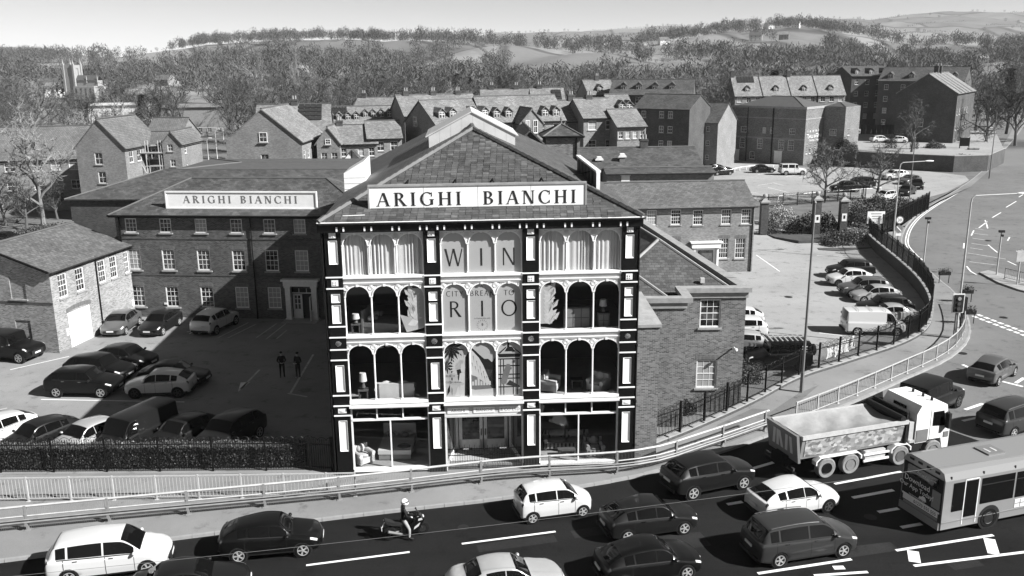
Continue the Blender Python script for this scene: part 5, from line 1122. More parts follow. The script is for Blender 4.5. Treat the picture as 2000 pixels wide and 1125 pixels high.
class Car:
    def __init__(s, k, L, W, H, wr, ax):
        s.k, s.L, s.W, s.H, s.wr, s.ax = k, L, W, H, wr, ax; st = stations(k, H); hw0 = W/2; C = []; X = []
        rfw = {'boxy': .86, 'van': .84, 'suv': .74, 'mpv': .74}.get(k, .70)
        for q_, (x, zb, bl, tp, wf, roof) in enumerate(st):
            hw = hw0*wf; hr = hw0*rfw*(.92 if q_ == 7 and k in ('hatch', 'cross', 'suv', 'city') else 1) if roof else hw*.80; zm = zb+(bl-zb)*.45; te = tp-.05 if roof else tp-.035
            C.append([(0, zb), (hw*.84, zb), (hw*.965, zb+.07), (hw, zm), (hw*.985, bl-.07), (hw*.95, bl), (hr, te), (hr*.86, tp-.012), (0, tp+.015)]); X.append(x*L)
        s.C = np.array(C); s.X = np.array(X); s.nst = len(st)
    def S(s, u, v):
        """surface point grid (len u, len v, 3); x forward is negative station axis: front at +L/2"""
        u = np.atleast_1d(np.asarray(u, float)); v = np.atleast_1d(np.asarray(v, float)); k = np.arange(s.nst)
        x = pchip(k, s.X, u); c = pchip(k, s.C, u)
        i = np.clip(v.astype(int), 0, 7); t = (v-i)[None, :, None]; yz = c[:, i]*(1-t)+c[:, i+1]*t
        hw = s.W/2; f = np.clip(1-x/(.10*s.L), 0, 1)[:, None]; b = np.clip((x-.9*s.L)/(.1*s.L), 0, 1)[:, None]; q = (yz[..., 0]/hw)**2
        xx = x[:, None]+f*q*.24*(0.4 if s.k == 'boxy' else 1)-b*q*.14
        return np.stack([s.L/2-xx, yz[..., 0], yz[..., 1]], -1)
    def patch(s, u0, u1, v0, v1, off=.004, nu=8, nv=4, side=1, full=False, taper=None):
        u = np.linspace(u0, u1, nu); v = np.linspace(v0, v1, nv); P = s.S(u, v)
        if taper is not None:
            for j in range(nv): P[:, j] = s.S(u+taper*(j/(nv-1)), v)[:, j]
        e = 1e-3; du = s.S(np.minimum(u+e, s.nst-1), v)-s.S(np.maximum(u-e, 0), v); dv = s.S(u, np.minimum(v+e, 8))-s.S(u, np.maximum(v-e, 0))
        n = np.cross(du, dv); n /= np.maximum(np.linalg.norm(n, axis=-1, keepdims=True), 1e-9)
        ctr = np.array([0, 0, s.H*.45]); sg = np.sign(((P-ctr)*n).sum(-1, keepdims=True)); P = P+n*sg*off
        m = MB()
        for sd in ((1, -1) if full else (side,)):
            Q = P*np.array([1, sd, 1]); vs = [tuple(p) for p in Q.reshape(-1, 3)]; fs = []
            for i in range(nu-1):
                for j in range(nv-1):
                    f = (i*nv+j, (i+1)*nv+j, (i+1)*nv+j+1, i*nv+j+1); fs.append(f if sd > 0 else f[::-1])
            m.add(vs, fs)
        # orient outwards
        return m
    def body(s):
        uu = np.linspace(0, s.nst-1, 101); vv = np.array([0, .6, 1, 1.5, 2, 2.25, 2.5, 2.75, 3, 3.25, 3.5, 3.75, 4, 4.3, 4.6, 5, 5.15, 5.5, 5.85, 6, 6.3, 6.6, 7, 7.5, 8]); P = s.S(uu, vv); nu, nv = P.shape[:2]
        ins = np.zeros((nu, nv), bool); Ra = s.wr+.055
        for a in s.ax:
            xa = s.L/2-a*s.L; dx = P[..., 0]-xa; dz = P[..., 2]-s.wr; r = np.hypot(dx, dz); ins |= (r < Ra) & (np.arange(nv)[None] >= 1) & (np.arange(nv)[None] <= 15)
        Q = P.copy()
        for a in s.ax:
            xa = s.L/2-a*s.L; dx = P[..., 0]-xa; dz = P[..., 2]-s.wr; r = np.maximum(np.hypot(dx, dz), 1e-4); near = ins & (r < Ra)
            k = (Ra/r)[..., None]; T = np.stack([xa+dx*k[..., 0], P[..., 1], s.wr+dz*k[..., 0]], -1); Q[near] = T[near]
        m = MB()
        for sd in (1, -1):
            V = Q*np.array([1, sd, 1]); fs = []
            for i in range(nu-1):
                for j in range(nv-1):
                    if ins[i, j] and ins[i+1, j] and ins[i+1, j+1] and ins[i, j+1]: continue
                    f = (i*nv+j, (i+1)*nv+j, (i+1)*nv+j+1, i*nv+j+1); fs.append(f if sd > 0 else f[::-1])
            m.add([tuple(p) for p in V.reshape(-1, 3)], fs)
        for i in (0, nu-1):
            ring = [tuple(p) for p in Q[i]]+[(p[0], -p[1], p[2]) for p in Q[i][::-1]]; m.add(ring, [tuple(range(len(ring)))])
        bm = bmesh.new(); me = bpy.data.meshes.new('body'); me.from_pydata(m.v, [], m.f); bm.from_mesh(me); bmesh.ops.remove_doubles(bm, verts=bm.verts, dist=.0015); bmesh.ops.recalc_face_normals(bm, faces=bm.faces); bm.to_mesh(me); bm.free(); return me
def wheel_meshes(r, w, spokes=5, dark=False):
    t = MB().lathe([(r*.68, -w/2+.01), (r*.93, -w/2), (r, -w/2+.035), (r, w/2-.035), (r*.93, w/2), (r*.68, w/2-.01)], 24, axis='y').mesh('wheel', 'tyre', True)
    m = MB().lathe([(r*.69, w/2-.03), (r*.69, w/2+.003), (r*.62, w/2+.003), (r*.6, w/2-.06)], 24, axis='y').lathe([(.07, w/2-.05), (.07, w/2), (.03, w/2+.006)], 10, axis='y')
    for i in range(spokes):
        for d in (-.13, .13):
            M = Matrix.Rotation(2*math.pi*i/spokes+d, 4, 'Y') @ Matrix.Translation((r*.34, w/2-.018, 0)); m.obox(M, r*.56, .025, .032)
    b = MB().lathe([(r*.67, w/2-.075), (r*.67, w/2-.07)], 20, axis='y').mesh('hub_face', 'black_plastic')
    return t, m.mesh('rim', 'rim_dark' if dark else 'rim_alloy'), b
CARS = {}
KIND = {'city': (3.5, 1.60, 1.48, .28, (.165, .83)), 'hatch': (4.25, 1.79, 1.46, .315, (.195, .805)), 'saloon': (4.55, 1.78, 1.42, .32, (.19, .785)), 'estate': (4.65, 1.80, 1.48, .32, (.19, .79)), 'mpv': (4.70, 1.86, 1.68, .325, (.185, .80)),
        'suv': (4.55, 1.87, 1.66, .36, (.19, .80)), 'van': (4.75, 1.88, 1.90, .33, (.175, .80)), 'boxy': (4.60, 1.92, 1.96, .40, (.17, .79)), 'crossover': (4.2, 1.78, 1.54, .335, (.19, .80))}
def car_proto(kind, paint_m, dark_rim=False, roof_rails=False, bump_dark=False, plate_text='MA61 KEX'):
    key = (kind, paint_m, dark_rim, roof_rails, bump_dark)
    if key in CARS: return CARS[key]
    base = 'cross' if kind == 'crossover' else kind; L, W, H, wr, ax = KIND[kind]; c = Car(base, L, W, H, wr, ax); gk = ('geo', kind, dark_rim)
    root = bpy.data.objects.new('car', None)
    parts = []
    def P(name, mesh, par=None):
        o = bpy.data.objects.new(name, mesh); parts.append(o); o.parent = par or root; return o
    bme = c.body(); finish_mesh(bme, paint_m, True); body = P('body', bme)
    if gk not in CARS:
        g = {}; van = base == 'van'
        def out(mb, name, mat, smooth=True):
            bm = bmesh.new(); me = bpy.data.meshes.new(name); me.from_pydata(mb.v, [], mb.f); bm.from_mesh(me); ctr = Vector((0, 0, H*.45))
            for f in bm.faces:
                f.normal_update()
                if f.normal.dot(f.calc_center_median()-ctr) < 0: f.normal_flip()
            bm.to_mesh(me); bm.free(); finish_mesh(me, mat, smooth); return me
        g['windscreen'] = [('windscreen', out(c.patch(4.10, 4.93, 6.12, 8, .006, 9, 6, full=True), 'windscreen', 'car_glass'))]
        g['rear'] = [('rear_window', out(c.patch(7.12, 7.9, 6.15, 8, .006, 8, 6, full=True), 'rear_window', 'car_glass'))]
        sw = [(4.42, 5.62, .0), (5.69, 6.62, 0), (6.68, 7.05, 0)] if not van else [(4.42, 5.35, 0)]
        if base == 'saloon': sw = [(4.42, 5.6, 0), (5.68, 6.85, 0)]
        if base == 'boxy': sw = [(4.75, 5.45, 0), (5.55, 6.25, 0), (6.33, 6.92, 0)]
        g['side'] = [('side_window', out(c.patch(a, b, 5.1, 5.9, .006, 10, 4, sd), 'side_window', 'car_glass')) for a, b, t in sw for sd in (1, -1)]
        g['trim'] = [('window_trim', out(c.patch(4.3, 7.0 if not van else 5.4, 5.0, 5.07, .009, 20, 2, sd), 'window_trim', 'black_plastic')) for sd in (1, -1)]
        g['lamp'] = [('headlight', out(c.patch(.9, 2.35, 4.35, 5.35, .012, 7, 4, sd), 'headlight', 'light_lens')) for sd in (1, -1)]
        g['tail'] = [('tail_light', out(c.patch(8.05, 9.35, 4.0, 5.3, .012, 7, 4, sd), 'tail_light', 'tail_lens')) for sd in (1, -1)]
        g['sill'] = [('side_skirt', out(c.patch(2.9, 8.1, 1.7, 2.2, .01, 12, 3, sd), 'side_skirt', 'black_plastic')) for sd in (1, -1)]
        g['seam'] = [('door_seam', out(c.patch(a, a+.025, 2.2, 4.98, .003, 2, 8, sd), 'door_seam', 'black_plastic')) for a in ((4.42, 5.58, 6.75) if not van else (4.35, 5.4)) for sd in (1, -1)]
        zb = c.C[0][0][1]; fx, rx = L/2, -L/2; bl = c.C[1][5][1]
        g['front'] = [('grille', MB().box(fx-.03, fx+.012, -W*.27, W*.27, zb+.02, bl-.12).mesh('grille', 'black_plastic')), ('front_plate', MB().box(fx-.01, fx+.025, -.26, .26, zb+.1, zb+.21).mesh('front_plate', 'plate')),
                      ('rear_plate', MB().box(rx-.022, rx+.02, -.26, .26, c.C[9][5][1]-.28, c.C[9][5][1]-.17).mesh('rear_plate', 'plate')), ('rear_bumper', MB().box(rx-.02, rx+.08, -W*.36, W*.36, zb-.04, zb+.08).mesh('rear_bumper', 'black_plastic'))]
        mp = c.S(np.array([4.45]), np.array([5.02]))[0, 0]
        g['mirror'] = [('mirror', MB().ball((mp[0]+.05, sd*(mp[1]+.11), mp[2]+.07), .08, .11, .075, 8, 6).box(mp[0]-.0, mp[0]+.06, min(sd*mp[1], sd*(mp[1]+.08)), max(sd*mp[1], sd*(mp[1]+.08)), mp[2]-.01, mp[2]+.03)) for sd in (1, -1)]
        g['handle'] = []
        for u in ((5.35, 6.45) if not van else (5.2,)):
            hp = c.S(np.array([u]), np.array([4.25]))[0, 0]
            for sd in (1, -1): g['handle'].append(('door_handle', MB().obox(Matrix.Translation((hp[0], sd*(hp[1]+.015), hp[2])), .17, .035, .03).mesh('door_handle', 'chrome')))
        g['well'] = []
        for a in ax:
            for sd in (1, -1):
                xa = L/2-a*L; m = MB().lathe([(wr+.05, 0), (wr+.05, .26)], 20, axis='y'); m.v = [(p[0]+xa, sd*(W/2-.035-p[1]), p[2]+wr) for p in m.v]; g['well'].append(('wheel_arch', m.mesh('wheel_arch', 'black_plastic')))
        g['wheel'] = wheel_meshes(wr, .215, 5 if kind != 'boxy' else 6, dark_rim); CARS[gk] = g
    g = CARS[gk]
    for k in ('windscreen', 'rear', 'side', 'trim', 'lamp', 'tail', 'sill', 'front', 'seam', 'handle', 'well'):
        for n, me in g[k]: P(n, me)
    for n, mb in g['mirror']: P(n, mb.mesh('mirror', paint_m, True))
    for a in ax:
        for sd in (1, -1):
            w = P('wheel', g['wheel'][0]); w.location = (L/2-a*L, sd*(W/2-.115), wr); w.rotation_euler = (0, 0, math.pi if sd < 0 else 0)
            r = P('rim', g['wheel'][1], w); P('hub_face', g['wheel'][2], w)
    if roof_rails:
        for sd in (1, -1):
            pts = [c.S(np.array([u]), np.array([6.25]))[0, 0] for u in np.linspace(5.15, 6.95, 8)]; P('roof_rail', MB().tube([(p[0], sd*p[1], p[2]+.055) for p in pts], .02, 6).mesh('roof_rail', 'chrome', True))
    CARS[key] = (root, (L, W, H)); return CARS[key]
def put_car(kind, paint_m, loc, heading, label, z=0., dark_rim=False, rails=False, group=None, name='car', cat='car'):
    root, dims = car_proto(kind, paint_m, dark_rim, rails)
    def cp(o, par):
        c = o.copy(); COL.objects.link(c); c.parent = par
        for ch in o.children: cp(ch, c)
        return c
    r = cp(root, None); r.name = name; r.location = (loc[0], loc[1], z); r.rotation_euler = (0, 0, heading); tag(r, label, cat, group); return r
def car_wheels(kind, paint_m, rear, front, label, z=ROADZ, **kw):
    """placed by the two wheels on the camera side: picture positions of rear and front tyre contacts"""
    a, b = G(*rear, z), G(*front, z); h = math.atan2(b.y-a.y, b.x-a.x); L, W, H, wr, ax = KIND[kind]
    mid = (a+b)/2; n = Vector((-math.sin(h), math.cos(h), 0)); n = n if (n.y > 0 if abs(n.y) > .4 else n.x < 0) else -n
    xm = L/2-(ax[0]+ax[1])/2*L
    c = mid+n*(W/2-.05)-Vector((math.cos(h), math.sin(h), 0))*xm; return put_car(kind, paint_m, c, h, label, z, **kw)
def car_roof(kind, paint_m, px, h, label, z=ROADZ, **kw):
    """placed by the middle of its roof in the picture"""
    H = KIND[kind][2]; c = G(px[0], px[1], z+H); return put_car(kind, paint_m, c, R(h), label, z, **kw)
# traffic on the main road
car_wheels('mpv', 'paint_white', (126, 1144), (300, 1122), 'white people carrier with dark rear windows queuing by the kerb')
car_wheels('crossover', 'paint_black', (460, 1101), (600, 1088), 'glossy black crossover with bright sill strip behind the motorcycle', name='crossover_car')
car_roof('saloon', 'paint_dark', (365, 1100), 13, 'dark car half out of frame beside the white people carrier')
car_wheels('city', 'paint_white', (1037, 1024), (1142, 1009), 'small white city hatchback with black side strip')
car_roof('saloon', 'paint_silver', (985, 1092), 12, 'silver three-door saloon cut off by the bottom of the view')
car_wheels('suv', 'paint_dark', (1349, 978), (1457, 955), 'dark metallic off-roader beside the safety barrier', name='suv')
car_wheels('hatch', 'paint_dark', (1218, 1062), (1344, 1043), 'dark hatchback between the white city car and the people carrier', name='hatchback')
car_wheels('hatch', 'paint_black', (1215, 1153), (1347, 1131), 'black hatchback with bright window surround in the nearest lane', name='hatchback')
car_wheels('hatch', 'paint_white', (1512, 1022), (1626, 999), 'white hatchback stopped behind the tipper lorry', dark_rim=True, name='hatchback')
car_wheels('mpv', 'paint_midgrey', (1519, 1109), (1649, 1088), 'grey people carrier with silver roof rails', rails=True)
car_wheels('mpv', 'paint_midgrey', (1972, 858), (2052, 835), 'grey people carrier with a roof box ahead of the tipper lorry', rails=True)
rbx = put = None
car_wheels('hatch', 'paint_grey', (1946, 756), (1984, 733), 'grey hatchback turning away at the junction stop line', name='hatchback')
car_roof('boxy', 'paint_black', (1822, 737), 38, 'black boxy off-roader hidden beyond the lorry cab', name='off_roader', dark_rim=True)
# left car park
car_wheels('hatch', 'paint_grey', (279, 630), (240, 659), 'dark grey electric car nosing out of the corner by the white garage door', z=0, name='electric_car')
car_wheels('hatch', 'paint_dark', (354, 634), (316, 657), 'black hatchback half in shadow below the warehouse windows', z=0, name='hatchback')
car_wheels('suv', 'paint_white', (424, 654), (461, 634), 'white off-roader parked tail-out in the warehouse shadow', z=0, name='suv')
car_wheels('suv', 'paint_black', (109, 777), (200, 778), 'black off-roader with its tail in the sun, parked nose to nose with a pale one', z=0, name='suv')
car_wheels('crossover', 'paint_white', (350, 777), (262, 779), 'pale crossover with black roof nose to nose with the black off-roader', z=0, dark_rim=True, name='crossover_car')
car_roof('hatch', 'paint_dark', (245, 673), -16, 'dark hatchback at the back of the middle parking row', name='hatchback', z=0)
car_roof('suv', 'paint_black', (192, 692), -14, 'black off-roader with pale window surround in the middle parking row', name='suv', z=0)
car_roof('saloon', 'paint_black', (338, 706), -9, 'black saloon in deep shade in the middle parking row', name='saloon_car', z=0)
car_wheels('boxy', 'paint_black', (-35, 705), (42, 711), 'black pick-up nosing past the end of the brick store', z=0, name='pickup')
car_roof('hatch', 'paint_dark', (72, 822), 240, 'dark hatchback nosed up to the hedge, its roof in the sun', name='hatchback', z=0)
car_roof('hatch', 'paint_silver', (166, 824), 243, 'silver hatchback nosed up to the hedge between dark car and van', name='hatchback', z=0)
car_roof('van', 'paint_dark', (262, 803), 246, 'dark panel van nosed up to the hedge', name='van', cat='van', z=0)
car_roof('hatch', 'paint_dark', (352, 816), 246, 'dark hatchback in full shade beside the dark van', name='hatchback', z=0)
car_roof('suv', 'paint_dark', (444, 812), 248, 'dark off-roader in full shade at the iron-front end of the hedge row', name='suv', z=0)
car_roof('hatch', 'paint_white', (-12, 812), 238, 'white car at the far end of the hedge row cut by the frame', name='hatchback', z=0)
car_roof('hatch', 'paint_dark', (10, 452), -6, 'dark car parked under the bare trees behind the store', name='hatchback', z=0)
# right car park
Zr = YARDZ
rh = 176
for i, (k, m_, px, h, lab, kw) in enumerate([
    ('suv', 'paint_dark', (1662, 507), rh+6, 'dark off-roader at the shrub end of the row by the curved railings', {}),
    ('crossover', 'paint_white', (1660, 524), rh+5, 'white crossover with black roof trim in the row by the curved railings', dict(dark_rim=True)),
    ('suv', 'paint_grey', (1690, 541), rh+3, 'grey off-roader between white crossover and silver hatchback', {}),
    ('hatch', 'paint_silver', (1712, 556), rh+3, 'silver hatchback in the row by the curved railings', {}),
    ('suv', 'paint_black', (1730, 577), rh+2, 'black off-roader between the silver hatchback and a pale saloon', dict(rails=True)),
    ('saloon', 'paint_silver', (1738, 593), rh+2, 'pale saloon tucked behind the white van', {}),
    ('hatch', 'paint_white', (1440, 598), rh+2, 'white hatchback showing past the brick wing, first from the gate house', {}),
    ('estate', 'paint_white', (1440, 618), rh+2, 'white estate car showing past the brick wing between white and silver cars', {}),
    ('hatch', 'paint_silver', (1448, 646), rh+2, 'silver hatchback showing past the brick wing', {}),
    ('hatch', 'paint_grey', (1455, 668), rh+2, 'grey hatchback beside the black off-roader with the roof ladder', {})]):
    car_roof(k, m_, px, h, lab, z=Zr, name={'suv': 'suv', 'saloon': 'saloon_car', 'estate': 'estate_car', 'crossover': 'crossover_car'}.get(k, 'hatchback'), **kw)
vn = car_roof('van', 'paint_white', (1708, 603), -4, 'white panel van with roof bars behind the curved railings', z=Zr, name='van', cat='van')
for x in (.6, -.4, -1.4): MB().tube([(x, -.72, 1.86), (x, -.72, 1.98), (x, .72, 1.98), (x, .72, 1.86)], .02, 6).build('roof_bar', 'galvanised', vn)
df = car_roof('boxy', 'paint_black', (1520, 664), rh+4, 'black boxy off-roader with pale roof rack and side ladder', z=Zr, name='off_roader', dark_rim=True)
rk = MB()
for y in (-.7, .7): rk.tube([(.9, y, 2.08), (-1.9, y, 2.08)], .02, 5)
rk.build('roof_rack', 'black_iron', df)
for i in range(9): MB().box(.9-i*.34-.05, .9-i*.34+.05, -.7, .7, 2.09, 2.12).build('rack_slat', 'stone', df)
ld = MB()
for i in range(5): ld.box(-1.75, -1.4, .84, .9, 1.0+i*.18, 1.05+i*.18)
ld.build('side_ladder', 'galvanised', df)
sw = wheel_meshes(.4, .24); o = link('spare_wheel', sw[0], df, (-2.42, 0, 1.25)); o.rotation_euler = (0, 0, R(90)); link('rim', sw[1], o)
# far car parks
far = [('hatch', 'paint_dark', (1409, 325), 200, 'dark hatchback parked left of the white rail by the restaurant', 0), ('hatch', 'paint_black', (1392, 320), 200, 'black car in the shade at the corner of the workshop yard', 0), ('saloon', 'paint_black', (1490, 321), 4, 'low black car against the restaurant front', 0),
       ('suv', 'paint_black', (1652, 353), 185, 'black off-roader behind the bare twin trees', 0), ('mpv', 'paint_dark', (1680, 345), 180, 'dark people carrier beyond the bare twin trees', 0), ('city', 'paint_white', (1731, 371), 210, 'small white hatchback near the gate railings', 0), ('hatch', 'paint_dark', (1772, 361), 230, 'dark hatchback beside the small white one', 0), ('hatch', 'paint_black', (1792, 349), 250, 'black hatchback at the end of the far row', 0), ('hatch', 'paint_grey', (1778, 341), 215, 'grey car behind the black hatchback of the far row', 0), ('suv', 'paint_white', (1748, 331), 190, 'white off-roader at the back of the far row', 0),
       ('hatch', 'paint_white', (1720, 264), 5, 'white hatchback on the upper car park, left of a pair', 2.5), ('hatch', 'paint_white', (1752, 265), 175, 'white hatchback on the upper car park, right of a pair', 2.5), ('hatch', 'paint_dark', (1695, 236), 10, 'dark car in front of the shaded flats', 2.4), ('hatch', 'paint_silver', (1664, 247), -10, 'pale car beside the restaurant annexe', 2.4), ('hatch', 'paint_dark', (1675, 240), -8, 'dark car beside the restaurant annexe', 2.4), ('van', 'paint_white', (1700, 220), 8, 'white van below the shaded flats', 2.4), ('hatch', 'paint_white', (357, 299), 100, 'white car beyond the narrow bay house', 0), ('hatch', 'paint_white', (1950, 223), 60, 'white car far up the climbing road', 2)]
for k, m_, px, h, lab, z in far: car_roof(k, m_, px, h, lab, z=z, name='van' if k == 'van' else 'parked_car', cat='van' if k == 'van' else 'car')
lr_ = car_roof('boxy', 'paint_white', (1548, 319), 2, 'pale old-fashioned off-roader beside the white rail', z=0, name='off_roader')
# ------------------------------------------------------------------ tipper lorry
def big_wheel(r, w, dusty):
    t = MB().lathe([(r*.55, -w/2+.02), (r*.9, -w/2), (r, -w/2+.05), (r, w/2-.05), (r*.9, w/2), (r*.55, w/2-.02)], 28, axis='y').mesh('wheel', 'tyre_dusty' if dusty else 'tyre', True)
    m = MB().lathe([(r*.56, w/2-.02), (r*.56, w/2+.01), (r*.5, w/2-.12), (r*.26, w/2-.12), (r*.22, w/2-.02), (.04, w/2-.02)], 24, axis='y')
    for i in range(8): m.lathe([(.03, w/2-.12), (.03, w/2-.08)], 6, (r*.38*math.cos(i*math.pi/4), 0, r*.38*math.sin(i*math.pi/4)), 'y')
    return t, m.mesh('rim', 'steel_grey', True)
def lorry():
    a, b = G(1613, 934, ROADZ), G(1766, 907, ROADZ); h = math.atan2(b.y-a.y, b.x-a.x); n = Vector((-math.sin(h), math.cos(h), 0)); o = a+n*1.22
    T = thing('tipper_lorry', 'white-cabbed eight-wheel tipper lorry with sheeted load and stone-patterned sides', 'lorry', (o.x, o.y, ROADZ), h)   # origin under the rear axle
    m, nt, bs = principled('stone_print', .4, .6); uv = uvnode(nt, 'Object'); mp = nt.nodes.new('ShaderNodeMapping'); mp.inputs['Scale'].default_value = (4.6, 4.6, 6.5); nt.links.new(uv, mp.inputs[0]); vo = nt.nodes.new('ShaderNodeTexVoronoi'); vo.distance = 'CHEBYCHEV'; vo.inputs['Scale'].default_value = 1; nt.links.new(mp.outputs[0], vo.inputs['Vector']); sp_ = nt.nodes.new('ShaderNodeSeparateColor'); nt.links.new(vo.outputs['Color'], sp_.inputs[0]); nt.links.new(ramp(nt, sp_.outputs[0], [(0, .12), (.35, .22), (.7, .33), (1, .5)]), bs.inputs['Base Color'])
    wb = MB(); x0, x1 = -1.75, 4.55; z0, z1 = 1.15, 2.35
    def trap(m, x0, x1, yo, yi, za, zb): m.add([(x0,-yi,za),(x1,-yi,za),(x1,yi,za),(x0,yi,za),(x0,-yo,zb),(x1,-yo,zb),(x1,yo,zb),(x0,yo,zb)], [(0,3,2,1),(0,1,5,4),(1,2,6,5),(2,3,7,6),(3,0,4,7)])
    trap(wb, x0+.25, x1, 1.24, 1.08, z0, z1); tub = wb.build('tipper_body', 'galvanised_dark', T)
    for s in (-1, 1): 
        q = [(x0+.45, s*1.12, z0+.12), (x1-.15, s*1.12, z0+.12), (x1-.15, s*1.235, z1-.18), (x0+.45, s*1.235, z1-.18)]; MB().quad(*(q if s < 0 else q[::-1])).build('side_print', 'stone_print', tub)
        MB().box(x0+.2, x1+.05, s*1.25-.06, s*1.25+.06, z1-.14, z1+.06).build('top_rail', 'galvanised', tub)
    tg = MB(); tg.add([(x0+.1,-1.2,z0-.15),(x0+.1,1.2,z0-.15),(x0-.12,1.25,z1+.1),(x0-.12,-1.25,z1+.1),(x0+.24,-1.2,z0-.15),(x0+.24,1.2,z0-.15),(x0+.02,1.25,z1+.1),(x0+.02,-1.25,z1+.1)], [(0,3,2,1),(4,5,6,7),(0,1,5,4),(1,2,6,5),(2,3,7,6),(3,0,4,7)])
    tail = tg.build('tailboard', 'steel_grey', T)
    for y0, sl in ((.75, -.2), (.42, -.12), (.05, .14), (-.28, -.14), (-.72, .0)):
        xx = lambda z: x0+.1-.22*(z-(z0-.15))/(z1-z0+.25)-.006
        za, zb = z0+.2, z1-.12; q = [(xx(za), y0+.1, za), (xx(za), y0-.1, za), (xx(zb), y0-.1+sl, zb), (xx(zb), y0+.1+sl, zb)]; MB().quad(*q).build('tail_stripe', 'vinyl', tail)
    tp = MB(); N, Mm = 40, 18; vs = []
    for i in range(N+1):
        for j in range(Mm+1):
            u, v = i/N, j/Mm; y = -1.2+2.4*v; x = x0+.2+(x1-x0-.55)*u
            z = z1+.04-.28*math.sin(math.pi*v)**.7*(1-.5*abs(2*u-1)**3)+.05*math.sin(9*u+3*v)*math.sin(math.pi*v)+.03*math.sin(23*u-8*v)*math.sin(math.pi*v)+.035*abs(math.sin(13*u+6*v))*math.sin(math.pi*v); vs.append((x, y, z))
    tp.add(vs, [(i*(Mm+1)+j, (i+1)*(Mm+1)+j, (i+1)*(Mm+1)+j+1, i*(Mm+1)+j+1) for i in range(N) for j in range(Mm)]); tp.build('load_sheet', 'tarpaulin', T, True)
    MB().tube([(x1-.3, -1.3, z1+.15), (x1-.3, 1.3, z1+.15)], .17, 10).box(x1-.05, x1+.05, -1.25, 1.25, z0, z1+.45).build('sheet_roller', 'black_plastic', T)
    MB().box(-2.0, 7.1, -.45, .45, .65, 1.1).build('chassis', 'black_iron', T); MB().box(x0-.15, x0+.05, -1.2, 1.2, .42, .56).box(x0-.1, x0+.1, -.5, -.4, .5, 1.0).box(x0-.1, x0+.1, .4, .5, .5, 1.0).build('under_run_bar', 'black_iron', T)
    for s in (-1, 1): MB().box(x0-.12, x0-.02, s*.95-.2, s*.95+.2, .62, .76).build('tail_light', 'tail_lens', T)
    t, r = big_wheel(.52, .34, True); axs = [0, 1.38, 4.35, 6.35]
    for i, ax in enumerate(axs):
        for s in (-1, 1):
            w = link('wheel', t, T, (ax, s*1.08, .52)); w.rotation_euler = (0, 0, 0 if s > 0 else math.pi); link('rim', r, w)
    for s in (-1, 1):
        for xa, xb in ((-.65, 2.0), (3.75, 4.95)):
            y0_, y1_ = sorted((s*.92, s*1.26)); m = MB(); pr_ = [(xa, .75), (xa, .95), (xa+.25, 1.15), (xb-.25, 1.15), (xb, .95), (xb, .75), (xb-.06, .75), (xb-.06, .92), (xb-.28, 1.09), (xa+.28, 1.09), (xa+.06, .92), (xa+.06, .75)]
            m.prism(pr_, y1_-y0_, 'y', y0_); m.build('mudguard', 'white_trim', T)
        y_ = s*1.2; MB().box(2.15, 3.65, y_-.03, y_+.03, .82, .92).build('side_guard', 'white_trim', T); MB().box(2.15, 3.65, y_-.03, y_+.03, .5, .6).build('side_guard', 'white_trim', T)
        MB().box(2.3, 3.5, min(s*.5, s*1.12), max(s*.5, s*1.12), .55, 1.0).build('tank', 'galvanised', T)
    # cab
    cx0, cx1 = 5.15, 7.25; cz0, cz1 = .75, 3.05
    cb = MB().prism([(cx0, 1.05), (5.85, 1.05), (5.95, 1.15), (6.75, 1.15), (6.9, .55), (cx1, .5), (cx1+.02, 1.55), (cx1-.28, 2.9), (cx1-.7, cz1), (cx0+.25, cz1-.03), (cx0, 2.6)], 2.44, 'y', -1.22).build('cab', 'white_paint', T)
    for s in (-1, 1):
        y_ = s*1.225; q = [(6.15, y_, 1.85), (6.95, y_, 1.78), (6.82, y_, 2.6), (6.15, y_, 2.6)]; MB().quad(*(q if s < 0 else q[::-1])).build('side_window', 'car_glass', cb)
        q = [(6.0, y_, 1.15), (6.03, y_, 1.15), (6.03, y_, 2.75), (6.0, y_, 2.75)]; MB().quad(*(q if s < 0 else q[::-1])).build('door_seam', 'black_plastic', cb)
        MB().box(6.9, 7.05, min(s*1.25, s*1.5), max(s*1.25, s*1.5), 1.7, 2.5).build('mirror', 'black_plastic', cb); MB().box(6.9, 7.2, y_-.02, y_+.02, 1.15, 1.45).box(5.2, 5.9, y_-.02, y_+.02, 1.1, 1.75).build('cab_panel', 'steel_grey', cb)
        MB().tube([(7.05, s*1.24, 2.55), (7.0, s*1.4, 2.5)], .025, 5).build('mirror_arm', 'black_iron', cb)
    MB().quad((cx1+.03, -1.1, 1.65), (cx1+.03, 1.1, 1.65), (cx1-.25, 1.05, 2.8), (cx1-.25, -1.05, 2.8)).build('windscreen', 'car_glass', cb)
    MB().box(cx0-.02, cx0, -.7, .7, 1.9, 2.5).box(cx0-.03, cx0, -.45, .45, 2.62, 2.78).build('rear_window', 'car_glass', cb)
    MB().box(cx0-.3, cx0-.02, -1.2, 1.2, 1.1, 1.25).box(cx0-.35, cx0-.05, -1.15, -.85, 1.2, 2.2).build('air_stack', 'galvanised', cb)
    for y in (-.8, -.2, .5): MB().lathe([(.07, cz1-.02), (.06, cz1+.16), (.03, cz1+.2)], 8, (cx0+1.2, y, 0)).build('beacon', 'black_plastic', cb)
    MB().box(5.0, 5.5, -1.2, 1.2, .6, 1.05).build('battery_box', 'black_plastic', T)
lorry()
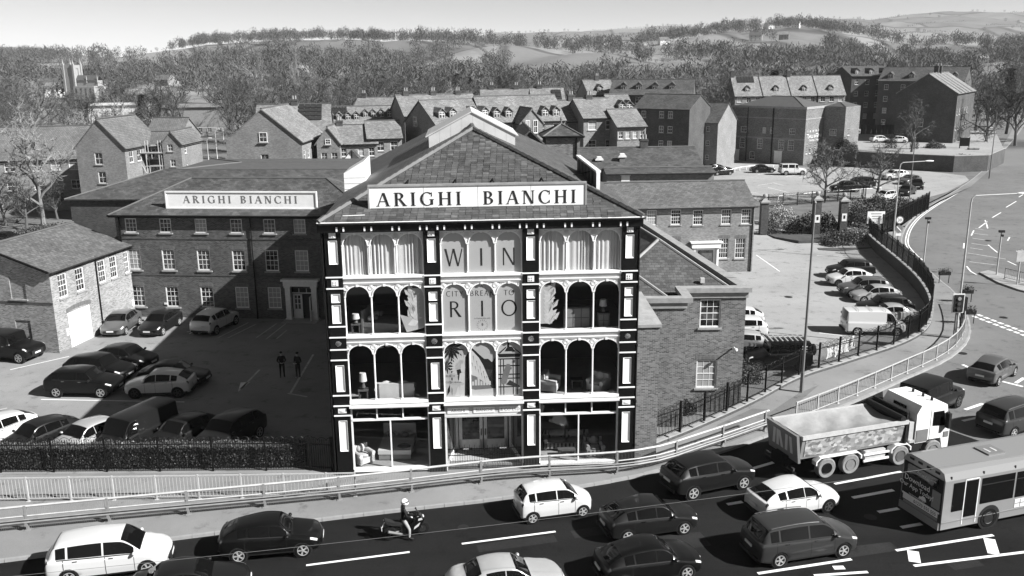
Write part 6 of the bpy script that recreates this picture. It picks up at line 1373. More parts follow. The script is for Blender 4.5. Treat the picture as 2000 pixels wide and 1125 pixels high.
# ------------------------------------------------------------------ single-decker bus
def bus():
    a, b = G(1836, 1037, ROADZ+.3), G(2000, 1004, ROADZ+.3); h = math.atan2(b.y-a.y, b.x-a.x)
    B = thing('single_decker_bus', 'grey single-decker bus with advertisement panel covering its rear', 'bus', (a.x, a.y, ROADZ), h)   # origin at rear near-side corner
    L, W, H = 10.4, 2.45, 2.95; prof = [(0, .32), (W, .32), (W+.0, 2.55), (W-.12, 2.86), (W-.4, H), (.4, H), (.12, 2.86), (0, 2.55)]
    m = MB(); m.prism(prof, L, 'x', 0); body = m.build('body', 'paint_bus', B)
    for s, y in ((0, -.012), (1, W+.006)):
        xs = [(.45, 1.05), (1.13, 1.75), (1.95, 3.75), (3.85, 5.7), (5.8, 7.7), (7.8, 10.0)] if s == 0 else [(.9, 2.9), (3, 5), (5.1, 7.1), (7.2, 9.5)]
        for i, (xa, xb) in enumerate(xs):
            za = 1.22 if (s or i > 1) else (.75 if i else 1.1); m = MB().box(xa, xb, y, y+.006, za, 2.42); m.build('side_window', 'car_glass', B)
            if s == 0 and i > 1: MB().box(xa, xb, y-.008, y-.001, 2.08, 2.12).build('window_bar', 'black_plastic', B)
        MB().box(0, L, y-.01, y+.012, .62, .66).build('side_moulding', 'steel_grey', B)
    dq = MB().box(1.06, 1.1, -.016, 0, .42, 2.5).box(1.78, 1.82, -.016, 0, .42, 2.5).box(1.06, 1.82, -.016, 0, 2.46, 2.5).build('emergency_door', 'white_trim', B)
    MB().box(-.03, .0, .08, W-.08, .75, 2.55).build('advert_panel', 'dark_print', B); MB().box(-.034, -.03, .3, W-.3, 2.05, 2.5).build('rear_window', 'car_glass', B)
    MB().box(-.036, -.03, .12, W-.12, .78, 1.08).build('phone_panel', 'vinyl_light', B)
    MB().box(-.036, -.03, .14, .62, 1.15, 1.95).build('price_panel', 'mid_print', B)
    RM_ = Matrix.Rotation(R(-90), 4, 'Z') @ UPRIGHT
    for tx, y, z, sz, mt in (('Download', 1.52, 1.72, .36, 'vinyl_light'), ('Our App Today!', 1.52, 1.42, .30, 'vinyl_light'), ('01270 555 555', .95, .84, .22, 'dark_print'), ('Visit bus timetables online', 1.45, 1.12, .09, 'vinyl_light'), ('Cashless & contactless', 1.0, 2.28, .12, 'vinyl_light')):
        t = link('lettering', text_mesh(tx, sz, 'lettering', mt), B); t.matrix_local = Matrix.Translation((-.039, y, z)) @ RM_
    cr = MB().prism([(.9, 1.18), (1.35, 1.18), (1.3, 1.3), (1.2, 1.31), (1.13, 1.38), (1.0, 1.38), (.92, 1.28)], .004, 'x', -.04).build('advert_car', 'vinyl_light', B)
    for y in (.12, W-.12): MB().box(-.04, .0, y-.07, y+.07, .62, 1.0).build('tail_light', 'tail_lens', B)
    MB().box(-.1, .05, .05, W-.05, .3, .62).build('bumper', 'paint_bus', B); 
    for i in range(4): MB().box(-.02, .12, .35+i*.5, .6+i*.5, 2.72, 2.82).build('marker_vent', 'black_plastic', B)
    rh_ = MB().box(3.0, 3.9, .8, 1.65, H, H+.06).build('roof_hatch', 'steel_grey', B)
    for x in (3.25, 3.6): MB().box(x-.05, x+.05, 1.0, 1.35, H+.06, H+.075).build('hatch_handle', 'stone_pale', rh_)
    t, r = big_wheel(.48, .3, False)
    for x in (2.55, 8.0):
        for s in (0, 1):
            w = link('wheel', t, B, (x, .12 if s == 0 else W-.12, .48)); w.rotation_euler = (0, 0, math.pi if s == 0 else 0); link('rim', r, w)
            y_ = -.012 if s == 0 else W+.008; MB().lathe([(.58, 0), (.58, .004)], 24, (x, y_, .5), 'y').build('wheel_arch', 'black_plastic', B)
    nt_ = MB().box(3.9, 4.5, -.014, 0, .72, 1.12).build('poster', 'vinyl_light', B); MB().box(4.18, 4.22, -.018, -.014, .74, 1.1).box(3.92, 4.48, -.018, -.014, .9, .94).build('poster_cross', 'mid_print', nt_)
    MB().box(4.9, 5.5, -.014, 0, .72, 1.12).build('poster', 'vinyl_light', B)
    for i in range(6): MB().box(.3+i*1.7, .3+i*1.7+.06, .02, .12, 2.6, 2.72).build('roof_clip', 'black_plastic', B)
bus()
# ------------------------------------------------------------------ railings
RAIL = {}
def bow_panel(L, h=1.55, z0=.12, mat='black_iron', bars=None):
    k = (round(L, 2), h, z0)
    if k not in RAIL:
        m = MB(); n = max(2, int(round(L/.125))); n += n % 2; s = L/n; r = .011
        m.box(0, L, -.02, .02, z0+.08, z0+.12); m.box(0, L, -.02, .02, h-.32, h-.28)
        for i in range(1, n): m.box(i*s-r, i*s+r, -r, r, z0, h-(.02 if i % 4 else .18))
        for i in range(0, n-1, 4):
            c = (i+2)*s; rad = s*2
            m.tube([(c-rad*math.cos(R(t)), 0, h-.1+rad*.8*math.sin(R(t))) for t in range(0, 181, 30)], .014, 4, False)
        RAIL[k] = m.mesh('railing', mat)
    return RAIL[k]
def fence_line(name, label, pts, panel, h, z0, zbase, post_r=.04, group=None):
    root = thing(name, label, 'fence', (pts[0][0], pts[0][1], zbase))
    w = walk(pts, panel); w.append((pts[-1][0], pts[-1][1], 0)); post = MB().box(-post_r, post_r, -post_r, post_r, -.02, h+.12).mesh('post', 'black_iron')
    for (x, y, hh), (x2, y2, _) in zip(w, w[1:]):
        L = math.dist((x, y), (x2, y2)); a = math.atan2(y2-y, x2-x)
        if L < .4: continue
        o = link('railing', bow_panel(panel if abs(L-panel) < .05 else L, h, z0), root, (x-pts[0][0], y-pts[0][1], 0), a)
        if abs(L-panel) < .05: o.scale = (L/panel, 1, 1)
    for x, y, hh in w: link('post', post, root, (x-pts[0][0], y-pts[0][1], 0), hh)
    return root
fence_line('bow_top_railings', 'black bow-topped railings in front of the clipped hedge', [(-60, 41.9), (-26, 41.5), (-10.1, 41.42)], 2.65, 1.75, .1, 0)
fence_line('iron_gate', 'tall black iron side gate beside the iron front', [(-10.1, 41.42), (-8.95, 41.3)], 1.1, 1.7, .1, 0)
# boundary wall with railings curving round the right-hand car park
BW = thing('boundary_wall', 'low brick boundary wall with stone coping under the curved railings', 'wall', (0, 0, YARDZ)); bw1 = MB(); bw2 = MB()
for (x, y, hh), (x2, y2, _) in zip(walk(FS, 1.0), walk(FS, 1.0)[1:]):
    L = math.dist((x, y), (x2, y2)); a = math.atan2(y2-y, x2-x); M = Matrix.Translation(((x+x2)/2, (y+y2)/2, 0)) @ Matrix.Rotation(a, 4, 'Z')
    bw1.obox(M @ Matrix.Translation((0, .16, .58)), L+.12, .3, 1.2); bw2.obox(M @ Matrix.Translation((0, .16, 1.21)), L+.14, .36, .08)
bw1.build('wall', 'brick_dark', BW); bw2.build('coping', 'stone', BW)
fence_line('curved_railings', 'black bow-topped railings sweeping round the right-hand car park', offset(FS, .16), 2.1, 1.6, .08, .25, .05)
gate_px = [(1700, 452), (1805, 388)]
ga, gb = G(1722, 462), G(1812, 412); fence_line('gate_side_railings', 'tall dark railings beside the gate pillars along the pavement', [tuple(ga[:2]), tuple(gb[:2])], 2.2, 2.3, .1, .15, .06)
fa2, fb2 = G(1500, 405), G(1690, 388); fence_line('garden_railings', 'thin bow-topped railings behind the shrubs by the gate', [tuple(fa2[:2]), tuple(G(1590, 398)[:2]), tuple(fb2[:2])], 2.4, 1.7, .1, 0)
# clipped hedge
def leaf_cloud(n, fn, size, seed=0):
    r = np.random.default_rng(seed); P = fn(r, n); n = len(P); a = r.normal(size=(n, 3)); a /= np.linalg.norm(a, axis=1)[:, None]; b = np.cross(a, r.normal(size=(n, 3))); b /= np.linalg.norm(b, axis=1)[:, None]
    s = size*r.uniform(.6, 1.4, (n, 1)); V = np.stack([P-a*s, P-b*s*.6, P+a*s, P+b*s*.6], 1).reshape(-1, 3)
    return V, np.arange(4*n).reshape(-1, 4)
def cloud_mesh(name, V, F, mat):
    me = bpy.data.meshes.new(name); me.vertices.add(len(V)); me.vertices.foreach_set('co', V.astype(np.float32).ravel()); k = F.shape[1]
    me.loops.add(F.size); me.loops.foreach_set('vertex_index', F.astype(np.int32).ravel()); me.polygons.add(len(F)); me.polygons.foreach_set('loop_start', np.arange(0, F.size, k, dtype=np.int32)); me.polygons.foreach_set('loop_total', np.full(len(F), k, dtype=np.int32))
    me.materials.append(MAT[mat]); me.update(calc_edges=True); return me
def hedge(label, x0, x1, y0, y1, h):
    t = thing('hedge', label, 'hedge', (x0, y0, 0)); L, D = x1-x0, y1-y0
    def fn(r, n):
        P = r.uniform(size=(n, 3))*[L, D, h]; f = r.integers(0, 4, n); P[f == 0, 1] = r.normal(0, .03, (f == 0).sum()); P[f == 1, 2] = h+r.normal(0, .03, (f == 1).sum()); P[f == 2, 1] = r.normal(.02, .05, (f == 2).sum()); P[:, 2] += .05*np.sin(P[:, 0]*2.1)*(P[:, 2]/h); return P
    link('foliage', cloud_mesh('foliage', *leaf_cloud(int(L*D*h*950), fn, .05, 3), 'leaf_hedge'), t)
    MB().box(.06, L-.06, .08, D-.08, .02, h-.08).build('branches', 'soil', t)  # plain dark box as inner core behind the leaves
plain('leaf_hedge', .085, .45, .6, 9)
hedge('clipped evergreen hedge behind the bow-topped railings', -27, -10.4, 41.75, 42.55, 1.15)
# ------------------------------------------------------------------ grey pedestrian guard rail and crash barrier
def guard_rail(name, label, pts, z, panel=2.0, h=1.05, mat='galvanised', step=.155, zt=None):
    root = thing(name, label, 'barrier', (pts[0][0], pts[0][1], z)); w = walk(pts, panel); w.append((pts[-1][0], pts[-1][1], 0)); n = int(panel/step)
    pm = MB().box(.03, panel-.03, -.022, .022, h-.06, h).box(.03, panel-.03, -.018, .018, .12, .16)
    for i in range(1, n): pm.box(i*panel/n-.009, i*panel/n+.009, -.009, .009, .16, h-.06)
    me = pm.mesh('panel', mat); post = MB().box(-.035, .035, -.035, .035, -.02, h+.02).box(-.09, .09, -.09, .09, -.02, .02).mesh('post', mat)
    for (x, y, hh), (x2, y2, _) in zip(w, w[1:]):
        L = math.dist((x, y), (x2, y2)); o = link('panel', me, root, (x-pts[0][0], y-pts[0][1], 0), math.atan2(y2-y, x2-x)); o.scale = (L/panel, 1, 1)
    for x, y, hh in w: link('post', post, root, (x-pts[0][0], y-pts[0][1], 0), hh)
    return root
guard_rail('guard_rail', 'pale grey upright-bar guard rail across the pavement before the hedge', [(-30.5, 38.42), (-23.9, 38.40), (-15, 38.50), (-7.4, 38.62)], 0, 1.98, 1.2)
kg = offset(KS, .45); kgr = [p for p in kg if 14.6 < p[0] < 36.3 and p[1] < 76]
guard_rail('kerb_guard_rail', 'grey guard rail curving along the kerb toward the junction', kgr, 0, 2.0, 1.05)
def crash_barrier():
    line = smooth_line([(-31, 33.35), (-22.5, 35.5), (-8.3, 39.0-.75), (-.3, 40.1), (6.1, 41.0), (9.8, 43.1), (13.9, 45.95)], 1.0)
    root = thing('safety_barrier', 'three-rail galvanised safety barrier with mesh between road and pavement', 'barrier', (line[0][0], line[0][1], 0)); o = line[0]
    L3 = [Vector((p[0]-o[0], p[1]-o[1], 0)) for p in line]
    for z, r in ((1.12, .055), (.66, .035), (.3, .045)): MB().tube([p+Vector((0, 0, z)) for p in L3], r, 6).build('rail', 'galvanised', root)
    w = walk(line, 3.35); pm = MB().box(-.05, .05, -.06, .06, -.02, 1.16).box(-.05, .05, -.2, -.06, .25, .4).box(-.12, .12, -.14, .14, -.02, .03).mesh('post', 'galvanised_dark')
    for x, y, h in w: link('post', pm, root, (x-o[0], y-o[1], 0), h)
    mm = MB()
    for x, y, h in walk(line, .075): mm.box(x-o[0]-.004, x-o[0]+.004, y-o[1]-.004, y-o[1]+.004, .1, 1.08)
    mm.build('mesh_infill', 'galvanised_dark', root, kind='stuff')
    MB().tube([p+Vector((0, -.14, .42)) for p in L3], .05, 5).tube([p+Vector((0, -.14, .55)) for p in L3], .04, 5).build('bumper_rail', 'galvanised_dark', root)
crash_barrier()
isr = [tuple(G(*p)[:2]) for p in [(1962, 545), (1990, 552), (2030, 560)]]; guard_rail('island_rail', 'short guard rail on the traffic island', isr, .03, 1.5, 1.0, 'galvanised_dark')
# white knee rail in the far car park
kr = thing('knee_rail', 'low white knee rail round the far car park', 'rail', G(1415, 340)); kp_ = [G(*p) for p in [(1415, 340), (1447, 333), (1480, 329), (1520, 329), (1575, 334), (1640, 340)]]; o = kp_[0]
MB().tube([p-o+Vector((0, 0, .6)) for p in kp_], .07, 4).build('rail', 'white_paint', kr)
for i in range(22): 
    x, y, h = walk([tuple(p[:2]) for p in kp_], 2.0)[i] if i < len(walk([tuple(p[:2]) for p in kp_], 2.0)) else (None, 0, 0)
    if x is None: break
    MB().box(x-o.x-.06, x-o.x+.06, y-o.y-.06, y-o.y+.06, 0, .6).build('post', 'white_paint', kr)
k2 = thing('rope_rail', 'white rail beyond the garden railings', 'rail', G(1520, 389)); o = G(1520, 389); MB().tube([G(x, y)-o+Vector((0, 0, .8)) for x, y in ((1520, 394), (1600, 386), (1680, 380), (1720, 377))], .06, 4).build('rail', 'white_paint', k2)
for x, y in ((1520, 394), (1600, 386), (1680, 380), (1720, 377)): q = G(x, y)-o; MB().box(q.x-.05, q.x+.05, q.y-.05, q.y+.05, 0, .8).build('post', 'white_paint', k2)
# gate pillars with ball finials
for px, py, h, lab in ((1490, 455, 3.6, 'stone gate pillar with ball finial at the corner of the gate house'), (1592, 455, 3.9, 'stone gate pillar with ball finial and parking plate, left of the gate'), (1644, 452, 3.6, 'broad gate pillar with ball finial and parking plate, right of the gate')):
    p = G(px, py, -.3); t = thing('gate_pillar', lab, 'pillar', p); MB().box(-.42, .42, -.42, .42, -.1, h).build('shaft', 'brick_dark', t); c = MB().box(-.55, .55, -.55, .55, h, h+.18); c.add([(-.5,-.5,h+.18),(.5,-.5,h+.18),(.5,.5,h+.18),(-.5,.5,h+.18),(0,0,h+.62)], [(0,1,4),(1,2,4),(2,3,4),(3,0,4)]); c.build('cap', 'stone', t); MB().ball((0, 0, h+.78), .27, .27, .27, 12, 8).build('ball_finial', 'stone', t)
    if px > 1500: q = MB().box(-.28, .28, -.47, -.43, 1.3, 2.2).build('parking_plate', 'white_paint', t); MB().box(-.12, .12, -.48, -.47, 1.6, 2.0).build('plate_mark', 'dark_print', q)
t = thing('notice_board', 'white notice board on legs inside the gate railings', 'sign', G(1708, 455)); MB().box(-1.0, 1.0, -.04, .04, 1.1, 2.5).build('board', 'white_paint', t); MB().box(-.8, -.7, -.03, .03, 0, 1.1).box(.7, .8, -.03, .03, 0, 1.1).build('leg', 'black_iron', t)
for i in range(3): MB().box(-.6+.1*i, .6-.1*i, -.05, -.042, 2.2-.28*i, 2.28-.28*i).build('text_line', 'mid_print', t)
# ------------------------------------------------------------------ lamp posts, signals, signs
def lamp_post(px, py, h, arm, lab, z=0., head=True, r=.09, mat='steel_grey', az=0.):
    p = G(px, py, z); t = thing('street_lamp' if head else 'steel_pole', lab, 'lamp post' if head else 'pole', p, az)
    MB().tube([(0, 0, -.05), (0, 0, 1.3)], r*1.35, 8).tube([(0, 0, 1.3), (0, 0, h-.5)], [r, r*.6], 8).build('column', mat, t)
    if head:
        MB().tube([(0, 0, h-.5), (.05, 0, h-.18), (.25, 0, h), (arm, 0, h+.12)], r*.55, 6).build('arm', mat, t); MB().ball((arm+.35, 0, h+.14), .48, .15, .09, 10, 6).build('lantern', 'white_trim', t)
    else: MB().lathe([(r*.7, h-.5), (r*.9, h-.4), (.02, h-.3)], 8).build('cap', mat, t)
    return t
lamp_post(1866, 660, 10.3, 3.2, 'tall street lamp with long arm at the junction corner', mat='galvanised')
lamp_post(1565, 766, 12.0, 1, 'tall slim pole at the fence by the pavement', head=False)
lamp_post(1742, 490, 9.2, 2.6, 'street lamp with bent arm over the gate railings', mat='galvanised')
lamp_post(1772, 428, 10.5, 1, 'thick pole beside the gate railings', head=False)
lamp_post(1932, 348, 11.0, 1, 'pole on the verge of the climbing road', head=False)
lamp_post(408, 320, 5.0, .3, 'small lamp by the playing field, beside the broad gable', mat='galvanised'); lamp_post(425, 316, 6.5, .3, 'taller lamp by the playing field', mat='galvanised')
for px, py, lab in ((1803, 520, 'post with traffic sensor behind the railings'), (1946, 537, 'post with traffic sensor on the traffic island')):
    t = thing('sensor_post', lab, 'post', G(px, py)); hh = 4.6 if px < 1900 else 4.0; MB().tube([(0, 0, 0), (0, 0, hh)], .07, 8).build('column', 'galvanised', t); MB().box(-.25, .25, -.12, .12, hh, hh+.2).box(-.08, .08, -.3, -.1, hh-.35, hh-.15).build('sensor', 'black_plastic', t)
tl = thing('traffic_light', 'traffic signal with pale backing board beside the tall street lamp', 'signal', G(1862, 661)); MB().tube([(0, 0, 0), (0, 0, 3.4)], .06, 8).build('pole', 'steel_grey', tl)
b = MB().box(-.42, .42, -.14, -.06, 1.95, 3.35).build('backing_board', 'white_trim', tl); MB().box(-.33, .33, -.22, -.14, 2.02, 3.28).build('signal_head', 'black_plastic', tl)
for i, mt in enumerate(('tail_lens', 'tail_lens', 'tail_lens')): MB().lathe([(.13, -.06), (.13, 0)], 14, (0, -.222, 3.02-.37*i), 'y').build('lens', ('stone', 'tail_lens', 'tail_lens')[i], tl)
b2 = MB().tube([(.55, .3, 0), (.55, .3, 3.0)], .06, 6).box(.3, .8, .15, .45, 2.1, 3.0).build('second_head', 'black_plastic', tl)
sg = thing('speed_sign', 'round thirty sign above a crossed plate on the bent-arm lamp', 'sign', G(1752, 484)); s30 = MB().lathe([(.42, -.02), (.42, .02)], 20, (0, 0, 3.0), 'y').build('disc', 'steel_grey', sg); MB().lathe([(.33, -.03), (.33, -.022)], 20, (0, 0, 3.0), 'y').build('face', 'white_paint', s30)
q = link('lettering', text_mesh('30', .46), s30); q.matrix_local = Matrix.Translation((0, -.034, 2.84)) @ UPRIGHT
MB().lathe([(.4, -.02), (.4, .02)], 20, (0, 0, 2.05), 'y').build('disc', 'steel_grey', sg); MB().obox(Matrix.Translation((0, -.03, 2.05)) @ Matrix.Rotation(R(45), 4, 'Y'), .7, .01, .1).build('cross', 'white_paint', sg); MB().box(-.3, .3, -.03, .0, 1.3, 1.55).build('plate', 'white_paint', sg); MB().tube([(0, .05, 0), (0, .05, 3.4)], .05, 6).build('post', 'steel_grey', sg)
pl_ = thing('island_sign', 'pale framed sign on a post at the traffic island', 'sign', G(1986, 556)); MB().tube([(0, 0, .02), (0, 0, 3.2)], .06, 6).build('post', 'galvanised', pl_); MB().box(-.35, .35, -.06, -.02, 2.1, 3.1).build('plate', 'stone_pale', pl_)
for px, py, lab in ((1843, 553, 'trough of flowers hung on the guard rail beside the curved railings'), (1886, 590, 'trough of flowers hung on the guard rail behind the signal'), (1890, 632, 'trough of flowers hung on the guard rail nearest the lorry')):
    t = thing('flower_trough', lab, 'planter', G(px, py)); MB().box(-.5, .5, -.15, .15, .75, 1.05).build('trough', 'black_plastic', t); MB().box(-.45, -.4, -.02, .02, 0, .8).box(.4, .45, -.02, .02, 0, .8).build('bracket', 'black_iron', t)
    fn = lambda r, n: r.normal(size=(n, 3))*[.28, .12, .12]+[0, 0, 1.15]; link('flowers', cloud_mesh('flowers', *leaf_cloud(260, fn, .05, px), 'leaf_mid'), t)
bn = thing('fence_banner', 'crumpled pale banner tied to the bow-topped railings', 'banner', G(1612, 708, .3)); a, b = G(1612, 712, .5), G(1667, 690, .5); v = b-a; n = 16; vs = []
for i in range(n+1):
    for j in range(5): p = v*(i/n); vs.append((p.x+.05*math.sin(i*1.7+j), p.y-.12+.06*math.sin(i*2.3+j*1.1), .25+j*.22+.06*math.sin(i*.9)))
MB().add(vs, [(i*5+j, (i+1)*5+j, (i+1)*5+j+1, i*5+j+1) for i in range(n) for j in range(4)]).build('cloth', 'sign_white', bn, True)
sg2 = thing('roadside_sign', 'dark hanging sign on twin posts by the upper car park', 'sign', G(1880, 315, 0)); MB().tube([(-.9, 0, 0), (-.9, 0, 4.6)], .08, 6).tube([(.9, 0, 0), (.9, 0, 4.6)], .08, 6).build('post', 'black_iron', sg2); MB().box(-.95, .95, -.08, .08, 2.9, 4.5).build('board', 'black_paint', sg2)
for px, py, lab in ((1893, 318, 'dark brick sign pillar, left of the roadside pair'), (1903, 318, 'dark brick sign pillar, right of the roadside pair')): t = thing('sign_pillar', lab, 'pillar', G(px, py)); MB().box(-.45, .45, -.4, .4, 0, 2.7).build('shaft', 'brick_dark', t); MB().box(-.5, .5, -.45, .45, 2.7, 2.85).build('cap', 'stone', t)
# overhead cable crossing the street
cb_ = thing('overhead_cable', 'thin overhead cable slung across the street', 'cable', (-24, 30, 0)); pA, pB = AT(0, 1128, 27), AT(2040, 884, 29.5); pts = [pA.lerp(pB, i/24)-Vector((0, 0, .25*math.sin(math.pi*i/24)))-Vector((-24, 30, 0)) for i in range(25)]; MB().tube(pts, .007, 5).build('cable', 'steel_grey', cb_)

for i, (px, py, r) in enumerate([(905, 1030, .25), (1700, 1010, .28), (1880, 690, .3), (1960, 620, .3), (1930, 470, .35), (1480, 470, .35), (1540, 580, .35), (130, 740, .3)]):
    z = (ROADZ+.016) if (py > 1000 or px > 1800 or (px, py) == (905, 1030)) else (.006 if px < 1300 or py > 700 else YARDZ+.006)
    q = G(px, py, z); MB().lathe([(r, -.004), (r, .004), (r*.9, .006)], 18, (q.x, q.y, z)).build('manhole_cover', 'cover_iron', None, kind='structure')
for i in range(16):
    rr = random.Random(i); px, py = rr.uniform(20, 1950), rr.uniform(1000, 1120); q = G(px, py, ROADZ)
    if q.y < 36+max(0, q.x)*.3-abs(min(0, q.x))*.25-1.5:
        a = R(13.5); L, W2 = rr.uniform(1.2, 4.5), rr.uniform(.5, 1.2); c_, s_ = math.cos(a), math.sin(a); sheet('tarmac_patch', [(q.x+u*c_-v*s_, q.y+u*s_+v*c_) for u, v in ((0, 0), (L, 0), (L, W2), (L*.4, W2*1.1), (0, W2))], ROADZ+.0035-.0002*i, 'patch_asphalt')
# ------------------------------------------------------------------ bare trees
def rib(V, F, p, q, w):
    d = q-p; n = np.cross(d, RT.normal(size=3)); n /= max(np.linalg.norm(n), 1e-6); k = len(V); V += [p-n*w, p+n*w, q+n*w*.5, q-n*w*.5]; F.append((k, k+1, k+2, k+3))
def bare_tree(seed, h, spread, tw, n1=7, n2=6, n3=5, n4=5, upright=.5, tm='bark', cm='twig'):
    """tapered trunk and limbs in one mesh, branches and twigs in the other"""
    global RT
    RT = np.random.default_rng(seed); T = MB(); V = []; F = []
    def unit(v): return v/max(np.linalg.norm(v), 1e-6)
    def bend(p, d, L, n, wob):
        pts = [p]; s = L/n
        for i in range(n): d = unit(d+RT.normal(size=3)*wob+np.array([0, 0, .06])); pts.append(pts[-1]+d*s)
        return pts, d
    pts, d = bend(np.zeros(3), np.array([0, 0, 1.]), h*.62, 6, .06); r0 = h*.025
    T.tube([Vector(p) for p in pts], [r0*(1-.75*i/6) for i in range(7)], 7)
    for i in range(n1):
        t = .28+.72*i/(n1-1); k = t*6; j = min(5, int(k)); p = pts[j]+(pts[j+1]-pts[j])*(k-j); az = i*2.4+RT.uniform(-.4, .4); out = np.array([math.cos(az), math.sin(az), 0])
        dd = unit(out*spread*(1.15-.6*t)+np.array([0, 0, upright+.5*t])); L1 = h*(.44-.16*t)*RT.uniform(.85, 1.15); p1, d1 = bend(p, dd, L1, 5, .12); T.tube([Vector(q) for q in p1], [r0*.55*(1-.8*q/5) for q in range(6)], 5)
        for a in range(n2):
            u = .25+.75*a/(n2-1); kk = u*5; jj = min(4, int(kk)); q = p1[jj]+(p1[jj+1]-p1[jj])*(kk-jj); d2 = unit(d1*.7+RT.normal(size=3)*.55+np.array([0, 0, .22])); L2 = L1*.5*RT.uniform(.7, 1.1); p2, d2e = bend(q, d2, L2, 3, .15)
            for z in range(3): rib(V, F, p2[z], p2[z+1], tw*2.0); rib(V, F, p2[z], p2[z+1], tw*2.0)
            for b in range(n3):
                u3 = .2+.8*b/(n3-1); k3 = u3*3; j3 = min(2, int(k3)); q3 = p2[j3]+(p2[j3+1]-p2[j3])*(k3-j3); d3 = unit(d2e*.6+RT.normal(size=3)*.6+np.array([0, 0, .15])); L3 = L2*.55*RT.uniform(.6, 1.1); e3 = q3+d3*L3; rib(V, F, q3, e3, tw*1.1)
                for c in range(n4):
                    q4 = q3+(e3-q3)*RT.uniform(.15, 1); e4 = q4+unit(d3*.55+RT.normal(size=3)*.6)*L3*RT.uniform(.4, .8); rib(V, F, q4, e4, tw*.75)
    tm_ = T.mesh('trunk', tm, True); cm_ = cloud_mesh('crown', np.array(V), np.array(F), cm); return tm_, cm_
PT = [bare_tree(i+10, 15, sp, .034, up[0], up[1], 6, 6, up[2]) for i, (sp, up) in enumerate([(1.0, (9, 7, .5)), (.8, (8, 7, .8)), (1.2, (10, 7, .35)), (.65, (8, 8, 1.0)), (1.0, (9, 8, .6))])]
PTP = [bare_tree(40, 15, .9, .04, 9, 7, 6, 7, .6, 'bark_pale', 'twig_pale'), bare_tree(41, 15, 1.1, .04, 9, 7, 6, 7, .5, 'bark_pale', 'twig_pale')]
def put_tree(meshes, loc, h, lab, group=None, name='bare_tree', wide=1.0, h0=15., cat='tree'):
    s = h/h0; t = thing(name, lab, cat, loc, random.uniform(0, 6.28), group); t.scale = (s*wide, s*wide, s); link('trunk', meshes[0], t); link('crown', meshes[1], t); return t
def conifer(seed, h, layers=22, w=.24):
    r = np.random.default_rng(seed); V = []; F = []; T = MB().tube([(0, 0, 0), (0, 0, h*.97)], [h*.018, .03], 7)
    for i in range(layers):
        z = h*(.12+.86*i/layers); rad = h*w*(1-(z/h)**1.15)*r.uniform(.75, 1.15)+.15
        for a in range(11):
            az = r.uniform(0, 6.28); d = np.array([math.cos(az), math.sin(az), -.18])
            for k in range(7):
                u = r.uniform(.15, 1); p = np.array([0, 0, z])+d*rad*u+r.normal(size=3)*.12; e = p+np.array([d[0], d[1], -.5])*.55+r.normal(size=3)*.3; n = np.cross(e-p, r.normal(size=3)); n /= np.linalg.norm(n); m = len(V); V += [p-n*.12, p+n*.12, e+n*.08, e-n*.08]; F.append((m, m+1, m+2, m+3))
    return T.mesh('trunk', 'bark', True), cloud_mesh('crown', np.array(V), np.array(F), 'leaf_dark')
CF = [conifer(1, 15), conifer(2, 15, 24, .18)]
def shrub(loc, rx, ry, rz, lab, mat='leaf_mid', n=900, leaf=.09, seed=1, group=None, name='shrub'):
    t = thing(name, lab, 'shrub', loc, 0, group)
    def fn(r, k):
        P = r.normal(size=(k, 3)); P /= np.linalg.norm(P, axis=1)[:, None]; P *= r.uniform(.55, 1.02, (k, 1))*(1+.12*np.sin(P[:, :1]*5+seed)+.1*np.sin(P[:, 1:2]*7)); P[:, 2] = np.abs(P[:, 2])*1.0; return P*[rx, ry, rz]
    link('foliage', cloud_mesh('foliage', *leaf_cloud(n, fn, leaf, seed), mat), t); MB().tube([(0, 0, 0), (.1, 0, rz*.7)], [.06, .03], 5).tube([(0, 0, 0), (-.2, .1, rz*.6)], [.05, .02], 5).build('stem', 'bark', t); return t
# named trees the view shows singly
put_tree(PTP[0], G(85, 440), 14.5, 'tall pale bare tree standing before the long brick house', wide=.85)
put_tree(PT[0], G(52, 448), 6.5, 'low spreading bare tree beside the brick store roof', wide=1.3); put_tree(PT[2], G(12, 440), 7, 'low bare tree over the parked car behind the store', wide=1.2); put_tree(PT[1], G(112, 428), 5.5, 'scrubby bare tree against the long range wall', wide=1.3); put_tree(PT[4], G(-40, 420), 9, 'bare tree at the left edge behind the store', wide=1.2)
put_tree(PTP[1], G(1610, 392), 8.5, 'bare many-stemmed tree above the gate shrubs, left of two', wide=1.15); put_tree(PT[2], G(1712, 388), 8.0, 'bare many-stemmed tree above the gate shrubs, right of two', wide=1.2)
for px, py, h, lab in ((1780, 298, 10.5, 'bare tree before the end flats, shading its dark front'), (1843, 300, 12, 'bare tree between the sunlit flats end and the sign posts'), (1925, 300, 15, 'big bare tree beside the climbing road sign'), (1965, 262, 15, 'bare tree high on the verge of the climbing road'), (1870, 260, 12, 'bare tree behind the sunlit flats end')):
    put_tree(PT[int(px) % 5], G(px, py, 2.4 if py < 300 else 0), h, lab, wide=.9)
for px, Y, h, i, lab in ((1512, 262, 17, 0, 'broad dark conifer behind the four terrace houses'), (1622, 268, 16, 1, 'dark conifer beside the corner flats'), (1588, 275, 11, 1, 'slim dark conifer between the two large ones'), (893, 330, 16, 0, 'dark conifer above the long pale terrace, left of a pair'), (917, 335, 15, 1, 'dark conifer above the long pale terrace, right of a pair'), (272, 230, 13, 0, 'dark conifer among bare trees behind the playing field'), (1355, 250, 13, 1, 'narrow dark conifer behind the lit gable house'), (1975, 330, 16, 0, 'dark conifer on the right-hand skyline')):
    q = AT(px, 150, Y); zb = float(hill_z(q.x, Y)); put_tree(CF[i], (q.x, Y, zb), h, lab, name='conifer')
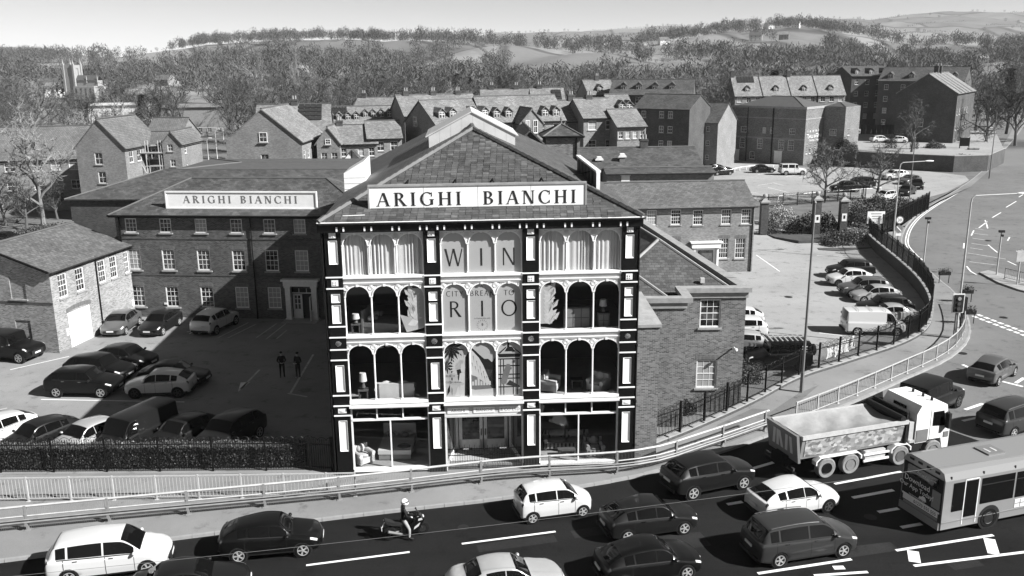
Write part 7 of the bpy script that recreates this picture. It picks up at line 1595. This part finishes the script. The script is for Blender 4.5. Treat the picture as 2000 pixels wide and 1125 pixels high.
for px, Y, h, lab in ((503, 330, 26, 'tall slim poplar, left of two above the solar roof'), (575, 330, 27, 'tall slim poplar, right of two above the solar roof')):
    q = AT(px, 120, Y); put_tree(PTP[0], (q.x, Y, -.1), h, lab, wide=.22, name='poplar')
# the belt of bare trees behind the estate
cnt = 0; rt = random.Random(5)
def belt(px0, px1, step, Ya, Yb, h0, h1, lab, group, pale=.1):
    global cnt
    x = px0
    while x < px1 and cnt < 285:
        Y = rt.uniform(Ya, Yb)
        if Y < 235 and 325 < x < 455: x += step; continue
        q = AT(x+rt.uniform(-step, step)*.6, 160, Y); zb = float(hill_z(q.x, Y)); m = rt.choice(PTP) if rt.random() < pale else rt.choice(PT)
        put_tree(m, (q.x, Y, zb-.1), rt.uniform(h0, h1)*(.78 if 95 < x < 205 and Y > 140 else 1), lab, group, wide=rt.uniform(.9, 1.25)); cnt += 1; x += step
belt(-60, 470, 26, 150, 200, 10, 15, 'bare winter tree of the belt around the playing field', 'trees around the playing field')
belt(-60, 520, 17, 215, 300, 12, 17, 'bare winter tree beyond the playing field and white hall', 'trees beyond the playing field')
belt(450, 1440, 22, 205, 260, 12, 17, 'bare winter tree in the belt behind the pale-roofed estate', 'trees behind the estate')
belt(450, 1460, 24, 270, 350, 14, 19, 'bare winter tree deeper in the wood behind the estate', 'trees deeper behind the estate')
belt(1420, 2060, 24, 270, 330, 11, 16, 'bare winter tree behind the flats and terrace', 'trees behind the flats')
belt(1420, 2080, 22, 340, 430, 12, 18, 'bare winter tree on the rising ground beyond the flats', 'trees beyond the flats')
belt(1880, 2100, 30, 200, 260, 10, 15, 'bare winter tree beside the climbing road', 'trees beside the climbing road')
# woodland on the hills: one mass of crowns
def woodland():
    r = np.random.default_rng(11); pts = []
    def nz(X, Y): return np.sin(X*.012+1.3)*np.sin(Y*.015+.4)+.7*np.sin(X*.027+Y*.021)+.5*np.sin(X*.051-Y*.034+2)
    for n, Ya, Yb, thr, hh in ((1700, 400, 760, -.7, (11, 19)), (2300, 700, 1180, -.05, (10, 18)), (1100, 1040, 1165, -.2, (9, 16)), (1000, 1500, 3000, .55, (8, 12)), (300, 2900, 3010, .5, (8, 12))):
        Y = Ya+(Yb-Ya)*r.uniform(size=n); t = r.uniform(-.72, .72, n); X = t*Y; k = (nz(X, Y) > thr) & ~((np.abs(t+.472) < .03) & (Y < 425)); h = r.uniform(*hh, n)
        pts.append(np.stack([X, Y, h], 1)[k])
    # hedgerows along field edges
    for i in range(70):
        Y0 = r.uniform(600, 2900); t0 = r.uniform(-.62, .62); L = r.uniform(60, 260); a = r.uniform(-.5, .5)+(1.57 if r.random() < .3 else 0); m = int(L/5); s = np.linspace(0, L, m); pts.append(np.stack([t0*Y0+s*math.cos(a), Y0+s*math.sin(a), np.full(m, 3.)+r.uniform(0, 3, m)], 1))
    P = np.concatenate(pts); N = len(P); Z = hill_z(P[:, 0], P[:, 1]); K = 120
    d = r.normal(size=(N, K, 3)); d /= np.linalg.norm(d, axis=2)[..., None]; d *= r.uniform(.35, 1., (N, K, 1)); h = P[:, 2][:, None, None]
    C = d*np.concatenate([h*.40, h*.40, h*.42], 2)+np.concatenate([np.zeros_like(h), np.zeros_like(h), h*.56], 2)+np.stack([P[:, 0], P[:, 1], Z], 1)[:, None]; C = C.reshape(-1, 3); H = np.repeat(P[:, 2], K)[:, None]
    M = len(C); a = r.normal(size=(M, 3)); a[:, 2] = np.abs(a[:, 2])+.5; a /= np.linalg.norm(a, axis=1)[:, None]; b = np.cross(a, r.normal(size=(M, 3))); b /= np.linalg.norm(b, axis=1)[:, None]; s = H*r.uniform(.025, .065, (M, 1)); V = np.stack([C-a*s*1.9, C-b*s*.33, C+a*s*1.9, C+b*s*.33], 1).reshape(-1, 3)
    link('hillside_woodland', cloud_mesh('hillside_woodland', V, np.arange(4*M).reshape(-1, 4), 'wood_crown'), kind='stuff', label='leafless woodland and hedgerows covering the hillsides', cat='woodland')
woodland()
# shrubs
for i, (px, py, rx, rz, mat, lab, z) in enumerate([(1525, 440, 1.9, 2.6, 'leaf_pale', 'pale flowering shrub by the corner gate pillar', -.3), (1508, 455, 1.0, 1.6, 'leaf_mid', 'small dark shrub at the foot of the corner gate pillar', -.4), (1550, 455, 1.2, 1.5, 'leaf_dark', 'rounded dark shrub in the gate bed', -.4), (1575, 448, 1.8, 2.0, 'leaf_mid', 'spreading shrub between the pale shrub and the gate', -.3), (1610, 450, 1.8, 2.0, 'leaf_dark', 'dark evergreen behind the gate', -.3), (1680, 440, 2.6, 3.2, 'leaf_mid', 'tall glossy laurel behind the gate pillar', 0), (1720, 425, 2.4, 2.8, 'leaf_mid', 'glossy laurel along the gate side railings', 0), (1760, 415, 2.0, 2.2, 'leaf_mid', 'laurel at the far end of the gate side railings', 0),
     (1640, 478, 2.3, 1.7, 'leaf_mid', 'clipped round shrub in the island bed by the curved railings', YARDZ), (1685, 475, 1.5, 1.8, 'leaf_pale', 'pale clipped shrub in the island bed', YARDZ), (1622, 483, 1.0, 1.0, 'leaf_mid', 'low shrub at the front of the island bed', YARDZ), (1432, 520, 1.3, 1.7, 'leaf_mid', 'shrub under the gate house windows', YARDZ), (648, 318, 1.6, 2.6, 'leaf_dark', 'round dark bush before the small gabled cottage', 0), (1215, 322, 1.6, 2.4, 'leaf_mid', 'bush at the foot of the low terrace', 0), (1660, 300, 1.5, 2.2, 'leaf_mid', 'shrub beside the restaurant annexe', 2.4), (1740, 290, 1.2, 3.2, 'leaf_dark', 'clipped dark column shrub on the upper car park', 2.4), (1645, 296, 1.6, 2.5, 'leaf_dark', 'dark shrub at the restaurant corner', 2.4), (1785, 292, .9, 4.6, 'leaf_dark', 'slim dark cypress on the upper car park', 2.4), (1825, 290, 2.0, 1.4, 'leaf_mid', 'low shrub on the upper lawn', 2.4), (1915, 312, 1.8, 1.8, 'leaf_mid', 'scrubby bush beside the roadside sign pillars', 0), (1885, 312, 2.2, 1.0, 'leaf_mid', 'low ivy mound over the retaining wall end', 1.6), (105, 460, 2.2, 1.5, 'leaf_mid', 'low bramble thicket against the long range', 0), (60, 462, 2.5, 1.1, 'leaf_mid', 'low bramble thicket under the bare trees', 0), (590, 618, .55, 1.0, 'leaf_dark', 'potted shrub beside the white pillared doorway', 0), (1335, 806, .8, 1.0, 'leaf_mid', 'shrub in the area behind the stepped railings', YARDZ), (1462, 745, .9, 1.4, 'leaf_mid', 'shrub at the corner of the brick wing', YARDZ)]):
    shrub(G(px, py, z), rx, rx*.9, rz, lab, mat, int(700*rx*rz**.7)+300, .07 if rx < 1.5 else .1, i+3)
bed = [tuple(G(*p, YARDZ)[:2]) for p in [(1585, 480), (1610, 470), (1680, 462), (1715, 470), (1712, 486), (1640, 492), (1600, 490)]]; MB().prism(bed, .15, o=YARDZ).build('planting_bed', 'soil', None, kind='structure')
MB().prism([tuple(G(*p, -.4)[:2]) for p in [(1492, 455), (1515, 463), (1560, 470), (1640, 468), (1700, 462), (1790, 408), (1680, 392), (1500, 402)]][::-1], .6, o=-1.0).build('gate_garden', 'soil', None, kind='structure')
t = thing('sandwich_board', 'white folding sign against the gate house shrub', 'sign', G(1447, 527, YARDZ)); MB().box(-.4, .4, 0, .05, .05, 1.1).build('board', 'white_trim', t)
# ------------------------------------------------------------------ people (skin-grown bodies)
def figure(name, joints, edges, mats, part, parent=None, **kw):
    """joints: {name: ((x,y,z), rx, ry)}; part(face centre) -> material index"""
    ks = list(joints); me = bpy.data.meshes.new(name); me.from_pydata([joints[k][0] for k in ks], [(ks.index(a), ks.index(b)) for a, b in edges], []); o = bpy.data.objects.new(name, me); COL.objects.link(o)
    o.modifiers.new('skin', 'SKIN'); sv = me.skin_vertices[0].data
    for i, k in enumerate(ks): sv[i].radius = joints[k][1:3]; sv[i].use_root = (k == 'pelvis')
    ss = o.modifiers.new('sub', 'SUBSURF'); ss.levels = ss.render_levels = 2
    dg = bpy.context.evaluated_depsgraph_get(); res = bpy.data.meshes.new_from_object(o.evaluated_get(dg)); bpy.data.objects.remove(o)
    res.materials.clear(); finish_mesh(res, mats, True)
    for p in res.polygons: p.material_index = part(p.center)
    return link(name, res, parent, **kw)
def hands(J, E, s, wrist, d):
    """five short fingers on a palm; s is the side, d the direction the hand points"""
    w = Vector(wrist); d = Vector(d).normalized(); x = d.cross(Vector((0, 0, 1))); x = (Vector((1, 0, 0)) if x.length < .2 else x.normalized())
    J['palm'+s] = (tuple(w+d*.07), .035, .024); E.append(('wrist'+s, 'palm'+s))
    for i, (o, l) in enumerate(((-.03, .075), (-.01, .085), (.01, .08), (.03, .062))):
        J['f%d%s' % (i, s)] = (tuple(w+d*.11+x*o), .010, .010); J['g%d%s' % (i, s)] = (tuple(w+d*(.11+l*.9)+x*o*1.1+Vector((0, 0, -.015))), .008, .008); E += [('palm'+s, 'f%d%s' % (i, s)), ('f%d%s' % (i, s), 'g%d%s' % (i, s))]
    J['t'+s] = (tuple(w+d*.05+x*.05), .011, .011); E.append(('palm'+s, 't'+s))
def standing(label, loc, rz, tall=1.75, mats=('leather', 'fabric_dark', 'skin', 'white_trim'), arms='fold'):
    k = tall/1.75; J = {'pelvis': ((0, 0, .95), .15, .11), 'waist': ((0, 0, 1.1), .135, .095), 'chest': ((0, .01, 1.32), .175, .115), 'neck': ((0, 0, 1.50), .055, .055), 'jaw': ((0, -.02, 1.56), .06, .065), 'head': ((0, -.015, 1.66), .078, .095), 'crown': ((0, 0, 1.73), .06, .075)}
    E = [('pelvis', 'waist'), ('waist', 'chest'), ('chest', 'neck'), ('neck', 'jaw'), ('jaw', 'head'), ('head', 'crown')]
    for s, n in ((-1, 'L'), (1, 'R')):
        J.update({'hip'+n: ((s*.1, 0, .88), .095, .1), 'knee'+n: ((s*.11, -.02, .5), .065, .065), 'ankle'+n: ((s*.12, .02, .1), .045, .045), 'toe'+n: ((s*.14, -.14, .045), .045, .04), 'shoulder'+n: ((s*.19, 0, 1.42), .07, .07), 'elbow'+n: ((s*.27, .04, 1.13), .05, .05), 'wrist'+n: ((s*.13, -.22, 1.08), .035, .032)})
        E += [('pelvis', 'hip'+n), ('hip'+n, 'knee'+n), ('knee'+n, 'ankle'+n), ('ankle'+n, 'toe'+n), ('chest', 'shoulder'+n), ('shoulder'+n, 'elbow'+n), ('elbow'+n, 'wrist'+n)]; hands(J, E, n, J['wrist'+n][0], (-s*.5, -.6, 0))
    t = thing('person', label, 'person', loc, rz); t.scale = (k, k, k)
    def part(c): return 3 if c.z < .09 else (1 if c.z < .93 else (2 if c.z > 1.5 or (c.y < -.26 and c.z > .98 and c.z < 1.2) else 0))
    figure('body', J, E, list(mats), part, t); MB().ball((0, .015, 1.70), .098, .112, .09, 12, 8).build('hair', 'leather', t, True)
    MB().ball((0, -.105, 1.64), .018, .03, .03, 8, 6).build('nose', 'skin', t, True)
    for s in (-1, 1): MB().ball((s*.032, -.1, 1.672), .014, .01, .009, 6, 4).build('eye', 'black_plastic', t, True); MB().ball((s*.088, .0, 1.65), .014, .025, .035, 6, 4).build('ear', 'skin', t, True)
    MB().box(-.025, .025, -.108, -.095, 1.588, 1.598).build('mouth', 'fabric_mid', t); return t
standing('person in a long dark coat standing in the shaded car park', G(552, 737, 0), R(20), 1.72, ('leather', 'leather', 'skin', 'leather'))
standing('person in dark clothes and white shoes looking at something in hand', G(583, 738, 0), R(-25), 1.72, ('leather', 'fabric_dark', 'skin', 'white_trim'))
# ------------------------------------------------------------------ motorcycle and rider
ma, mb_ = G(757, 1055, ROADZ), G(829, 1043, ROADZ); mh = math.atan2(mb_.y-ma.y, mb_.x-ma.x); mc = (ma+mb_)/2
BK = thing('motorcycle', 'black sports motorcycle with silver exhaust waiting in the lane', 'motorcycle', (mc.x, mc.y, ROADZ), mh); wbse = 1.42
for x, w in ((-wbse/2, .19), (wbse/2, .12)):
    wm = MB().lathe([(.2, -w/2), (.27, -w/2), (.31, -w/4), (.32, 0), (.31, w/4), (.27, w/2), (.2, w/2)], 24, axis='y').build('wheel', 'tyre', BK, True); wm.location = (x, 0, .32)
    rm = MB().lathe([(.21, -.03), (.22, .03), (.19, .03), (.19, -.03)], 20, axis='y').lathe([(.05, -.06), (.05, .06)], 10, axis='y')
    for i in range(5): rm.obox(Matrix.Rotation(i*2*math.pi/5, 4, 'Y') @ Matrix.Translation((.12, 0, 0)), .16, .02, .03)
    rm.build('rim', 'galvanised', wm); MB().lathe([(.15, -.075), (.15, -.068)], 18, axis='y').build('brake_disc', 'chrome', wm)
MB().prism([(-.15, .3), (.45, .28), (.62, .5), (.78, .85), (.62, 1.0), (.35, .85), (.1, .62), (-.2, .6)], .46, 'y', -.23).build('fairing', 'paint_black', BK)
for y_ in (-.233, .233): MB().add([(.3, y_, .42), (.52, y_, .55), (.6, y_, .72), (.34, y_, .55)], [(0, 1, 2, 3)]).add([(.5, y_, .8), (.7, y_, .82), (.66, y_, .92), (.52, y_, .9)], [(0, 1, 2, 3)]).build('fairing_highlight', 'galvanised', BK)  # pale quads paint silver highlights onto the black fairing
MB().ball((.12, 0, .88), .34, .2, .19, 12, 8).build('fuel_tank', 'paint_black', BK, True); MB().prism([(-.15, .78), (-.5, .82), (-.88, 1.0), (-.92, .95), (-.6, .7), (-.2, .66)], .3, 'y', -.15).build('tail_seat', 'black_plastic', BK)
MB().add([(.62, -.15, .98), (.62, .15, .98), (.44, .12, 1.25), (.44, -.12, 1.25), (.66, 0, 1.0), (.46, 0, 1.3)], [(0, 4, 5, 3), (4, 1, 2, 5)]).build('windscreen', 'car_glass', BK)
for s in (-1, 1): MB().tube([(.5, s*.09, .95), (.71, s*.09, .32)], .028, 6).build('fork', 'chrome', BK); MB().tube([(.45, s*.05, 1.0), (.4, s*.26, .98), (.2, s*.3, .97)], .016, 6).build('handlebar', 'black_iron', BK); MB().ball((.52, s*.3, 1.12), .04, .07, .045, 8, 6).tube([(.5, s*.12, 1.02), (.52, s*.26, 1.1)], .01, 5).build('mirror', 'black_plastic', BK)
MB().tube([(.2, -.15, .3), (-.25, -.17, .28), (-.8, -.22, .5)], [.03, .05, .065], 8).build('exhaust', 'steel_grey', BK); MB().tube([(-.15, -.09, .42), (-.71, -.1, .32)], .03, 6).tube([(-.15, .09, .42), (-.71, .1, .32)], .03, 6).build('swing_arm', 'galvanised_dark', BK)
MB().box(-.2, .25, -.14, .14, .25, .55).build('engine', 'steel_grey', BK); MB().ball((.76, -.0, .88), .05, .12, .05, 10, 6).build('headlight', 'light_lens', BK); MB().tube([(-.88, 0, .92), (-1.02, 0, .62)], .02, 5).box(-1.05, -1.03, -.09, .09, .5, .64).build('number_plate', 'plate', BK); MB().box(-.95, -.9, -.05, .05, .9, .97).build('tail_light', 'tail_lens', BK)
J = {'pelvis': ((-.22, 0, .93), .13, .15), 'waist': ((-.22, 0, 1.08), .115, .14), 'chest': ((-.2, 0, 1.3), .13, .18), 'neck': ((-.18, 0, 1.48), .06, .06), 'head': ((-.16, 0, 1.58), .09, .085)}; E = [('pelvis', 'waist'), ('waist', 'chest'), ('chest', 'neck'), ('neck', 'head')]
for s, n in ((-1, 'R'), (1, 'L')):
    J.update({'hip'+n: ((-.2, s*.13, .84), .1, .1), 'knee'+n: ((-.02, s*.27, .47), .07, .07), 'ankle'+n: ((-.05, s*.33, .11), .048, .05), 'toe'+n: ((.13, s*.36, .045), .042, .042), 'shoulder'+n: ((-.2, s*.2, 1.4), .075, .075), 'elbow'+n: ((-.14, s*.3, 1.13), .058, .058), 'wrist'+n: ((.02, s*.2, 1.0), .042, .042)})
    E += [('pelvis', 'hip'+n), ('hip'+n, 'knee'+n), ('knee'+n, 'ankle'+n), ('ankle'+n, 'toe'+n), ('chest', 'shoulder'+n), ('shoulder'+n, 'elbow'+n), ('elbow'+n, 'wrist'+n)]; hands(J, E, n, J['wrist'+n][0], (.8, -s*.4, -.3))
RD = thing('person', 'motorcyclist in black jacket, pale jeans and white helmet astride the black motorcycle', 'person', (mc.x+.13*math.cos(mh), mc.y+.13*math.sin(mh), ROADZ), mh)
figure('body', J, E, ['leather', 'denim', 'leather', 'skin'], lambda c: 2 if c.z < .16 else (1 if c.z < .9 else (3 if c.x > .03 and c.z < 1.1 and c.z > .9 and abs(c.y) < .2 else 0)), RD)
hm = MB().ball((-.15, 0, 1.66), .16, .135, .15, 16, 10).ball((-.1, 0, 1.58), .14, .11, .09, 14, 8).build('helmet', 'helmet', RD, True); MB().ball((-.1, 0, 1.66), .135, .125, .06, 14, 8).build('visor', 'car_glass', hm, True); MB().tube([(-.27, -.1, 1.63), (-.15, -.137, 1.68), (-.03, -.1, 1.7)], .02, 5).build('helmet_stripe', 'black_plastic', hm)
# ------------------------------------------------------------------ furniture behind the shop windows
def room(x, y, z): return FM @ Vector((x, y, z))
def sofa(label, x, y, z, w, rz, mat, stripe=False, name='sofa', cat='sofa'):
    t = thing(name, label, cat, room(x, y, z), FH+rz); d = .85
    MB().box(-w/2, w/2, -d/2, d/2, .12, .42).build('base', mat, t); MB().box(-w/2, w/2, d/2-.22, d/2, .42, .9).build('backrest', mat, t)
    for s in (-1, 1): MB().tube([(s*(w/2-.06), -d/2, .56), (s*(w/2-.06), d/2, .6)], .11, 10).box(min(s*w/2, s*(w/2-.14)), max(s*w/2, s*(w/2-.14)), -d/2, d/2, .1, .55).build('arm', mat, t)
    n = 2 if w > 1.2 else 1; cw = (w-.36)/n
    for i in range(n): c = -w/2+.18+cw*(i+.5); MB().ball((c, -.05, .48), cw*.5, .36, .09, 12, 6).build('seat_cushion', mat, t, True); q = MB().ball((c, .16, .75), cw*.45, .12, .22, 12, 6).build('back_cushion', mat, t, True)
    for sx in (-1, 1):
        for sy in (-1, 1): MB().box(sx*(w/2-.1)-.03, sx*(w/2-.1)+.03, sy*.35-.03, sy*.35+.03, 0, .12).build('leg', 'wood_brown', t)
    if stripe:
        for i in range(int(w/.2)): xx = -w/2+.05+i*.2; MB().box(xx, xx+.09, -d/2-.006, -d/2, .13, .42).box(xx, xx+.09, d/2-.3, d/2-.26, .5, .92).build('stripe', 'fabric_dark', t)
    return t
def lamp(label, x, y, z, h, table=True):
    t = thing('table_lamp', label, 'lamp', room(x, y, z), FH); 
    MB().lathe([(.05, h*.0), (.12, h*.12), (.07, h*.35), (.03, h*.55)], 12).build('lamp_base', 'wood_brown', t, True); MB().lathe([(.2, h*.5), (.15, h)], 14).build('lamp_shade', 'fabric_pale', t, True)
def table(label, x, y, z, w, d, h, mat='wood_brown', name='side_table'):
    t = thing(name, label, 'table', room(x, y, z), FH); MB().box(-w/2, w/2, -d/2, d/2, h-.04, h).build('table_top', mat, t)
    for sx in (-1, 1):
        for sy in (-1, 1): MB().box(sx*(w/2-.05)-.025, sx*(w/2-.05)+.025, sy*(d/2-.05)-.025, sy*(d/2-.05)+.025, 0, h-.04).build('leg', mat, t)
def bed(label, x, y, z, w, l, rz, dark=False):
    t = thing('bed', label, 'bed', room(x, y, z), FH+rz); mt = 'fabric_mid' if dark else 'fabric_pale'; MB().box(-w/2, w/2, -l/2, l/2, .05, .34).build('bed_base', 'fabric_mid', t); MB().box(-w/2-.03, w/2+.03, -l/2-.03, l/2, .34, .56).build('mattress', mt, t)
    MB().box(-w/2-.05, w/2+.05, l/2, l/2+.1, 0, 1.15).build('headboard', mt, t)
    for i in (-1, 1): MB().ball((i*w*.24, l/2-.25, .68), w*.21, .16, .13, 12, 6).build('pillow', 'white_trim', t, True); MB().ball((i*w*.22, l/2-.5, .72), .2, .08, .14, 10, 6).build('cushion', 'fabric_mid', t, True)
    MB().ball((.42, -.55, .57), .36, .3, .05, 12, 6).build('throw', 'fabric_dark', t, True)
bed('pale double bed with dark cushions in the left street window', 2.9, 1.9, .2, 1.6, 2.1, R(-4)); sofa('small pale armchair at the edge of the left street window', 1.25, .75, .2, .85, R(40), 'fabric_pale', name='armchair', cat='armchair')
sofa('striped three-seat sofa in the right street window', 11.6, 1.75, .2, 2.3, R(-2), 'fabric_mid', True); sofa('striped footstool beside the striped sofa', 12.9, .75, .2, .9, R(5), 'fabric_mid', True, 'footstool', 'footstool'); table('low dark coffee table with papers before the striped sofa', 11.5, .7, .2, .9, .45, .4, name='coffee_table')
sofa('pale two-seat sofa in the left first-floor window', 3.0, 1.0, 3.5, 1.9, R(178), 'fabric_pale'); table('dark side table under the white-shaded lamp', 1.45, .75, 3.5, .5, .5, .6); lamp('white-shaded table lamp in the left first-floor window', 1.45, .75, 4.1, .85)
sofa('pale armchair facing into the right first-floor window, nearer the middle bay', 10.75, 1.5, 3.5, 1.0, R(70), 'fabric_pale', name='armchair', cat='armchair'); sofa('pale armchair in the right first-floor window, nearer the brick wing', 13.15, 1.2, 3.5, .9, R(-40), 'fabric_pale', name='armchair', cat='armchair'); table('small round-cornered table between the pale armchairs', 12.1, 1.6, 3.5, .6, .5, .5, name='coffee_table')
bed('dark covered bed in the left second-floor window', 2.8, 1.6, 6.85, 1.6, 2.1, R(75), True); table('bedside table in the left second-floor window', 1.25, .8, 6.85, .45, .45, .6); lamp('small lamp on the bedside table of the second floor', 1.25, .8, 7.45, .5)
def cabinet(label, x, y, z, w, h):
    t = thing('cabinet', label, 'cabinet', room(x, y, z), FH); MB().box(-w/2, w/2, 0, .45, .08, h).build('carcass', 'wood_brown', t); n = max(2, int(w/.4))
    for i in range(n):
        for j in range(2): a = -w/2+.04+(w-.08)*i/n; MB().box(a+.02, a+(w-.08)/n-.02, -.02, 0, .12+j*(h-.14)/2, .12+(j+1)*(h-.14)/2-.04).build('drawer_front', 'fabric_mid', t)
    for s in (-1, 1): MB().box(s*(w/2-.06)-.03, s*(w/2-.06)+.03, .02, .08, 0, .08).build('leg', 'wood_brown', t)
cabinet('wide dark cabinet in the right second-floor window', 12.0, .9, 6.85, 1.3, 1.1); cabinet('narrow cabinet under the lamp on the second floor', 13.3, .8, 6.85, .6, .8); lamp('pale lamp on the narrow second-floor cabinet', 13.3, 1.02, 7.65, .65)
for i, (x, z) in enumerate(((2.7, 2.9), (3.2, 3.0), (2.0, 3.05))): t = thing('pendant_light', 'pale globe pendant hanging in the left street window', 'light', room(x, 1.6, z), FH, 'globe pendants'); MB().ball((0, 0, 0), .24, .24, .2, 12, 8).build('globe', 'fabric_pale', t, True); MB().tube([(0, 0, .2), (0, 0, 3.34-z)], .008, 4).build('flex', 'black_iron', t)
for i, (x, z) in enumerate(((2.35, 6.15), (2.75, 6.2))): t = thing('pendant_light', 'pale dome pendant hanging in the left first-floor window', 'light', room(x, 1.0, z), FH, 'dome pendants'); MB().lathe([(.02, .16), (.14, .1), (.17, 0)], 12).build('shade', 'fabric_pale', t, True); MB().tube([(0, 0, .16), (0, 0, 6.69-z)], .008, 4).build('flex', 'black_iron', t)

# ------------------------------------------------------------------ air between the camera and the hills
hm_ = bpy.data.materials.new('haze_air'); hm_.use_nodes = True; nt = hm_.node_tree; nt.nodes.remove(nt.nodes['Principled BSDF'])
pv = nt.nodes.new('ShaderNodeVolumePrincipled'); pv.inputs['Color'].default_value = (.95, .95, .95, 1); pv.inputs['Density'].default_value = 0.8e-4; nt.links.new(pv.outputs[0], nt.nodes['Material Output'].inputs['Volume']); MAT['haze_air'] = hm_
zs_all = hill_z(np.linspace(-1.25, 1.25, 101)[None]*np.linspace(1200, 6000, 60)[:, None], np.linspace(1200, 6000, 60)[:, None]*np.ones((1, 101)))
link('haze', MB().box(-7800, 7800, -160, 6100, float(min(zs_all.min(), -1.5))-1, float(zs_all.max())+30).mesh('haze', 'haze_air'), kind='stuff', label='thin pale haze lying over the whole valley', cat='haze')
